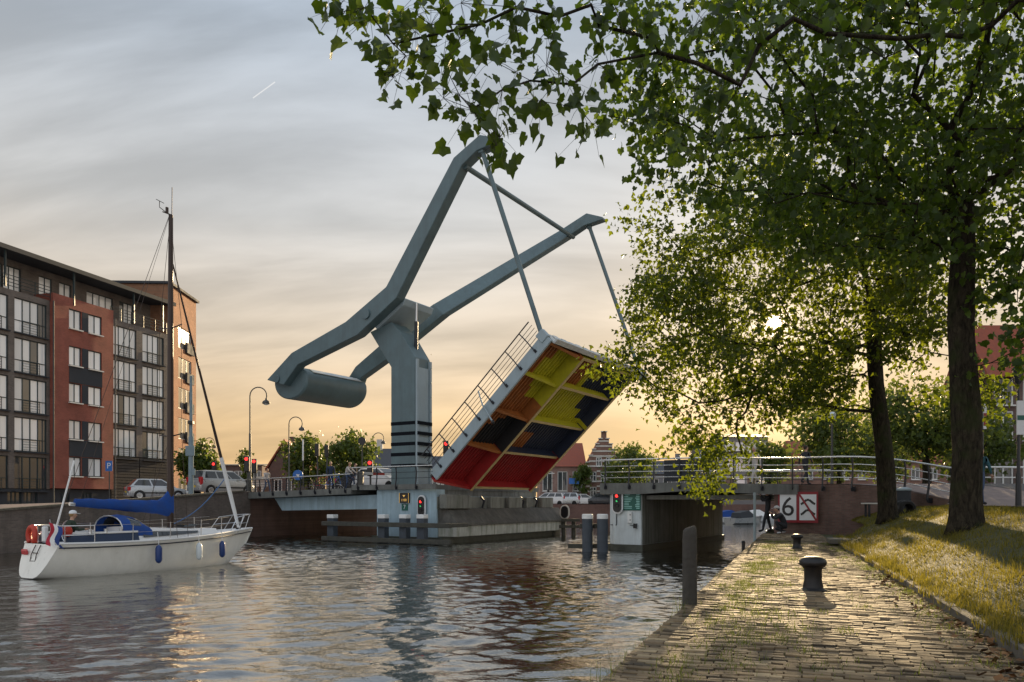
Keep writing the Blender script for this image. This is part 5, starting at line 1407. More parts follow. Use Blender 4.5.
    for z in (1.30, 1.58): mb.tube([(1.05, -1.02, z), (.25, -.93, z), (.1, -.6, z), (.08, .0, z), (.1, .6, z), (.25, .93, z), (1.05, 1.02, z)], .015, 6)
    for x, y in ((1.05, 1.02), (.22, .88), (.09, .35)):
        for sg in (-1, 1): mb.tube([(x, sg * y, .98), (x, sg * y, 1.58)], .014, 6)
    mb.build('pushpit', 'alu', boat, local=True, smooth=60)
    for sg in (-1, 1):
        for x in (2.2, 3.5, 4.8, 5.9): MB().tube([(x, sg * (half(x) - .08), sheer(x)), (x, sg * (half(x) - .06), sheer(x) + .60)], .014, 6).build('stanchion', 'alu', boat, local=True)
        for h in (.32, .58): MB().tube([(x, sg * (half(x) - .06), sheer(x) + h) for x in (1.05, 2.2, 3.5, 4.8, 5.9, 6.4)], .006, 4).build('guard_wire', 'alu', boat, local=True)
    for x, m in ((2.95, 'fender_blue'), (4.55, 'fender_white'), (5.75, 'fender_blue')):
        y = -(half(x) + .11); f = MB().lathe((x, y, .30), [(.02, 0), (.07, .03), (.105, .10), (.105, .48), (.07, .56), (.02, .60)], 12).build('fender', m, boat, local=True, smooth=60)
        MB().tube([(x, y, .88), (x, y + .06, sheer(x) + .3)], .01, 4).build('lanyard', 'gel_white', f, local=True)
    # stern gear: horseshoe buoy, flag, small ladder, name marks
    ring = [(.06, .62 + .20 * math.sin(t), 1.28 - .25 * math.cos(t)) for t in [R(35) + R(290) * k / 16 for k in range(17)]]
    MB().tube(ring, .085, 8).build('horseshoe_buoy', 'orange_buoy', boat, local=True, smooth=60)
    MB().box((.05, -.12, 1.33), (.14, .16, .46)).build('danbuoy_case', 'gel_white', boat, local=True, bevel=.03)
    fl = MB().tube([(.1, -.62, 1.05), (-.12, -.70, 1.78)], .014, 6).build('flag_staff', 'alu', boat, local=True)
    for i, m in enumerate(('flag_red', 'flag_white', 'flag_blue')):
        mb = MB(); nseg = 8
        for k in range(nseg + 1):
            f = k / nseg; x = -.12 + .07 * i - .04 + .10 * math.sin(f * 5 + i) * f; y = -.72 - .10 * i - .05 * math.sin(f * 7); z = 1.70 - .66 * f
            mb.v += [(x, y, z - i * .05), (x + .08, y - .10, z - .05 - i * .05)]
            if k: b_ = len(mb.v) - 4; mb.f.append((b_, b_ + 1, b_ + 3, b_ + 2)); mb.m.append(0)
        mb.build('flag_stripe', m, fl, local=True, smooth=180)
    MB().ell((.35, -.78, 1.42), (.15, .13, .18), 10, 7).build('orange_bag', 'orange_buoy', boat, local=True, smooth=180)
    mb = MB()
    for sg in (-.14, .14): mb.tube([(-.03, sg + .1, 1.0), (-.16, sg + .1, .72), (-.20, sg + .1, .5)], .013, 6)
    mb.tube([(-.19, -.04, .52), (-.20, .24, .52)], .013, 6); mb.tube([(-.12, -.04, .76), (-.12, .24, .76)], .013, 6); mb.build('stern_ladder', 'mast_dark', boat, local=True)
    MB().obox((-.16, .62, .78), (.012, 0, .03), (0, .16, 0), (-.012, 0, .055)).build('name_plate', 'tail_red', boat, local=True)
    mb = MB()
    for k in range(6): mb.obox((6.75 + k * .09, -(half(6.75 + k * .09) * .80 + .035), .86), (.026, .02, 0), (0, .004, 0), (0, 0, .035 + .012 * (k % 2)))
    mb.build('bow_name', 'tail_red', boat, local=True)
    MB().tube([(.75, 0, 1.0), (.72, 0, 1.32)], .05, 8).build('steering_pedestal', 'gel_white', boat, local=True)
    MB().tube([(.80, .36 * math.cos(t), 1.36 + .36 * math.sin(t)) for t in [2 * math.pi * k / 20 for k in range(20)]], .014, 6, closed=True).build('steering_wheel', 'alu', boat, local=True)
    for k in range(3): MB().lathe((2.0 - k * .5, -.86, 1.32), [(.06, 0), (.05, .06), (.055, .14)], 10).build('winch', 'alu', boat, local=True)
build_boat()
# ------------------------------------------------------------------ cars (local: x forward, y left, origin on the ground)
def car(label, loc, rz, paint, kind='hatch', group=None, detail=True):
    r = empty('car', loc, rz, label, 'car', group)
    L_, W_, H_ = {'hatch': (3.9, .83, 1.45), 'van': (4.3, .86, 1.62), 'sedan': (4.4, .86, 1.45)}[kind]
    hood = .62 if kind != 'van' else .68
    h = L_ / 2
    def ring(x, w, z0, z1, tuck=.93): return [Vector((x, -w * .96, z0)), Vector((x, -w, z0 + .18)), Vector((x, -w, (z0 + z1) / 2 + .05)), Vector((x, -w * tuck, z1 - .03)), Vector((x, -w * tuck * .8, z1)), Vector((x, w * tuck * .8, z1)), Vector((x, w * tuck, z1 - .03)), Vector((x, w, (z0 + z1) / 2 + .05)), Vector((x, w, z0 + .18)), Vector((x, w * .96, z0))]
    belt = H_ * .62
    st = [(-h, W_ * .86, .36, belt * .86), (-h + .06, W_ * .95, .26, belt * .98), (-h + .5, W_, .20, belt + .02), (0, W_, .19, belt), (h * .42, W_, .19, belt - .02), (h * .55, W_, .20, belt - .05), (h * .86, W_ * .95, .22, belt * .84), (h * .97, W_ * .84, .28, belt * .70), (h, W_ * .72, .36, belt * .58)]
    body = MB().loft([ring(*s) for s in st]).build('body', paint, r, local=True, smooth=40)
    xr0, xr1, xf1, xf0 = (-h + .12, -h + .62, .18, h * .56) if kind == 'hatch' else ((-h + .10, -h + .38, .45, h * .62) if kind == 'van' else (-h + .55, -h + 1.25, .25, h * .52))
    def gr(x, w, z): return [Vector((x, -w, z)), Vector((x, w, z))]
    zt = H_ - .03
    cab = [[Vector((xr0, -W_ * .90, belt)), Vector((xr0, W_ * .90, belt)), Vector((xf0, W_ * .90, belt - .04)), Vector((xf0, -W_ * .90, belt - .04))],
           [Vector((xr1, -W_ * .70, zt)), Vector((xr1, W_ * .70, zt)), Vector((xf1, W_ * .70, zt)), Vector((xf1, -W_ * .70, zt))],
           [Vector((xr1 + .15, -W_ * .60, H_)), Vector((xr1 + .15, W_ * .60, H_)), Vector((xf1 - .15, W_ * .60, H_)), Vector((xf1 - .15, -W_ * .60, H_))]]
    MB().loft(cab).build('roof', paint, r, local=True, smooth=30)
    def lerp(a, b, t): return a + (b - a) * t
    lo, hi = cab[0], cab[1]
    def pane(name, a, b, c, d, out, ins=.08):
        ctr = (a + b + c + d) / 4
        q = [ctr + (p - ctr) * (1 - ins) + Vector(out) * .006 for p in (a, b, c, d)]
        MB().quad(*q).build(name, 'clear_glass', r, local=True)
    pane('rear_window', lerp(lo[0], hi[0], .12), lerp(lo[1], hi[1], .12), hi[1], hi[0], (-1, 0, .4))
    pane('windscreen', lerp(lo[2], hi[2], .1), lerp(lo[3], hi[3], .1), hi[3], hi[2], (1, 0, .6))
    for sg, (ra, fa) in ((-1, (0, 3)), (1, (1, 2))):
        A, Bq, C_, Dq = lo[ra], lo[fa], hi[fa], hi[ra]
        for t0, t1 in ((.06, .36), (.38, .68), (.70, .97)) if kind == 'van' else ((.05, .48), (.50, .95)):
            a, b = lerp(A, Bq, t0), lerp(A, Bq, t1); d, c = lerp(Dq, C_, t0), lerp(Dq, C_, t1)
            a, b = lerp(a, d, .14), lerp(b, c, .14); d, c = lerp(a, d, .9), lerp(b, c, .9)
            pane('side_window', a, b, c, d, (0, sg, .3), .05)
    for x in (-h + .72, h - .75):
        for sg in (-1, 1):
            y = sg * (W_ - .09)
            ring_ = lambda rad, yy: [Vector((x + rad * math.cos(t), yy, .30 + rad * math.sin(t))) for t in [2 * math.pi * k / 18 for k in range(18)]]
            w = MB().loft([ring_(.27, y - sg * .1), ring_(.30, y - sg * .07), ring_(.30, y + sg * .07), ring_(.26, y + sg * .10)]).build('wheel', 'tyre', r, local=True)
            if detail: MB().loft([ring_(.19, y + sg * .101), ring_(.17, y + sg * .108), ring_(.05, y + sg * .09)]).build('rim', 'alu', w, local=True)
            if detail: MB().loft([ring_(.36, y + sg * .035), ring_(.36, y + sg * .093)]).build('wheel_arch', 'black_plastic', w, local=True)
    for sg in (-1, 1):
        z0, z1 = (belt * .66, belt * .98) if kind != 'van' else (belt * .62, belt * 1.15)
        MB().obox((-h + .10, sg * W_ * .80, (z0 + z1) / 2), (.10, 0, 0), (0, .13, 0), (0, 0, (z1 - z0) / 2)).build('tail_light', 'tail_red', r, local=True, bevel=.03)
        MB().obox((h - .12, sg * W_ * .62, belt * .64), (.08, 0, 0), (0, .16, 0), (0, 0, .07)).build('headlight', 'sign_white', r, local=True, bevel=.03)
        if detail:
            MB().obox((xf0 - .55, sg * (W_ + .07), belt + .03), (.06, 0, 0), (0, .08, 0), (0, 0, .07)).build('mirror', paint, r, local=True, bevel=.02)
            MB().obox((0, sg * (W_ + .004), .48), (h * .5, 0, 0), (0, .012, 0), (0, 0, .045)).build('side_strip', 'black_plastic', r, local=True)
    MB().obox((-h - .012, 0, .55), (.01, 0, 0), (0, .26, 0), (0, 0, .06)).build('number_plate', 'plate_yellow', r, local=True)
    MB().obox((-h + .02, 0, .38), (.05, 0, 0), (0, W_ * .88, 0), (0, 0, .10)).build('bumper', paint if detail else 'black_plastic', r, local=True, bevel=.03)
    return r
def ground(px, D, z): p = P(px, HOR, D); return (p.x, p.y, z)
def gz_left(x, D):
    o = max(0, (LWX(D) - x) * .939); Dw = D - o * .344 * 1.0; return left_z(Dw, o)
c = P(157, 500, 52.5); car('silver hatchback with red tail lights parked before the apartment block', (c.x, c.y, 2.44), R(36), 'car_silver', 'hatch')
c = P(222, 500, 51.5); car('grey estate car with tall tail lights near the bridge railing', (c.x, c.y, 2.78), R(56), 'car_grey', 'van')
c = P(382, 500, 49.5); car('white car waiting behind the barrier beside the tower', (c.x, c.y, 3.06), R(-30), 'car_white', 'hatch', 'waiting cars', False)
c = P(366, 500, 53); car('dark car waiting behind the bridge railing', (c.x, c.y, 3.05), R(-30), 'car_dark', 'sedan', 'waiting cars', False)
for px, m, lab in ((548, 'car_white', 'white car parked left of the blue sign across the water'), (563, 'car_silver', 'silver car parked under the arched windows across the water'), (584, 'car_white', 'white car parked in front of the stepped gable'), (601, 'car_dark', 'dark car parked right of the stepped-gable door'), (615, 'car_silver', 'silver car parked right of the stepped gable')):
    c = P(px, 500, 98.3); car(lab, (c.x, c.y, 1.9), R(rnd.choice((0, 180)) + rnd.uniform(-4, 4)), m, rnd.choice(('hatch', 'sedan', 'van')), 'cars parked across the water', False)

# ------------------------------------------------------------------ lamps, signals, signs
def crook_lamp(label, px, D, zb, ztop, side=1):
    p = P(px, HOR, D); x, y = p.x, p.y
    r = empty('street_lamp', (x, y, zb), label=label, cat='street lamp', group='crook-headed street lamps')
    MB().lathe((x, y, zb), [(.14, 0), (.12, .9), (.085, 1.0), (.075, (ztop - zb) * .55), (.05, (ztop - zb) * .56), (.045, ztop - zb - .55)], 10).build('post', 'lamp_metal', r, smooth=50)
    R_ = .55; pts = [(x + side * (R_ - R_ * math.cos(t)), y, ztop - .55 + R_ * math.sin(t)) for t in [math.pi * k / 12 * 1.12 for k in range(13)]]
    MB().tube(pts, .038, 8).build('crook', 'lamp_metal', r, smooth=60)
    ex, ez = pts[-1][0], pts[-1][2]
    sh = MB().lathe((ex, y, ez - .34), [(.24, .0), (.26, .06), (.2, .18), (.07, .26), (.06, .36)], 14).build('lamp_shade', 'lamp_metal', r, smooth=60)
    MB().lathe((ex, y, ez - .42), [(.05, 0), (.16, .03), (.2, .10)], 12).build('bowl', 'fender_white', sh, smooth=60)
crook_lamp('tallest crook-headed lamp rising left of the counterweight', 250, 50, 3.0, 9.85)
crook_lamp('crook-headed lamp before the white-trimmed gable', 289, 63, 2.4, 9.35)
crook_lamp('crook-headed lamp just left of the striped tower', 373, 78, 2.1, 9.4)
crook_lamp('distant crook-headed lamp behind the furled jib', 204.5, 84, 2.1, 9.4)
crook_lamp('small crook-headed lamp over the far terrace roof', 651, 112, 1.9, 9.6)
def signal(label, px, D, zb, py, lit='red_lamp', faces=True, post=True, back=False):
    p = P(px, py, D); x, y, z = p
    r = empty('traffic_light', (x, y, zb), label=label, cat='traffic light', group='road traffic lights')
    if post: MB().tube([(x, y + .16, zb), (x, y + .16, z + .3)], .06, 8).build('post', 'lamp_metal', r)
    MB().box((x, y, z), (.34, .26, 1.0)).build('housing', 'black_plastic', r, bevel=.04)
    for k, m in enumerate((lit, 'black_plastic', 'black_plastic')):
        o = MB().tube([(x, y - .132, z + .32 - .32 * k), (x, y - .145, z + .32 - .32 * k)], .11, 14).build('lamp', m, r)
        MB().tube([(x, y - .14, z + .36 - .32 * k), (x, y - .30, z + .37 - .32 * k)], .115, 12, cap=False).build('visor', 'black_plastic', o) if back else None
    return r
signal('tall traffic light showing red beside the tallest lamp', 247, 49.3, 3.0, 464)
signal('traffic light showing red half hidden behind the nearer one', 254.5, 54, 2.8, 466)
signal('traffic light showing red above the grey estate car', 214, 62, 2.3, 468)
signal('low traffic light showing red left of the tower', 370, 47.5, 3.06, 468)
signal('traffic light showing red behind the raised leaf railing', 446, 47, 3.3, 449, post=True)
signal('dark unlit traffic light left of the round disc', 317, 60, 2.5, 450, 'black_plastic')
signal('dark unlit traffic light seen edge on by the leafy tree', 326.5, 63, 2.5, 451, 'black_plastic')
def pole_sign(name, label, px, py, D, zb, shape, m, w=.6, h=.6, cat='sign', ptop=None, mark=None):
    p = P(px, py, D); x, y, z = p
    r = empty(name, (x, y, zb), label=label, cat=cat)
    MB().tube([(x, y + .05, zb), (x, y + .05, (z + h / 2) if ptop is None else ptop)], .04, 8).build('post', 'lamp_metal', r)
    if shape == 'round': MB().tube([(x, y - .0, z), (x, y - .03, z)], w / 2, 20).build('disc', m, r)
    else: MB().box((x, y - .015, z), (w, .03, h)).build('board', m, r, bevel=.008)
    if mark == 'arrow': MB().prism([(x - .14, y - .034, z + .05), (x + .14, y - .034, z + .05), (x, y - .034, z - .18)], (0, -.004, 0)).build('arrow', 'sign_white', r)
    if mark == 'P': text_mesh('letter', 'P', h * .8, 'sign_white', r, (x, y - .034, z), (1, 0, 0))
    return r
pole_sign('road_sign', 'round blue sign with white arrow on the approach', 298, 475, 56, 2.7, 'round', 'sign_blue', .75, .75, mark='arrow')
pole_sign('parking_sign', 'blue parking sign in front of the red brick bay', 109, 466, 55.5, 2.2, 'board', 'sign_blue', .5, .75, mark='P')
pole_sign('signal_disc', 'dark round disc on a post left of the tower', 362, 441, 50, 3.0, 'round', 'black_plastic', .52, .52)
pole_sign('street_name_board', 'wide blue board on a post across the water', 574, 481, 96.5 + 1.6, 1.9, 'board', 'sign_blue', 1.3, .75)
pole_sign('canal_mile_post', 'slender white marker post behind the leafy approach tree', 303, 450, 58, 2.6, 'board', 'sign_white', .12, 1.6)
mat('pole_paint', (.20, .26, .29), .9, var=.15, spec=.1)
# tall pole with boxes right of the orange block
p = P(191, HOR, 47); r = empty('utility_pole', (p.x, p.y, 2.75), label='pale blue-grey pole with sign boxes beside the orange block', cat='pole')
MB().lathe((p.x, p.y, 2.7), [(.16, 0), (.15, 3.6), (.10, 3.7), (.08, 7.4)], 10).build('pole', 'pole_paint', r, smooth=50)
MB().box((p.x, p.y - .14, 5.45), (.55, .12, .62)).build('sign_box', 'pole_paint', r, bevel=.02)
MB().box((p.x + .05, p.y - .1, 7.2), (.3, .3, .2)).build('camera_box', 'black_plastic', r, bevel=.02)
MB().box((p.x + .2, p.y - .1, 4.15), (.2, .1, .4)).build('small_box', 'pole_paint', r, bevel=.02)
# lowered red and white barrier on the left approach, and a second on the right
def barrier(label, u, v0, v1, z):
    r = empty('road_barrier', B(u, v0, z - .9), label=label, cat='barrier')
    MB().box(tuple(B(u, v0, z - .42)), (.35, .35, 1.0)).build('barrier_post', 'lamp_metal', r, bevel=.02)
    n = 10
    for k in range(n):
        a, b = B(u, v0 + (v1 - v0) * k / n, z), B(u, v0 + (v1 - v0) * (k + 1) / n - .004, z); MB().bar(a, b, .06, .14).build('stripe', 'car_red' if k % 2 else 'sign_white', r)
barrier('red and white striped road barrier lowered left of the tower', -6.3, .7, 11.5, 4.05)
# lamp standard on the right span between the two plane trees
p = P(832, HOR, 39); r = empty('street_lamp', (p.x, p.y, 3.05), label='slim post-top lamp between the two plane trees', cat='street lamp')
MB().lathe((p.x, p.y, 3.05), [(.09, 0), (.07, 1.0), (.05, 3.4)], 10).build('post', 'lamp_metal', r, smooth=50)
MB().lathe((p.x, p.y, 6.4), [(.06, 0), (.16, .12), (.2, .42), (.08, .52)], 12).build('lantern', 'fender_white', r, smooth=50)
# lantern post with a board at the right edge
p = P(1018.5, HOR, 19); r = empty('street_lamp', (p.x, p.y, 2.2), label='black lantern post with a bus stop board at the right edge', cat='street lamp')
MB().lathe((p.x, p.y, 2.2), [(.07, 0), (.06, .8), (.04, .9), (.03, 3.1)], 10).build('post', 'rail_dark', r, smooth=50)
MB().lathe((p.x, p.y, 5.25), [(.04, 0), (.09, .06), (.14, .34), (.17, .36), (.04, .52)], 6).build('lantern', 'clear_glass', r)
MB().box((p.x + .06, p.y - .06, 4.40), (.30, .03, .85)).build('board', 'sign_white', r, bevel=.006)
MB().box((p.x + .06, p.y - .078, 4.40), (.28, .004, .12)).build('board_band', 'sign_green', r)
p = P(982, HOR, 24.0); r = empty('road_sign', (p.x, p.y, 2.25), label='slim pole with a small red and white sign beside the near trunk', cat='sign')
MB().tube([(p.x, p.y, 2.25), (p.x, p.y, 5.4)], .045, 8).build('pole', 'lamp_metal', r)
MB().box((p.x + .05, p.y - .06, 5.0), (.10, .03, .8)).build('board', 'sign_white', r); MB().box((p.x + .05, p.y - .08, 4.9), (.09, .006, .4)).build('red_band', 'sign_red', r)
# white railing on the far kerb of the right street
def street_rail():
    a, b = P(984, 468, 37), P(1060, 468, 37.5); zb = 2.95
    r = empty('street_railing', (a.x, a.y, zb), label='white tubular railing along the far side of the right street', cat='railing')
    MB().tube([(a.x, a.y, 4.0), (b.x, b.y, 4.0)], .05, 8).build('handrail', 'white_paint', r)
    MB().tube([(a.x, a.y, 3.5), (b.x, b.y, 3.5)], .03, 8).build('rail', 'white_paint', r)
    for k in range(3): q = a + (b - a) * (k + .35) / 2.5; MB().tube([(q.x, q.y, zb), (q.x, q.y, 4.0)], .03, 8).build('post', 'white_paint', r)
street_rail()

# ------------------------------------------------------------------ things on the towpath
def bollard(label, px, py, sc):
    p = G(px, py, QZ); r = empty('bollard', (p.x, p.y, QZ - .012), label=label, cat='bollard', group='mooring bollards')
    MB().lathe((p.x, p.y, QZ - .012), [(.20 * sc, 0), (.20 * sc, .02), (.145 * sc, .05), (.125 * sc, .16 * sc), (.125 * sc, .32 * sc), (.155 * sc, .36 * sc)], 24).build('stem', 'cast_iron', r, smooth=50)
    MB().lathe((p.x, p.y, QZ - .012), [(.155 * sc, .361 * sc), (.19 * sc, .385 * sc), (.195 * sc, .43 * sc), (.17 * sc, .475 * sc), (.10 * sc, .505 * sc), (.02 * sc, .512 * sc)], 24).build('cap', 'cast_iron', r, smooth=60)
bollard('larger cast iron mushroom bollard in the middle of the towpath', 813, 590, 1.0)
bollard('smaller cast iron bollard farther along the towpath', 797, 548.5, .82)
def wooden_post():
    D = 9.75; x = (691.5 - PX0) / FPX * D - .02; zt = EYE + (HOR - 527) / FPX * D
    r = empty('mooring_post', (x, D, 0), label='weathered grey wooden mooring post at the quay edge', cat='post')
    g = random.Random(5); rings = []
    for z, rad in ((-1.4, .098), (0, .097), (.6, .095), (1.2, .093), (zt - .12, .09), (zt - .03, .083), (zt, .06)):
        rings.append([Vector((x + rad * (1 + .05 * math.sin(5 * t) + .03 * math.sin(11 * t)) * math.cos(t), D + rad * (1 + .05 * math.sin(5 * t)) * math.sin(t), z + (.02 * math.cos(t) if z > 1.5 else 0))) for t in [2 * math.pi * k / 20 for k in range(20)]])
    MB().loft(rings).build('post', 'old_timber', r, smooth=50)
mat('old_timber', (.05, .045, .038), .92, var=.35, vs=6, bump=.7, bs=20, streak=.8, dirt=(.06, .055, .045))
wooden_post()
def ladder():
    D = 25.6; e = Q0.x + .375 * (D - Q0.y); r = empty('quay_ladder', (e - .22, D, 0), label='blue-grey steel ladder standing up at the quay edge by the bridge', cat='ladder')
    for k in (0, .42): MB().tube([(e - .10 + .351 * k, D + .936 * k, -.6), (e - .10 + .351 * k, D + .936 * k, 2.62)], .035, 8).build('upright', 'steel_light', r)
    for k in range(10): MB().tube([(e - .10, D, -.4 + .3 * k), (e + .047, D + .393, -.4 + .3 * k)], .014, 6).build('rung', 'steel_light', r)
ladder()
p = G(745.5, 548, 1.0); r = empty('iron_stub', (p.x - .1, p.y, .9), label='short rusty iron stub standing on the quay edge', cat='post')
MB().lathe((p.x - .06, p.y, .85), [(.05, 0), (.05, .3), (.06, .32), (.03, .36)], 10).build('stub', 'cast_iron', r)
def bench():
    x, D = (884 - PX0) / FPX * 27.2, 27.2; z = bank_z(x, D); r = empty('bench', (x, D, z), label='pale bench half hidden behind the farther plane tree', cat='bench')
    for k in range(3): MB().box((x, D - .2 + .16 * k, z + .45), (1.5, .13, .045)).build('seat_slat', 'render_white', r, bevel=.008)
    for dx in (-.6, .6):
        MB().box((x + dx, D - .15, z + .20), (.06, .06, .44)).build('leg', 'rail_dark', r); MB().box((x + dx, D + .12, z + .20), (.06, .05, .44)).build('leg', 'rail_dark', r)
bench()
x, D = (904 - PX0) / FPX * 27.6, 27.6; z = bank_z(x, D)
r = empty('litter_bin', (x, D, z), label='dark litter bin with pale lid by the retaining wall', cat='bin')
MB().lathe((x, D, z), [(.22, 0), (.24, .7)], 14).build('body', 'slate_panel', r, smooth=40); MB().lathe((x, D, z + .702), [(.27, 0), (.27, .06), (.1, .12)], 14).build('lid', 'steel_light', r, smooth=40)
x, D = (907.5 - PX0) / FPX * 25.2, 25.2; z = bank_z(x, D)
r = empty('drain_pipe', (x, D, z), label='ribbed pipe end poking out of the grass beside the bin', cat='pipe')
for k in range(4): MB().tube([(x + (.22) * math.cos(t), D + .12 * k, z + .14 + .22 * math.sin(t)) for t in [2 * math.pi * q / 18 for q in range(18)]], .07, 6, closed=True).build('rib', 'cast_iron' if k % 2 else 'tyre', r)
x, D = 9.95, 22.9; r = empty('stone_slab', (x, D, bank_z(x, D)), label='flat stone slab where the kerb ends', cat='slab')
MB().obox((x - .1, D, 1.13), KD * .7, KN * .3, (0, 0, .07)).build('slab', 'kerb_stone', r, bevel=.02)

# ------------------------------------------------------------------ small boats beyond the right span
def motor_boat(label, px, D, L_, rz, m, cover):
    p = P(px, HOR, D); r = empty('motor_boat', (p.x, p.y, 0), rz, label, 'boat', 'boats moored beyond the bridge')
    rg = []
    for f in (0, .2, .5, .75, .92, 1):
        b = .95 * (1 - max(0, (f - .4) / .6) ** 2.2) + .02; s = .62 + .25 * f * f; x = (f - .5) * L_
        rg.append([Vector((x + (s - .1) * .3 * f, -b, s)), Vector((x, -b * .8, .1)), Vector((x, 0, -.2)), Vector((x, b * .8, .1)), Vector((x + (s - .1) * .3 * f, b, s))])
    MB().loft(rg).build('hull', m, r, local=True, smooth=40)
    MB().loft([[Vector((x, -w, .66)), Vector((x, -w * .8, .66 + h)), Vector((x, w * .8, .66 + h)), Vector((x, w, .66))] for x, w, h in ((-L_ * .3, .75, .5), (0, .8, .75), (L_ * .22, .6, .2))]).build('cabin' if cover == 'gel_white' else 'cover', cover, r, local=True, smooth=30)
motor_boat('white motor boat with a blue cover moored under the right span', 729, 84, 5.5, R(15), 'gel_white', 'canvas_blue')
motor_boat('small grey dinghy moored next to the blue-covered boat', 745, 80, 4.2, R(25), 'car_grey', 'slate_panel')
motor_boat('white cabin boat moored nearest the ladder', 757, 88, 5.0, R(10), 'gel_white', 'gel_white')
for px, D in ((735, 88), (748, 92)):
    pass

# ------------------------------------------------------------------ people
def person(label, loc, rz, pose='stand', top='cloth_black', legs='cloth_navy', shoe='cloth_black', hair='hair_dark', cap=None, sc=1.0, holds=None):
    """local: faces +x, y to the left; one skinned body with face, hands and fingers"""
    r = empty('person', loc, rz, label, 'person', scale=sc)
    V3 = Vector
    if pose == 'stand':      J = dict(pel=(0, 0, .95), waist=(0, 0, 1.1), chest=(.01, 0, 1.32), neck=(0, 0, 1.48), ls=(0, .19, 1.42), le=(.02, .25, 1.14), lh=(.12, .22, .90), rs=(0, -.19, 1.42), re=(.02, -.25, 1.14), rh=(.12, -.22, .90), lhp=(0, .09, .92), lk=(.03, .12, .50), lf=(0, .13, .08), rhp=(0, -.09, .92), rk=(.03, -.12, .50), rf=(0, -.13, .08), head=(.02, 0, 1.62))
    elif pose == 'shoot':    J = dict(pel=(0, 0, .92), waist=(-.02, 0, 1.08), chest=(-.03, 0, 1.30), neck=(0, 0, 1.47), ls=(0, .19, 1.40), le=(.16, .26, 1.22), lh=(.27, .07, 1.48), rs=(0, -.19, 1.40), re=(.16, -.27, 1.22), rh=(.27, -.07, 1.48), lhp=(0, .09, .90), lk=(.13, .17, .50), lf=(.20, .20, .08), rhp=(0, -.09, .90), rk=(-.05, -.16, .48), rf=(-.16, -.18, .08), head=(.04, 0, 1.61))
    elif pose == 'crouch':   J = dict(pel=(-.12, 0, .30), waist=(-.06, 0, .44), chest=(.08, 0, .66), neck=(.17, 0, .82), ls=(.12, .19, .77), le=(.32, .25, .60), lh=(.44, .08, .80), rs=(.12, -.19, .77), re=(.32, -.25, .60), rh=(.44, -.08, .80), lhp=(-.10, .10, .30), lk=(.32, .17, .50), lf=(.10, .17, .08), rhp=(-.10, -.10, .30), rk=(.26, -.20, .20), rf=(-.16, -.2, .10), head=(.24, 0, .94))
    elif pose == 'sit':      J = dict(pel=(0, 0, .12), waist=(0, 0, .26), chest=(.03, 0, .48), neck=(.06, 0, .64), ls=(.03, .19, .58), le=(.14, .25, .34), lh=(.38, .16, .34), rs=(.03, -.19, .58), re=(.14, -.25, .34), rh=(.38, -.16, .36), lhp=(.02, .1, .10), lk=(.44, .13, .12), lf=(.46, .13, -.30), rhp=(.02, -.1, .10), rk=(.44, -.13, .12), rf=(.46, -.13, -.30), head=(.10, 0, .78))
    elif pose == 'walk':     J = dict(pel=(0, 0, .95), waist=(0, 0, 1.1), chest=(.02, 0, 1.32), neck=(.03, 0, 1.48), ls=(.02, .19, 1.42), le=(-.10, .25, 1.16), lh=(-.12, .25, .90), rs=(.02, -.19, 1.42), re=(.10, -.25, 1.15), rh=(.22, -.22, .94), lhp=(0, .09, .92), lk=(.18, .1, .53), lf=(.26, .1, .08), rhp=(0, -.09, .92), rk=(-.02, -.1, .50), rf=(-.30, -.1, .16), head=(.05, 0, 1.62))
    elif pose == 'cycle':    J = dict(pel=(-.1, 0, .98), waist=(-.06, 0, 1.12), chest=(.04, 0, 1.33), neck=(.1, 0, 1.48), ls=(.06, .19, 1.42), le=(.26, .25, 1.22), lh=(.48, .24, 1.06), rs=(.06, -.19, 1.42), re=(.26, -.25, 1.22), rh=(.48, -.24, 1.06), lhp=(-.08, .09, .95), lk=(.28, .11, .72), lf=(.12, .12, .32), rhp=(-.08, -.09, .95), rk=(.05, -.16, .52), rf=(-.04, -.26, .08), head=(.14, 0, 1.62))
    J = {k: V3(v) for k, v in J.items()}
    names = list(J); idx = {k: i for i, k in enumerate(names)}
    toes = {}
    for s in 'lr':
        d = V3((.17, 0, -.03)); J[s + 't'] = J[s + 'f'] + d; names.append(s + 't'); idx[s + 't'] = len(names) - 1
    E = [('pel', 'waist'), ('waist', 'chest'), ('chest', 'neck'), ('neck', 'head')]
    for s in 'lr': E += [('chest', s + 's'), (s + 's', s + 'e'), (s + 'e', s + 'h'), ('pel', s + 'hp'), (s + 'hp', s + 'k'), (s + 'k', s + 'f'), (s + 'f', s + 't')]
    rad = dict(pel=(.14, .11), waist=(.14, .105), chest=(.165, .12), neck=(.06, .06), head=(.07, .07), s=(.075, .07), e=(.048, .048), h=(.036, .03), hp=(.095, .095), k=(.065, .065), f=(.05, .045), t=(.045, .035))
    bm = bmesh.new(); sl = bm.verts.layers.skin.verify(); vs = [bm.verts.new(J[n]) for n in names]; bm.verts.index_update()
    for n, v in zip(names, vs):
        key = n if n in rad else n[1:]
        v[sl].radius = rad[key]; v[sl].use_root = (n == 'pel')
    for a, b in E: bm.edges.new((vs[idx[a]], vs[idx[b]]))
    me = bpy.data.meshes.new('tmp'); bm.to_mesh(me); bm.free()
    tmp = bpy.data.objects.new('tmp', me); COL.objects.link(tmp)
    tmp.modifiers.new('s', 'SKIN'); sub = tmp.modifiers.new('d', 'SUBSURF'); sub.levels = 1; sub.render_levels = 1
    dg = bpy.context.evaluated_depsgraph_get(); ev = bpy.data.meshes.new_from_object(tmp.evaluated_get(dg))
    mb = MB(); mb.v = [tuple(v.co) for v in ev.vertices]
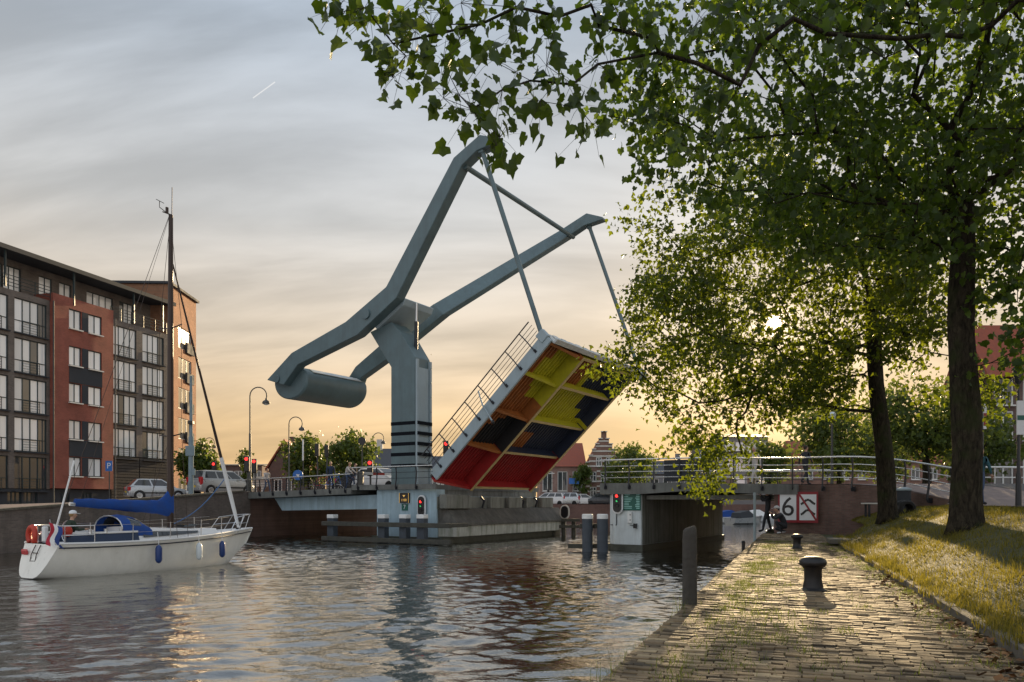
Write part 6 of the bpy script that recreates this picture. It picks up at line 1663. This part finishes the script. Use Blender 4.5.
    bones = [(a, b, 0 if (a in ('pel', 'waist', 'chest') and b in ('waist', 'chest', 'neck')) or b in ('ls', 'rs') or (a[1:] == 's') or (a[1:] == 'e') else (3 if b == 'head' else (2 if a[1:] == 'f' else 1))) for a, b in E]
    for p in ev.polygons:
        c = p.center; best = None
        for a, b, t in bones:
            A, Bq = J[a], J[b]; ab = Bq - A; k = max(0, min(1, (c - A).dot(ab) / ab.length_squared)); d = (A + ab * k - c).length
            if best is None or d < best[0]: best = (d, t, b, k)
        t = best[1]
        if best[2][1:] == 'h' and best[3] > .86: t = 3
        mb.f.append(tuple(p.vertices)); mb.m.append(t)
    bpy.data.objects.remove(tmp); bpy.data.meshes.remove(me); bpy.data.meshes.remove(ev)
    mb.mat(3); H = J['head']
    mb.ell(H + V3((0, 0, .03)), (.098, .078, .125), 14, 10)
    mb.ell(H + V3((.10, 0, .015)), (.022, .014, .026), 6, 5)
    for s in (-1, 1): mb.ell(H + V3((-.005, s * .079, .02)), (.022, .012, .034), 6, 5)
    for s in 'lr':                                   # hand: palm, four fingers, thumb
        hd = J[s + 'h']; d = (hd - J[s + 'e']).normalized(); sd = d.cross(V3((0, 0, 1))); sd = sd.normalized() if sd.length > .1 else V3((0, 1, 0)); up = sd.cross(d)
        mb.ell(hd + d * .04, (.05, .04, .03), 8, 6)
        for k, ln in enumerate((.065, .078, .072, .058)):
            o = hd + d * .075 + sd * (.027 - .018 * k); mb.tube([o, o + d * ln * .5, o + d * ln * .85 - up * ln * .35], [.0095, .009, .007], 6)
        o = hd + d * .035 + sd * .04; mb.tube([o, o + d * .03 + sd * .02, o + d * .06 + sd * .018], [.011, .010, .008], 6)
    body = mb.build('body', [top, legs, shoe, 'skin'], r, local=True, smooth=180)
    for s in (-1, 1): MB().ell(H + V3((.088, s * .03, .04)), (.01, .012, .008), 6, 5).build('eye', 'black_plastic', body, local=True)
    MB().obox(H + V3((.09, 0, -.04)), V3((.008, 0, 0)), V3((0, .022, 0)), V3((0, 0, .004))).build('mouth', 'tail_red', body, local=True)
    MB().ell(H + V3((-.022, 0, .055)), (.098, .086, .112), 12, 8).build('hair', hair, body, local=True, smooth=180)
    if cap:
        mb = MB(); mb.lathe(H + V3((-.008, 0, .065)), [(.108, 0), (.107, .03), (.09, .075), (.05, .10), (.01, .108)], 14, 1.05, .9); mb.obox(H + V3((.12, 0, .07)), V3((.07, 0, -.012)), V3((0, .06, 0)), V3((0, 0, .006))); mb.build('cap', cap, body, local=True, smooth=40)
    if holds == 'camera':
        m_ = (J['lh'] + J['rh']) / 2 + V3((-.02, 0, .05)); cm = empty('camera', (0, 0, 0))
        bpy.data.objects.remove(cm)
        wp = Matrix.Translation(Vector(loc)) @ Matrix.Rotation(rz, 4, 'Z') @ Matrix.Scale(sc, 4)
        q = wp @ m_; cr = empty('photo_camera', q, rz, 'black camera held up by the ' + ('crouching' if pose == 'crouch' else 'standing') + ' person on the quay', 'camera')
        MB().box((0, 0, 0), (.06, .13, .09)).build('camera_body', 'black_plastic', cr, local=True, bevel=.01); MB().tube([(.03, 0, 0), (.13, 0, 0)], .036, 12).build('lens', 'black_plastic', cr, local=True)
    return r
p = G(767.5, 532, 1.0); person('standing person in dark clothes raising a camera on the quay edge', (p.x, p.y, .99), R(168), 'shoot', 'cloth_black', 'cloth_black', 'cloth_black', 'hair_dark', holds='camera', sc=1.1)
p = G(783, 534, 1.0); person('crouching person in black with pale cap photographing towards the water', (p.x, p.y, .99), R(172), 'crouch', 'cloth_black', 'cloth_black', 'shoe_pale', 'hair_dark', cap='cloth_pale', holds='camera', sc=1.05)
hm = Vector((.62, -.42, 0)); hw = Vector(boat.location) + Vector((hm.x * HB.x - hm.y * HB.y, hm.x * HB.y + hm.y * HB.x, 0))
person('helmsman in dark green with a white cap at the sailboat stern', (hw.x, hw.y, 1.10), hb_rot + R(-8), 'sit', 'cloth_green', 'cloth_navy', 'shoe_pale', 'hair_fair', cap='sign_white')
def on_deck(px, v): u, _ = UZ(px, 480, v); q = B(u, v, dz(u)); return (q.x, q.y, q.z)
person('man in a dark blue jacket standing on the left approach', on_deck(330.5, 2.0), R(-60), 'stand', 'cloth_navy', 'cloth_navy', 'cloth_black', 'hair_fair', sc=1.06)
person('fair-haired woman in a pale top waiting with a bicycle', on_deck(348, 2.2), R(-20), 'cycle', 'cloth_pale', 'cloth_jeans', 'cloth_black', 'hair_fair')
person('dark-haired person waiting just left of the striped barrier', on_deck(355, 3.4), R(-25), 'stand', 'cloth_black', 'cloth_jeans', 'cloth_black', 'hair_dark')
person('person in a pale coat near the traffic light by the estate car', on_deck(267, 3.0), R(-40), 'walk', 'cloth_pale', 'cloth_jeans', 'cloth_black', 'hair_dark')
person('person in a white coat crossing the right span behind the foliage', tuple(B(16.6, 2.6, 3.12)), R(200), 'walk', 'cloth_pale', 'cloth_pale', 'cloth_black', 'cloth_pale')
person('person in dark clothes crossing the right span beside the farther trunk', tuple(B(18.9, 2.2, 3.06)), R(20), 'walk', 'cloth_black', 'cloth_black', 'cloth_black', 'hair_dark')
p = P(979.5, HOR, 23.2); person('person in a blue jacket walking half hidden behind the near trunk', (p.x, p.y, 2.2), R(20), 'walk', 'cloth_teal', 'cloth_jeans', 'cloth_black', 'hair_dark')
def bicycle(label, loc, rz, m='rail_dark'):
    r = empty('bicycle', loc, rz, label, 'bicycle', 'bicycles on the approach')
    for x in (-.52, .52):
        w = MB().tube([(x + .33 * math.cos(t), 0, .34 + .33 * math.sin(t)) for t in [2 * math.pi * k / 20 for k in range(20)]], .02, 5, closed=True).build('wheel', 'tyre', r, local=True)
        mb = MB()
        for k in range(8): mb.tube([(x, 0, .34), (x + .32 * math.cos(k * .785), 0, .34 + .32 * math.sin(k * .785))], .004, 3)
        mb.build('spokes', 'alu', w, local=True)
    mb = MB()
    for a, b in (((-.52, 0, .34), (-.08, 0, .32)), ((-.08, 0, .32), (-.18, 0, .86)), ((-.08, 0, .32), (.38, 0, .80)), ((-.18, 0, .80), (.38, 0, .84)), ((.52, 0, .34), (.36, 0, 1.0)), ((-.52, 0, .34), (-.18, 0, .80))): mb.tube([a, b], .017, 6)
    mb.build('frame', m, r, local=True)
    MB().tube([(.28, -.27, 1.04), (.37, 0, 1.02), (.28, .27, 1.04)], .015, 6).build('handlebar', 'alu', r, local=True)
    MB().ell((-.2, 0, .90), (.13, .08, .04), 10, 6).build('saddle', 'black_plastic', r, local=True)
bicycle('bicycle under the fair-haired woman in the pale top', on_deck(348, 2.2), R(-20))
bicycle('bicycle beside the man in the dark blue jacket', on_deck(333, 1.4), R(-10), 'sign_blue')
bicycle('bicycle standing left of the dark blue jacket', on_deck(321, 1.5), R(-15), 'car_red')
# ------------------------------------------------------------------ trees
LEAF5 = []                                       # outline of a lobed plane leaf, base at the origin, tip along +y, width about 1
for a, rr_ in ((-90, .16), (-62, .40), (-38, .44), (-14, .60), (12, .50), (38, .64), (64, .52), (90, .76), (116, .52), (142, .64), (168, .50), (194, .60), (218, .44), (242, .40)):
    LEAF5.append((rr_ * math.cos(R(a)) * .86, rr_ * math.sin(R(a)) * .9 + .28))
LEAF5 = np.array(LEAF5)
LEAF3 = np.array([(0, -.02), (.32, .12), (.50, .42), (.24, .50), (0, 1.0), (-.24, .50), (-.50, .42), (-.32, .12)])
def leaf_batch(pos, size, seed, outline, droop=.45, flat=.6):
    """many leaves at once -> verts, fan triangles"""
    g = np.random.default_rng(seed); n = len(pos); k = len(outline)
    nz = g.normal(0, 1, (n, 3)); nz[:, 2] = np.abs(nz[:, 2]) * flat + .25; nz /= np.linalg.norm(nz, axis=1)[:, None]     # leaf normal, mostly up
    a = g.random(n) * 6.283; d = np.stack([np.cos(a), np.sin(a), -droop - .5 * g.random(n)], 1)
    d -= nz * (d * nz).sum(1)[:, None]; d /= np.linalg.norm(d, axis=1)[:, None] + 1e-9
    s = np.cross(d, nz); sz = size * (.55 + .7 * g.random(n))
    o = outline
    fold = (.05 + .55 * g.random(n))[:, None] * np.abs(o[None, :, 0]) - (.5 * g.random(n))[:, None] * o[None, :, 1] ** 2 + g.normal(0, .035, (n, k))
    V = pos[:, None, :] + sz[:, None, None] * (s[:, None, :] * o[None, :, 0:1] + d[:, None, :] * o[None, :, 1:2] + nz[:, None, :] * fold[:, :, None])
    ctr = pos[:, None, :] + sz[:, None, None] * (d * .32)[:, None, :]
    V = np.concatenate([V, ctr], 1).reshape(-1, 3)
    b = np.arange(n)[:, None, None] * (k + 1)
    T = np.array([(k, i, (i + 1) % k) for i in range(k)])
    return V, (b + T[None]).reshape(-1, 3)

def grow(trunk, targets, seed, step=.6, droop=.06, wander=.05, bias=.30):
    """attach every target to the nearest growing branch; returns node positions, parents, radius counts"""
    g = np.random.default_rng(seed)
    nodes = [np.array(p, float) for p in trunk]; par = [-1] + list(range(len(trunk) - 1)); plen = [0.0] * len(trunk)
    arr = np.zeros((60000, 3)); pl = np.zeros(60000); n0 = len(trunk); arr[:n0] = nodes
    ok = np.zeros(60000, bool); first = max(1, int(n0 * .45)); ok[first:n0] = True
    pars = np.full(60000, -1, int); pars[:n0] = par; n = n0
    T = np.asarray(targets, float); top = arr[n0 - 1]
    order = np.argsort(np.linalg.norm((T - arr[int(n0 * .7)]), axis=1) + g.normal(0, .25, len(T)))
    ends = np.zeros(len(T), int)
    for i in order:
        t = T[i]; dv = arr[:n] - t; dist = np.sqrt((dv ** 2).sum(1)); cost = dist + bias * pl[:n] + np.where(arr[:n, 2] > t[2] + .3, .35 * (arr[:n, 2] - t[2]), 0); cost[~ok[:n]] = 1e9
        j = int(np.argmin(cost)); a = arr[j]; L_ = dist[j]; m = max(1, int(L_ / step)); prev = j
        dirp = a - arr[pars[j]] if pars[j] >= 0 else np.array((0, 0, 1.0)); nd_ = np.linalg.norm(dirp); dirp = dirp / nd_ if nd_ > 0 else dirp
        for q in range(1, m + 1):
            f = q / m; p = a + (t - a) * f + dirp * (L_ * .22 * f * (1 - f) * 2) + np.array((0, 0, droop * L_ * math.sin(math.pi * f)))
            if q < m: p = p + g.normal(0, wander * min(L_, 1.5), 3)
            arr[n] = p; pars[n] = prev; pl[n] = pl[prev] + L_ / m; ok[n] = True; prev = n; n += 1
        ends[i] = prev
    cnt = np.zeros(n); cnt[ends] += 1
    for k in range(n - 1, 0, -1):
        if pars[k] >= 0: cnt[pars[k]] += cnt[k]
    return arr[:n], pars[:n], cnt, n0
def branch_mesh(arr, pars, cnt, n0, r_tip, expo, r_trunk, nseg=5):
    """tapered tubes following chains of nodes"""
    n = len(arr); rad = r_tip * np.maximum(cnt, 1) ** expo
    kids = [[] for _ in range(n)]
    for i in range(1, n):
        if pars[i] >= 0: kids[pars[i]].append(i)
    mb = MB(); stack = []
    for i in range(n0 - 1, n): pass
    for i in range(n):
        ks = kids[i]
        if i < n0: starts = [k for k in ks if k >= n0]
        else: starts = sorted(ks, key=lambda k: -cnt[k])[1:]
        for s in starts:
            chain = [i, s]; c = s
            while kids[c]: c = max(kids[c], key=lambda k: cnt[k]); chain.append(c)
            rr = [min(rad[k], rad[chain[1]] * 1.15) for k in chain]; rr[0] = min(rr[0], rr[1] * 1.2)
            sides = 8 if rr[1] > .06 else (5 if rr[1] > .02 else 3)
            mb.tube([arr[k] for k in chain], rr, sides, cap=False)
    return mb
def trunk_mesh(pts, rads, seed, n=20):
    g = random.Random(seed); ph = [g.random() * 6.28 for _ in range(6)]; mb = MB(); rings = []; m = (len(pts) - 1) * 4; z0 = pts[0][2]
    for j in range(m + 1):
        f = j / 4; i = min(int(f), len(pts) - 2); f -= i
        p = Vector(pts[i]).lerp(Vector(pts[i + 1]), f); r = rads[i] + (rads[i + 1] - rads[i]) * f; h = p.z - z0
        fl = .34 * math.exp(-h / .25) * min(1, r / .25); ring = []
        for k in range(n):
            t = 2 * math.pi * k / n; q = 1 + .05 * math.sin(3 * t + ph[0] + h * .5) + .035 * math.sin(7 * t + ph[1] + h * 1.3) + .03 * math.sin(2 * t + ph[3] + h * 3.1) + fl * (1 + .5 * math.sin(5 * t + ph[2]))
            ring.append(p + Vector((r * q * math.cos(t), r * q * math.sin(t), 0)))
        rings.append(ring)
    return mb.loft(rings)
def ellip_points(n, c, rad, g, inner=.25, lower_cut=None):
    out = []
    while len(out) < n:
        v = g.normal(0, 1, 3); v /= np.linalg.norm(v); r = (inner + (1 - inner) * g.random()) ** .55
        p = np.array(c) + v * r * np.array(rad)
        if vnoise(p[0] * .9 + 2, p[1] * .7 + p[2] * .9) < -.55: continue
        if lower_cut is not None and p[2] < lower_cut: continue
        out.append(p)
    return np.array(out)
SUNL = np.array(SD); CAMP = np.array((0, 0, EYE))
def sun_gap(P_, r=.20):
    """leave the small gap through which the sun is seen"""
    d = P_ - CAMP; t = d @ SUNL; return np.linalg.norm(d - t[:, None] * SUNL[None], axis=1) > r
def leaf_positions(arr, ends_pts, per, spread, g):
    n = len(ends_pts); k = per
    p = np.repeat(ends_pts, k, 0) + g.normal(0, 1, (n * k, 3)) * spread * np.array((1, 1, .75))
    return p
def plane_tree(label, base, top, r0, r1, targets, seed, per, spread, size, leafm, outline, step=.6, tip=.006, expo=.46, big_leaves=0, keep=None, petioles=False, ntr=9, lean=(0, 0)):
    g = np.random.default_rng(seed)
    base, top = np.array(base, float), np.array(top, float)
    tr = [base + (top - base) * (i / (ntr - 1)) + np.array((.06 * math.sin(i * 1.1 + seed), .05 * math.cos(i * .9 + seed), 0)) * (0 < i < ntr - 1) + np.array((lean[0], lean[1], 0)) * math.sin(math.pi * i / (ntr - 1)) for i in range(ntr)]
    root = empty('plane_tree', tuple(base), label=label, cat='tree')
    rads = [r0 + (r1 - r0) * (i / (ntr - 1)) ** .8 for i in range(ntr)]; 
    trunk_mesh(tr, rads, seed).build('trunk', 'bark', root, smooth=180)
    arr, pars, cnt, n0 = grow(tr, targets, seed, step)
    bm_ = branch_mesh(arr, pars, cnt, n0, tip, expo, r1); o = bm_.build('branches', 'bark', root, smooth=180)
    tg = np.asarray(targets)
    pos = leaf_positions(arr, tg, per, spread, g)
    # leaves along the outer twigs too
    thin = arr[n0:][cnt[n0:] <= 3]; extra = np.repeat(thin, 3, 0) + g.normal(0, .14, (len(thin) * 3, 3)); pos = np.concatenate([pos, extra])
    if petioles:                                 # every leaf hangs on a thin twig from its branch end
        a = np.concatenate([np.repeat(tg, per, 0), np.repeat(thin, 3, 0)]); mid = (a + pos) / 2 + np.array((0, 0, .02)); n_ = len(a)
        e1 = np.array((.0028, 0, 0)); e2 = np.array((-.0014, .0024, 0)); e3 = np.array((-.0014, -.0024, 0))
        V = np.stack([a + e1, a + e2, a + e3, mid + e1, mid + e2, mid + e3, pos + e1 * .6, pos + e2 * .6, pos + e3 * .6], 1).reshape(-1, 3)
        F = np.array([(0, 1, 4, 3), (1, 2, 5, 4), (2, 0, 3, 5), (3, 4, 7, 6), (4, 5, 8, 7), (5, 3, 6, 8)]); F = (np.arange(n_)[:, None, None] * 9 + F[None]).reshape(-1, 4)
        tag(fast_mesh('twigs', V, F, 'twig', root), kind='stuff')
    pos = pos[sun_gap(pos)]
    if keep is not None: pos = pos[keep(pos)]
    if big_leaves:                               # the leaves that show largest are objects of their own
        px = PX0 + FPX * pos[:, 0] / np.maximum(pos[:, 1], .1); py = HOR - FPX * (pos[:, 2] - EYE) / np.maximum(pos[:, 1], .1)
        vis = (pos[:, 1] > 1) & (px > 0) & (px < 1024) & (py > -5) & (py < 600)
        idx = np.argsort(np.where(vis, pos[:, 1], 1e6))[:big_leaves]; rest = np.ones(len(pos), bool); rest[idx] = False
        V, F = leaf_batch(pos[rest], size, seed + 5, outline); crown = tag(fast_mesh('crown', V, F, leafm, root), kind='stuff')
        meshes = []
        for k in range(10):
            V, F = leaf_batch(np.zeros((1, 3)), size, seed + 50 + k, outline); m = fast_mesh('leaf', V, F, leafm); meshes.append(m.data); bpy.data.objects.remove(m)
        for k, i in enumerate(idx):
            o = link_mesh('leaf', meshes[k % 10], crown); o.location = Vector(pos[i]) - ORG[root.name]; o.rotation_euler = (g.normal(0, .3), g.normal(0, .3), g.random() * 6.28)
    else:
        V, F = leaf_batch(pos, size, seed + 5, outline); tag(fast_mesh('crown', V, F, leafm, root), kind='stuff')
    return root

def proj(p): return PX0 + FPX * p[:, 0] / np.maximum(p[:, 1], .1), HOR - FPX * (p[:, 2] - EYE) / np.maximum(p[:, 1], .1)
def px_targets(lst, jit, g, rep=1):
    out = []
    for px, py, D in lst:
        for _ in range(rep): p = P(px, py, D + g.normal(0, jit * 1.2)); out.append(np.array(p) + g.normal(0, jit, 3))
    return np.array(out)
def build_trees():
    g = np.random.default_rng(77)
    # farther plane tree, the sun behind its crown
    D = 24.0; bx = (889 - PX0) / FPX * D; bz = bank_z(bx, D) - .1
    T = ellip_points(900, (9.0, 24.0, 8.9), (5.6, 5.2, 4.9), g, .2)
    px, py = proj(T); T = T[~((px < 700) & (py < 235)) & ~((px < 640) & (py > 380)) & ~((px > 850) & (py > 345)) & (T[:, 2] > 5.3)]
    hang = [(612, 372, 23), (622, 360, 23), (630, 380, 23.2), (640, 350, 23), (618, 345, 23), (648, 372, 23), (660, 395, 23), (672, 415, 23), (690, 430, 22.5), (702, 455, 22.5), (712, 472, 22.3), (698, 440, 22.5), (720, 440, 22.5), (735, 455, 22.5), (708, 485, 22.2), (740, 400, 23), (705, 405, 23), (650, 330, 23), (660, 300, 23), (668, 262, 23.5), (655, 285, 23), (690, 470, 22.3), (725, 470, 22.4), (745, 402, 23), (765, 396, 23.4), (785, 402, 23), (805, 394, 23.6), (825, 400, 23), (842, 392, 23.4), (755, 415, 22.6), (735, 420, 22.6), (775, 384, 23), (815, 380, 23), (845, 370, 23), (860, 360, 23), (880, 350, 22.4), (700, 425, 22.8), (640, 215, 22), (655, 235, 22.5), (675, 200, 22), (700, 380, 23), (730, 370, 23), (684, 350, 23), (684, 320, 23), (700, 290, 23), (675, 290, 23), (690, 250, 23), (710, 230, 23), (840, 300, 21), (860, 260, 21), (900, 300, 21), (930, 320, 22), (925, 360, 22), (915, 390, 23), (905, 350, 23), (935, 290, 22), (990, 395, 20), (985, 410, 20), (1000, 385, 20)]
    T = np.concatenate([T, px_targets(hang, .26, g, 3)])
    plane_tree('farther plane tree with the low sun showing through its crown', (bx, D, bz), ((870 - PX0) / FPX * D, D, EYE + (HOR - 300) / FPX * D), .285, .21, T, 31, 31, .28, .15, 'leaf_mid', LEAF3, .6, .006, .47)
    # nearer plane tree
    D = 15.0; bx = (965 - PX0) / FPX * D; bz = bank_z(bx, D) - .1
    T = ellip_points(800, (8.6, 15.2, 11.6), (6.0, 5.0, 4.6), g, .2)
    px, py = proj(T); T = T[~((px < 690) & (py > 150)) & ~(py > 262)]
    hang = [(650, 60, 14), (660, 90, 14), (640, 110, 14), (655, 140, 14), (680, 130, 14), (640, 40, 14), (670, 165, 14), (700, 160, 14), (660, 20, 14), (1000, 300, 14), (1012, 330, 14), (1000, 345, 13.5), (1016, 280, 14), (995, 265, 14.5), (720, 190, 14), (760, 200, 14), (800, 210, 14), (850, 220, 14), (900, 230, 14), (935, 245, 14.5), (985, 240, 15), (1010, 250, 15)]
    T = np.concatenate([T, px_targets(hang, .25, g, 3)])
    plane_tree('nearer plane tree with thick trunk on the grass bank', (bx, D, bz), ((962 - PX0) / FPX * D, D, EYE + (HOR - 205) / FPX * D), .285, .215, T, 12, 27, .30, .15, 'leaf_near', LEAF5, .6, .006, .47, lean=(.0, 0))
    # nearest plane tree: trunk outside the frame, boughs reaching over the water
    bx, D = 8.4, 6.2; bz = bank_z(bx, D) - .1
    T = ellip_points(170, (7.2, 8.0, 9.6), (4.6, 3.6, 3.0), g, .3)
    px, py = proj(T); T = T[((py < 60) & (px > 640)) | (px > 1040)]
    hang = [(322, 27, 7.2), (340, 32, 7.2), (358, 12, 7.2), (372, 18, 7.3), (392, 8, 7.3), (398, 38, 7.2), (408, 52, 7.2), (383, 72, 7.1), (398, 70, 7.1), (412, 84, 7.1), (430, 30, 7.3), (437, 78, 7.1), (447, 98, 7.0), (462, 60, 7.2), (470, 96, 7.0), (468, 118, 6.9), (484, 108, 7.0), (492, 70, 7.2), (500, 90, 7.1), (512, 20, 7.4), (505, 130, 6.9), (512, 140, 6.9), (535, 128, 6.9), (540, 88, 7.2), (548, 60, 7.3), (560, 30, 7.4), (520, 50, 7.3), (480, 30, 7.4), (455, 12, 7.4), (585, 88, 7.4), (570, 122, 7.2), (588, 118, 7.2), (590, 65, 7.5), (610, 75, 7.5), (600, 30, 7.6), (630, 20, 7.8), (640, 60, 7.8), (660, 40, 7.8), (690, 30, 7.9), (720, 20, 8), (750, 50, 8), (730, 80, 8), (700, 110, 7.9), (780, 20, 8), (830, 30, 8.2), (880, 20, 8.4), (930, 40, 8.4), (980, 20, 8.4), (690, 140, 7.8), (715, 150, 7.8), (500, 8, 7.4), (540, 6, 7.4), (580, 8, 7.5), (620, 4, 7.6), (425, 6, 7.3)]
    T = np.concatenate([T, px_targets(hang, .09, g, 1)])
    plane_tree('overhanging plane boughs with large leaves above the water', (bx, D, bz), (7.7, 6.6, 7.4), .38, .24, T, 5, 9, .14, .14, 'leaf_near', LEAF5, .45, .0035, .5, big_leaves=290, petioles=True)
build_trees()

def round_tree(label, px, D, zb, ztop, rx, seed, n=90, size=.34, m='leaf_far', per=26, name='leafy_tree', group='trees behind the bridge', zlow=None):
    g = np.random.default_rng(seed); x = (px - PX0) / FPX * D; root = empty(name, (x, D, zb), label=label, cat='tree', group=group)
    zl = zb + 1.6 if zlow is None else zlow; cz = (ztop + zl) / 2; rz = (ztop - zl) / 2
    T = ellip_points(n, (x, D, cz), (rx, rx * .9, rz), g, .25)
    T[:, 0] += .18 * rx * np.sin(T[:, 2] * 1.3 + seed)
    tr = [np.array((x, D, zb)) + np.array((.1 * math.sin(i + seed), 0, (cz - zb) * i / 5)) for i in range(6)]
    trunk_mesh(tr, [.2, .18, .16, .14, .12, .1], seed, 10).build('trunk', 'bark', root, smooth=180)
    arr, pars, cnt, n0 = grow(tr, T, seed, 1.0); branch_mesh(arr, pars, cnt, n0, .012, .45, .1).build('branches', 'bark', root)
    pos = leaf_positions(arr, T, per, .34 * rx / 2.6 + .12, g); V, F = leaf_batch(pos, size, seed, LEAF3); tag(fast_mesh('crown', V, F, m, root), kind='stuff')
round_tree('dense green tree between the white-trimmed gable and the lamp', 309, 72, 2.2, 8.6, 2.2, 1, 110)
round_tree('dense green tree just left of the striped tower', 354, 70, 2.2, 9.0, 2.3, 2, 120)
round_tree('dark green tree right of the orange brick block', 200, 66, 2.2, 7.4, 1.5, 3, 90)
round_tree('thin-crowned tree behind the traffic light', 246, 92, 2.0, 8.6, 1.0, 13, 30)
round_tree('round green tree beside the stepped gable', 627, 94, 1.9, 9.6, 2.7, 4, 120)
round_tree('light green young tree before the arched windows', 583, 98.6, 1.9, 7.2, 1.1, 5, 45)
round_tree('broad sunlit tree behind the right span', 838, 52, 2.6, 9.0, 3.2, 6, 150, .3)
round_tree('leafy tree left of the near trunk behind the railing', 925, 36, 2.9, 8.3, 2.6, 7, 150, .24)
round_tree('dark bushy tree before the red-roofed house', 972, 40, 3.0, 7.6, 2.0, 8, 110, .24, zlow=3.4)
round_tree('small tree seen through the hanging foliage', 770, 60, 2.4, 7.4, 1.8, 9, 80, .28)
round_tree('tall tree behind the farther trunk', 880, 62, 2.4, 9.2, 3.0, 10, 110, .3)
# ivy on the stepped-gable house
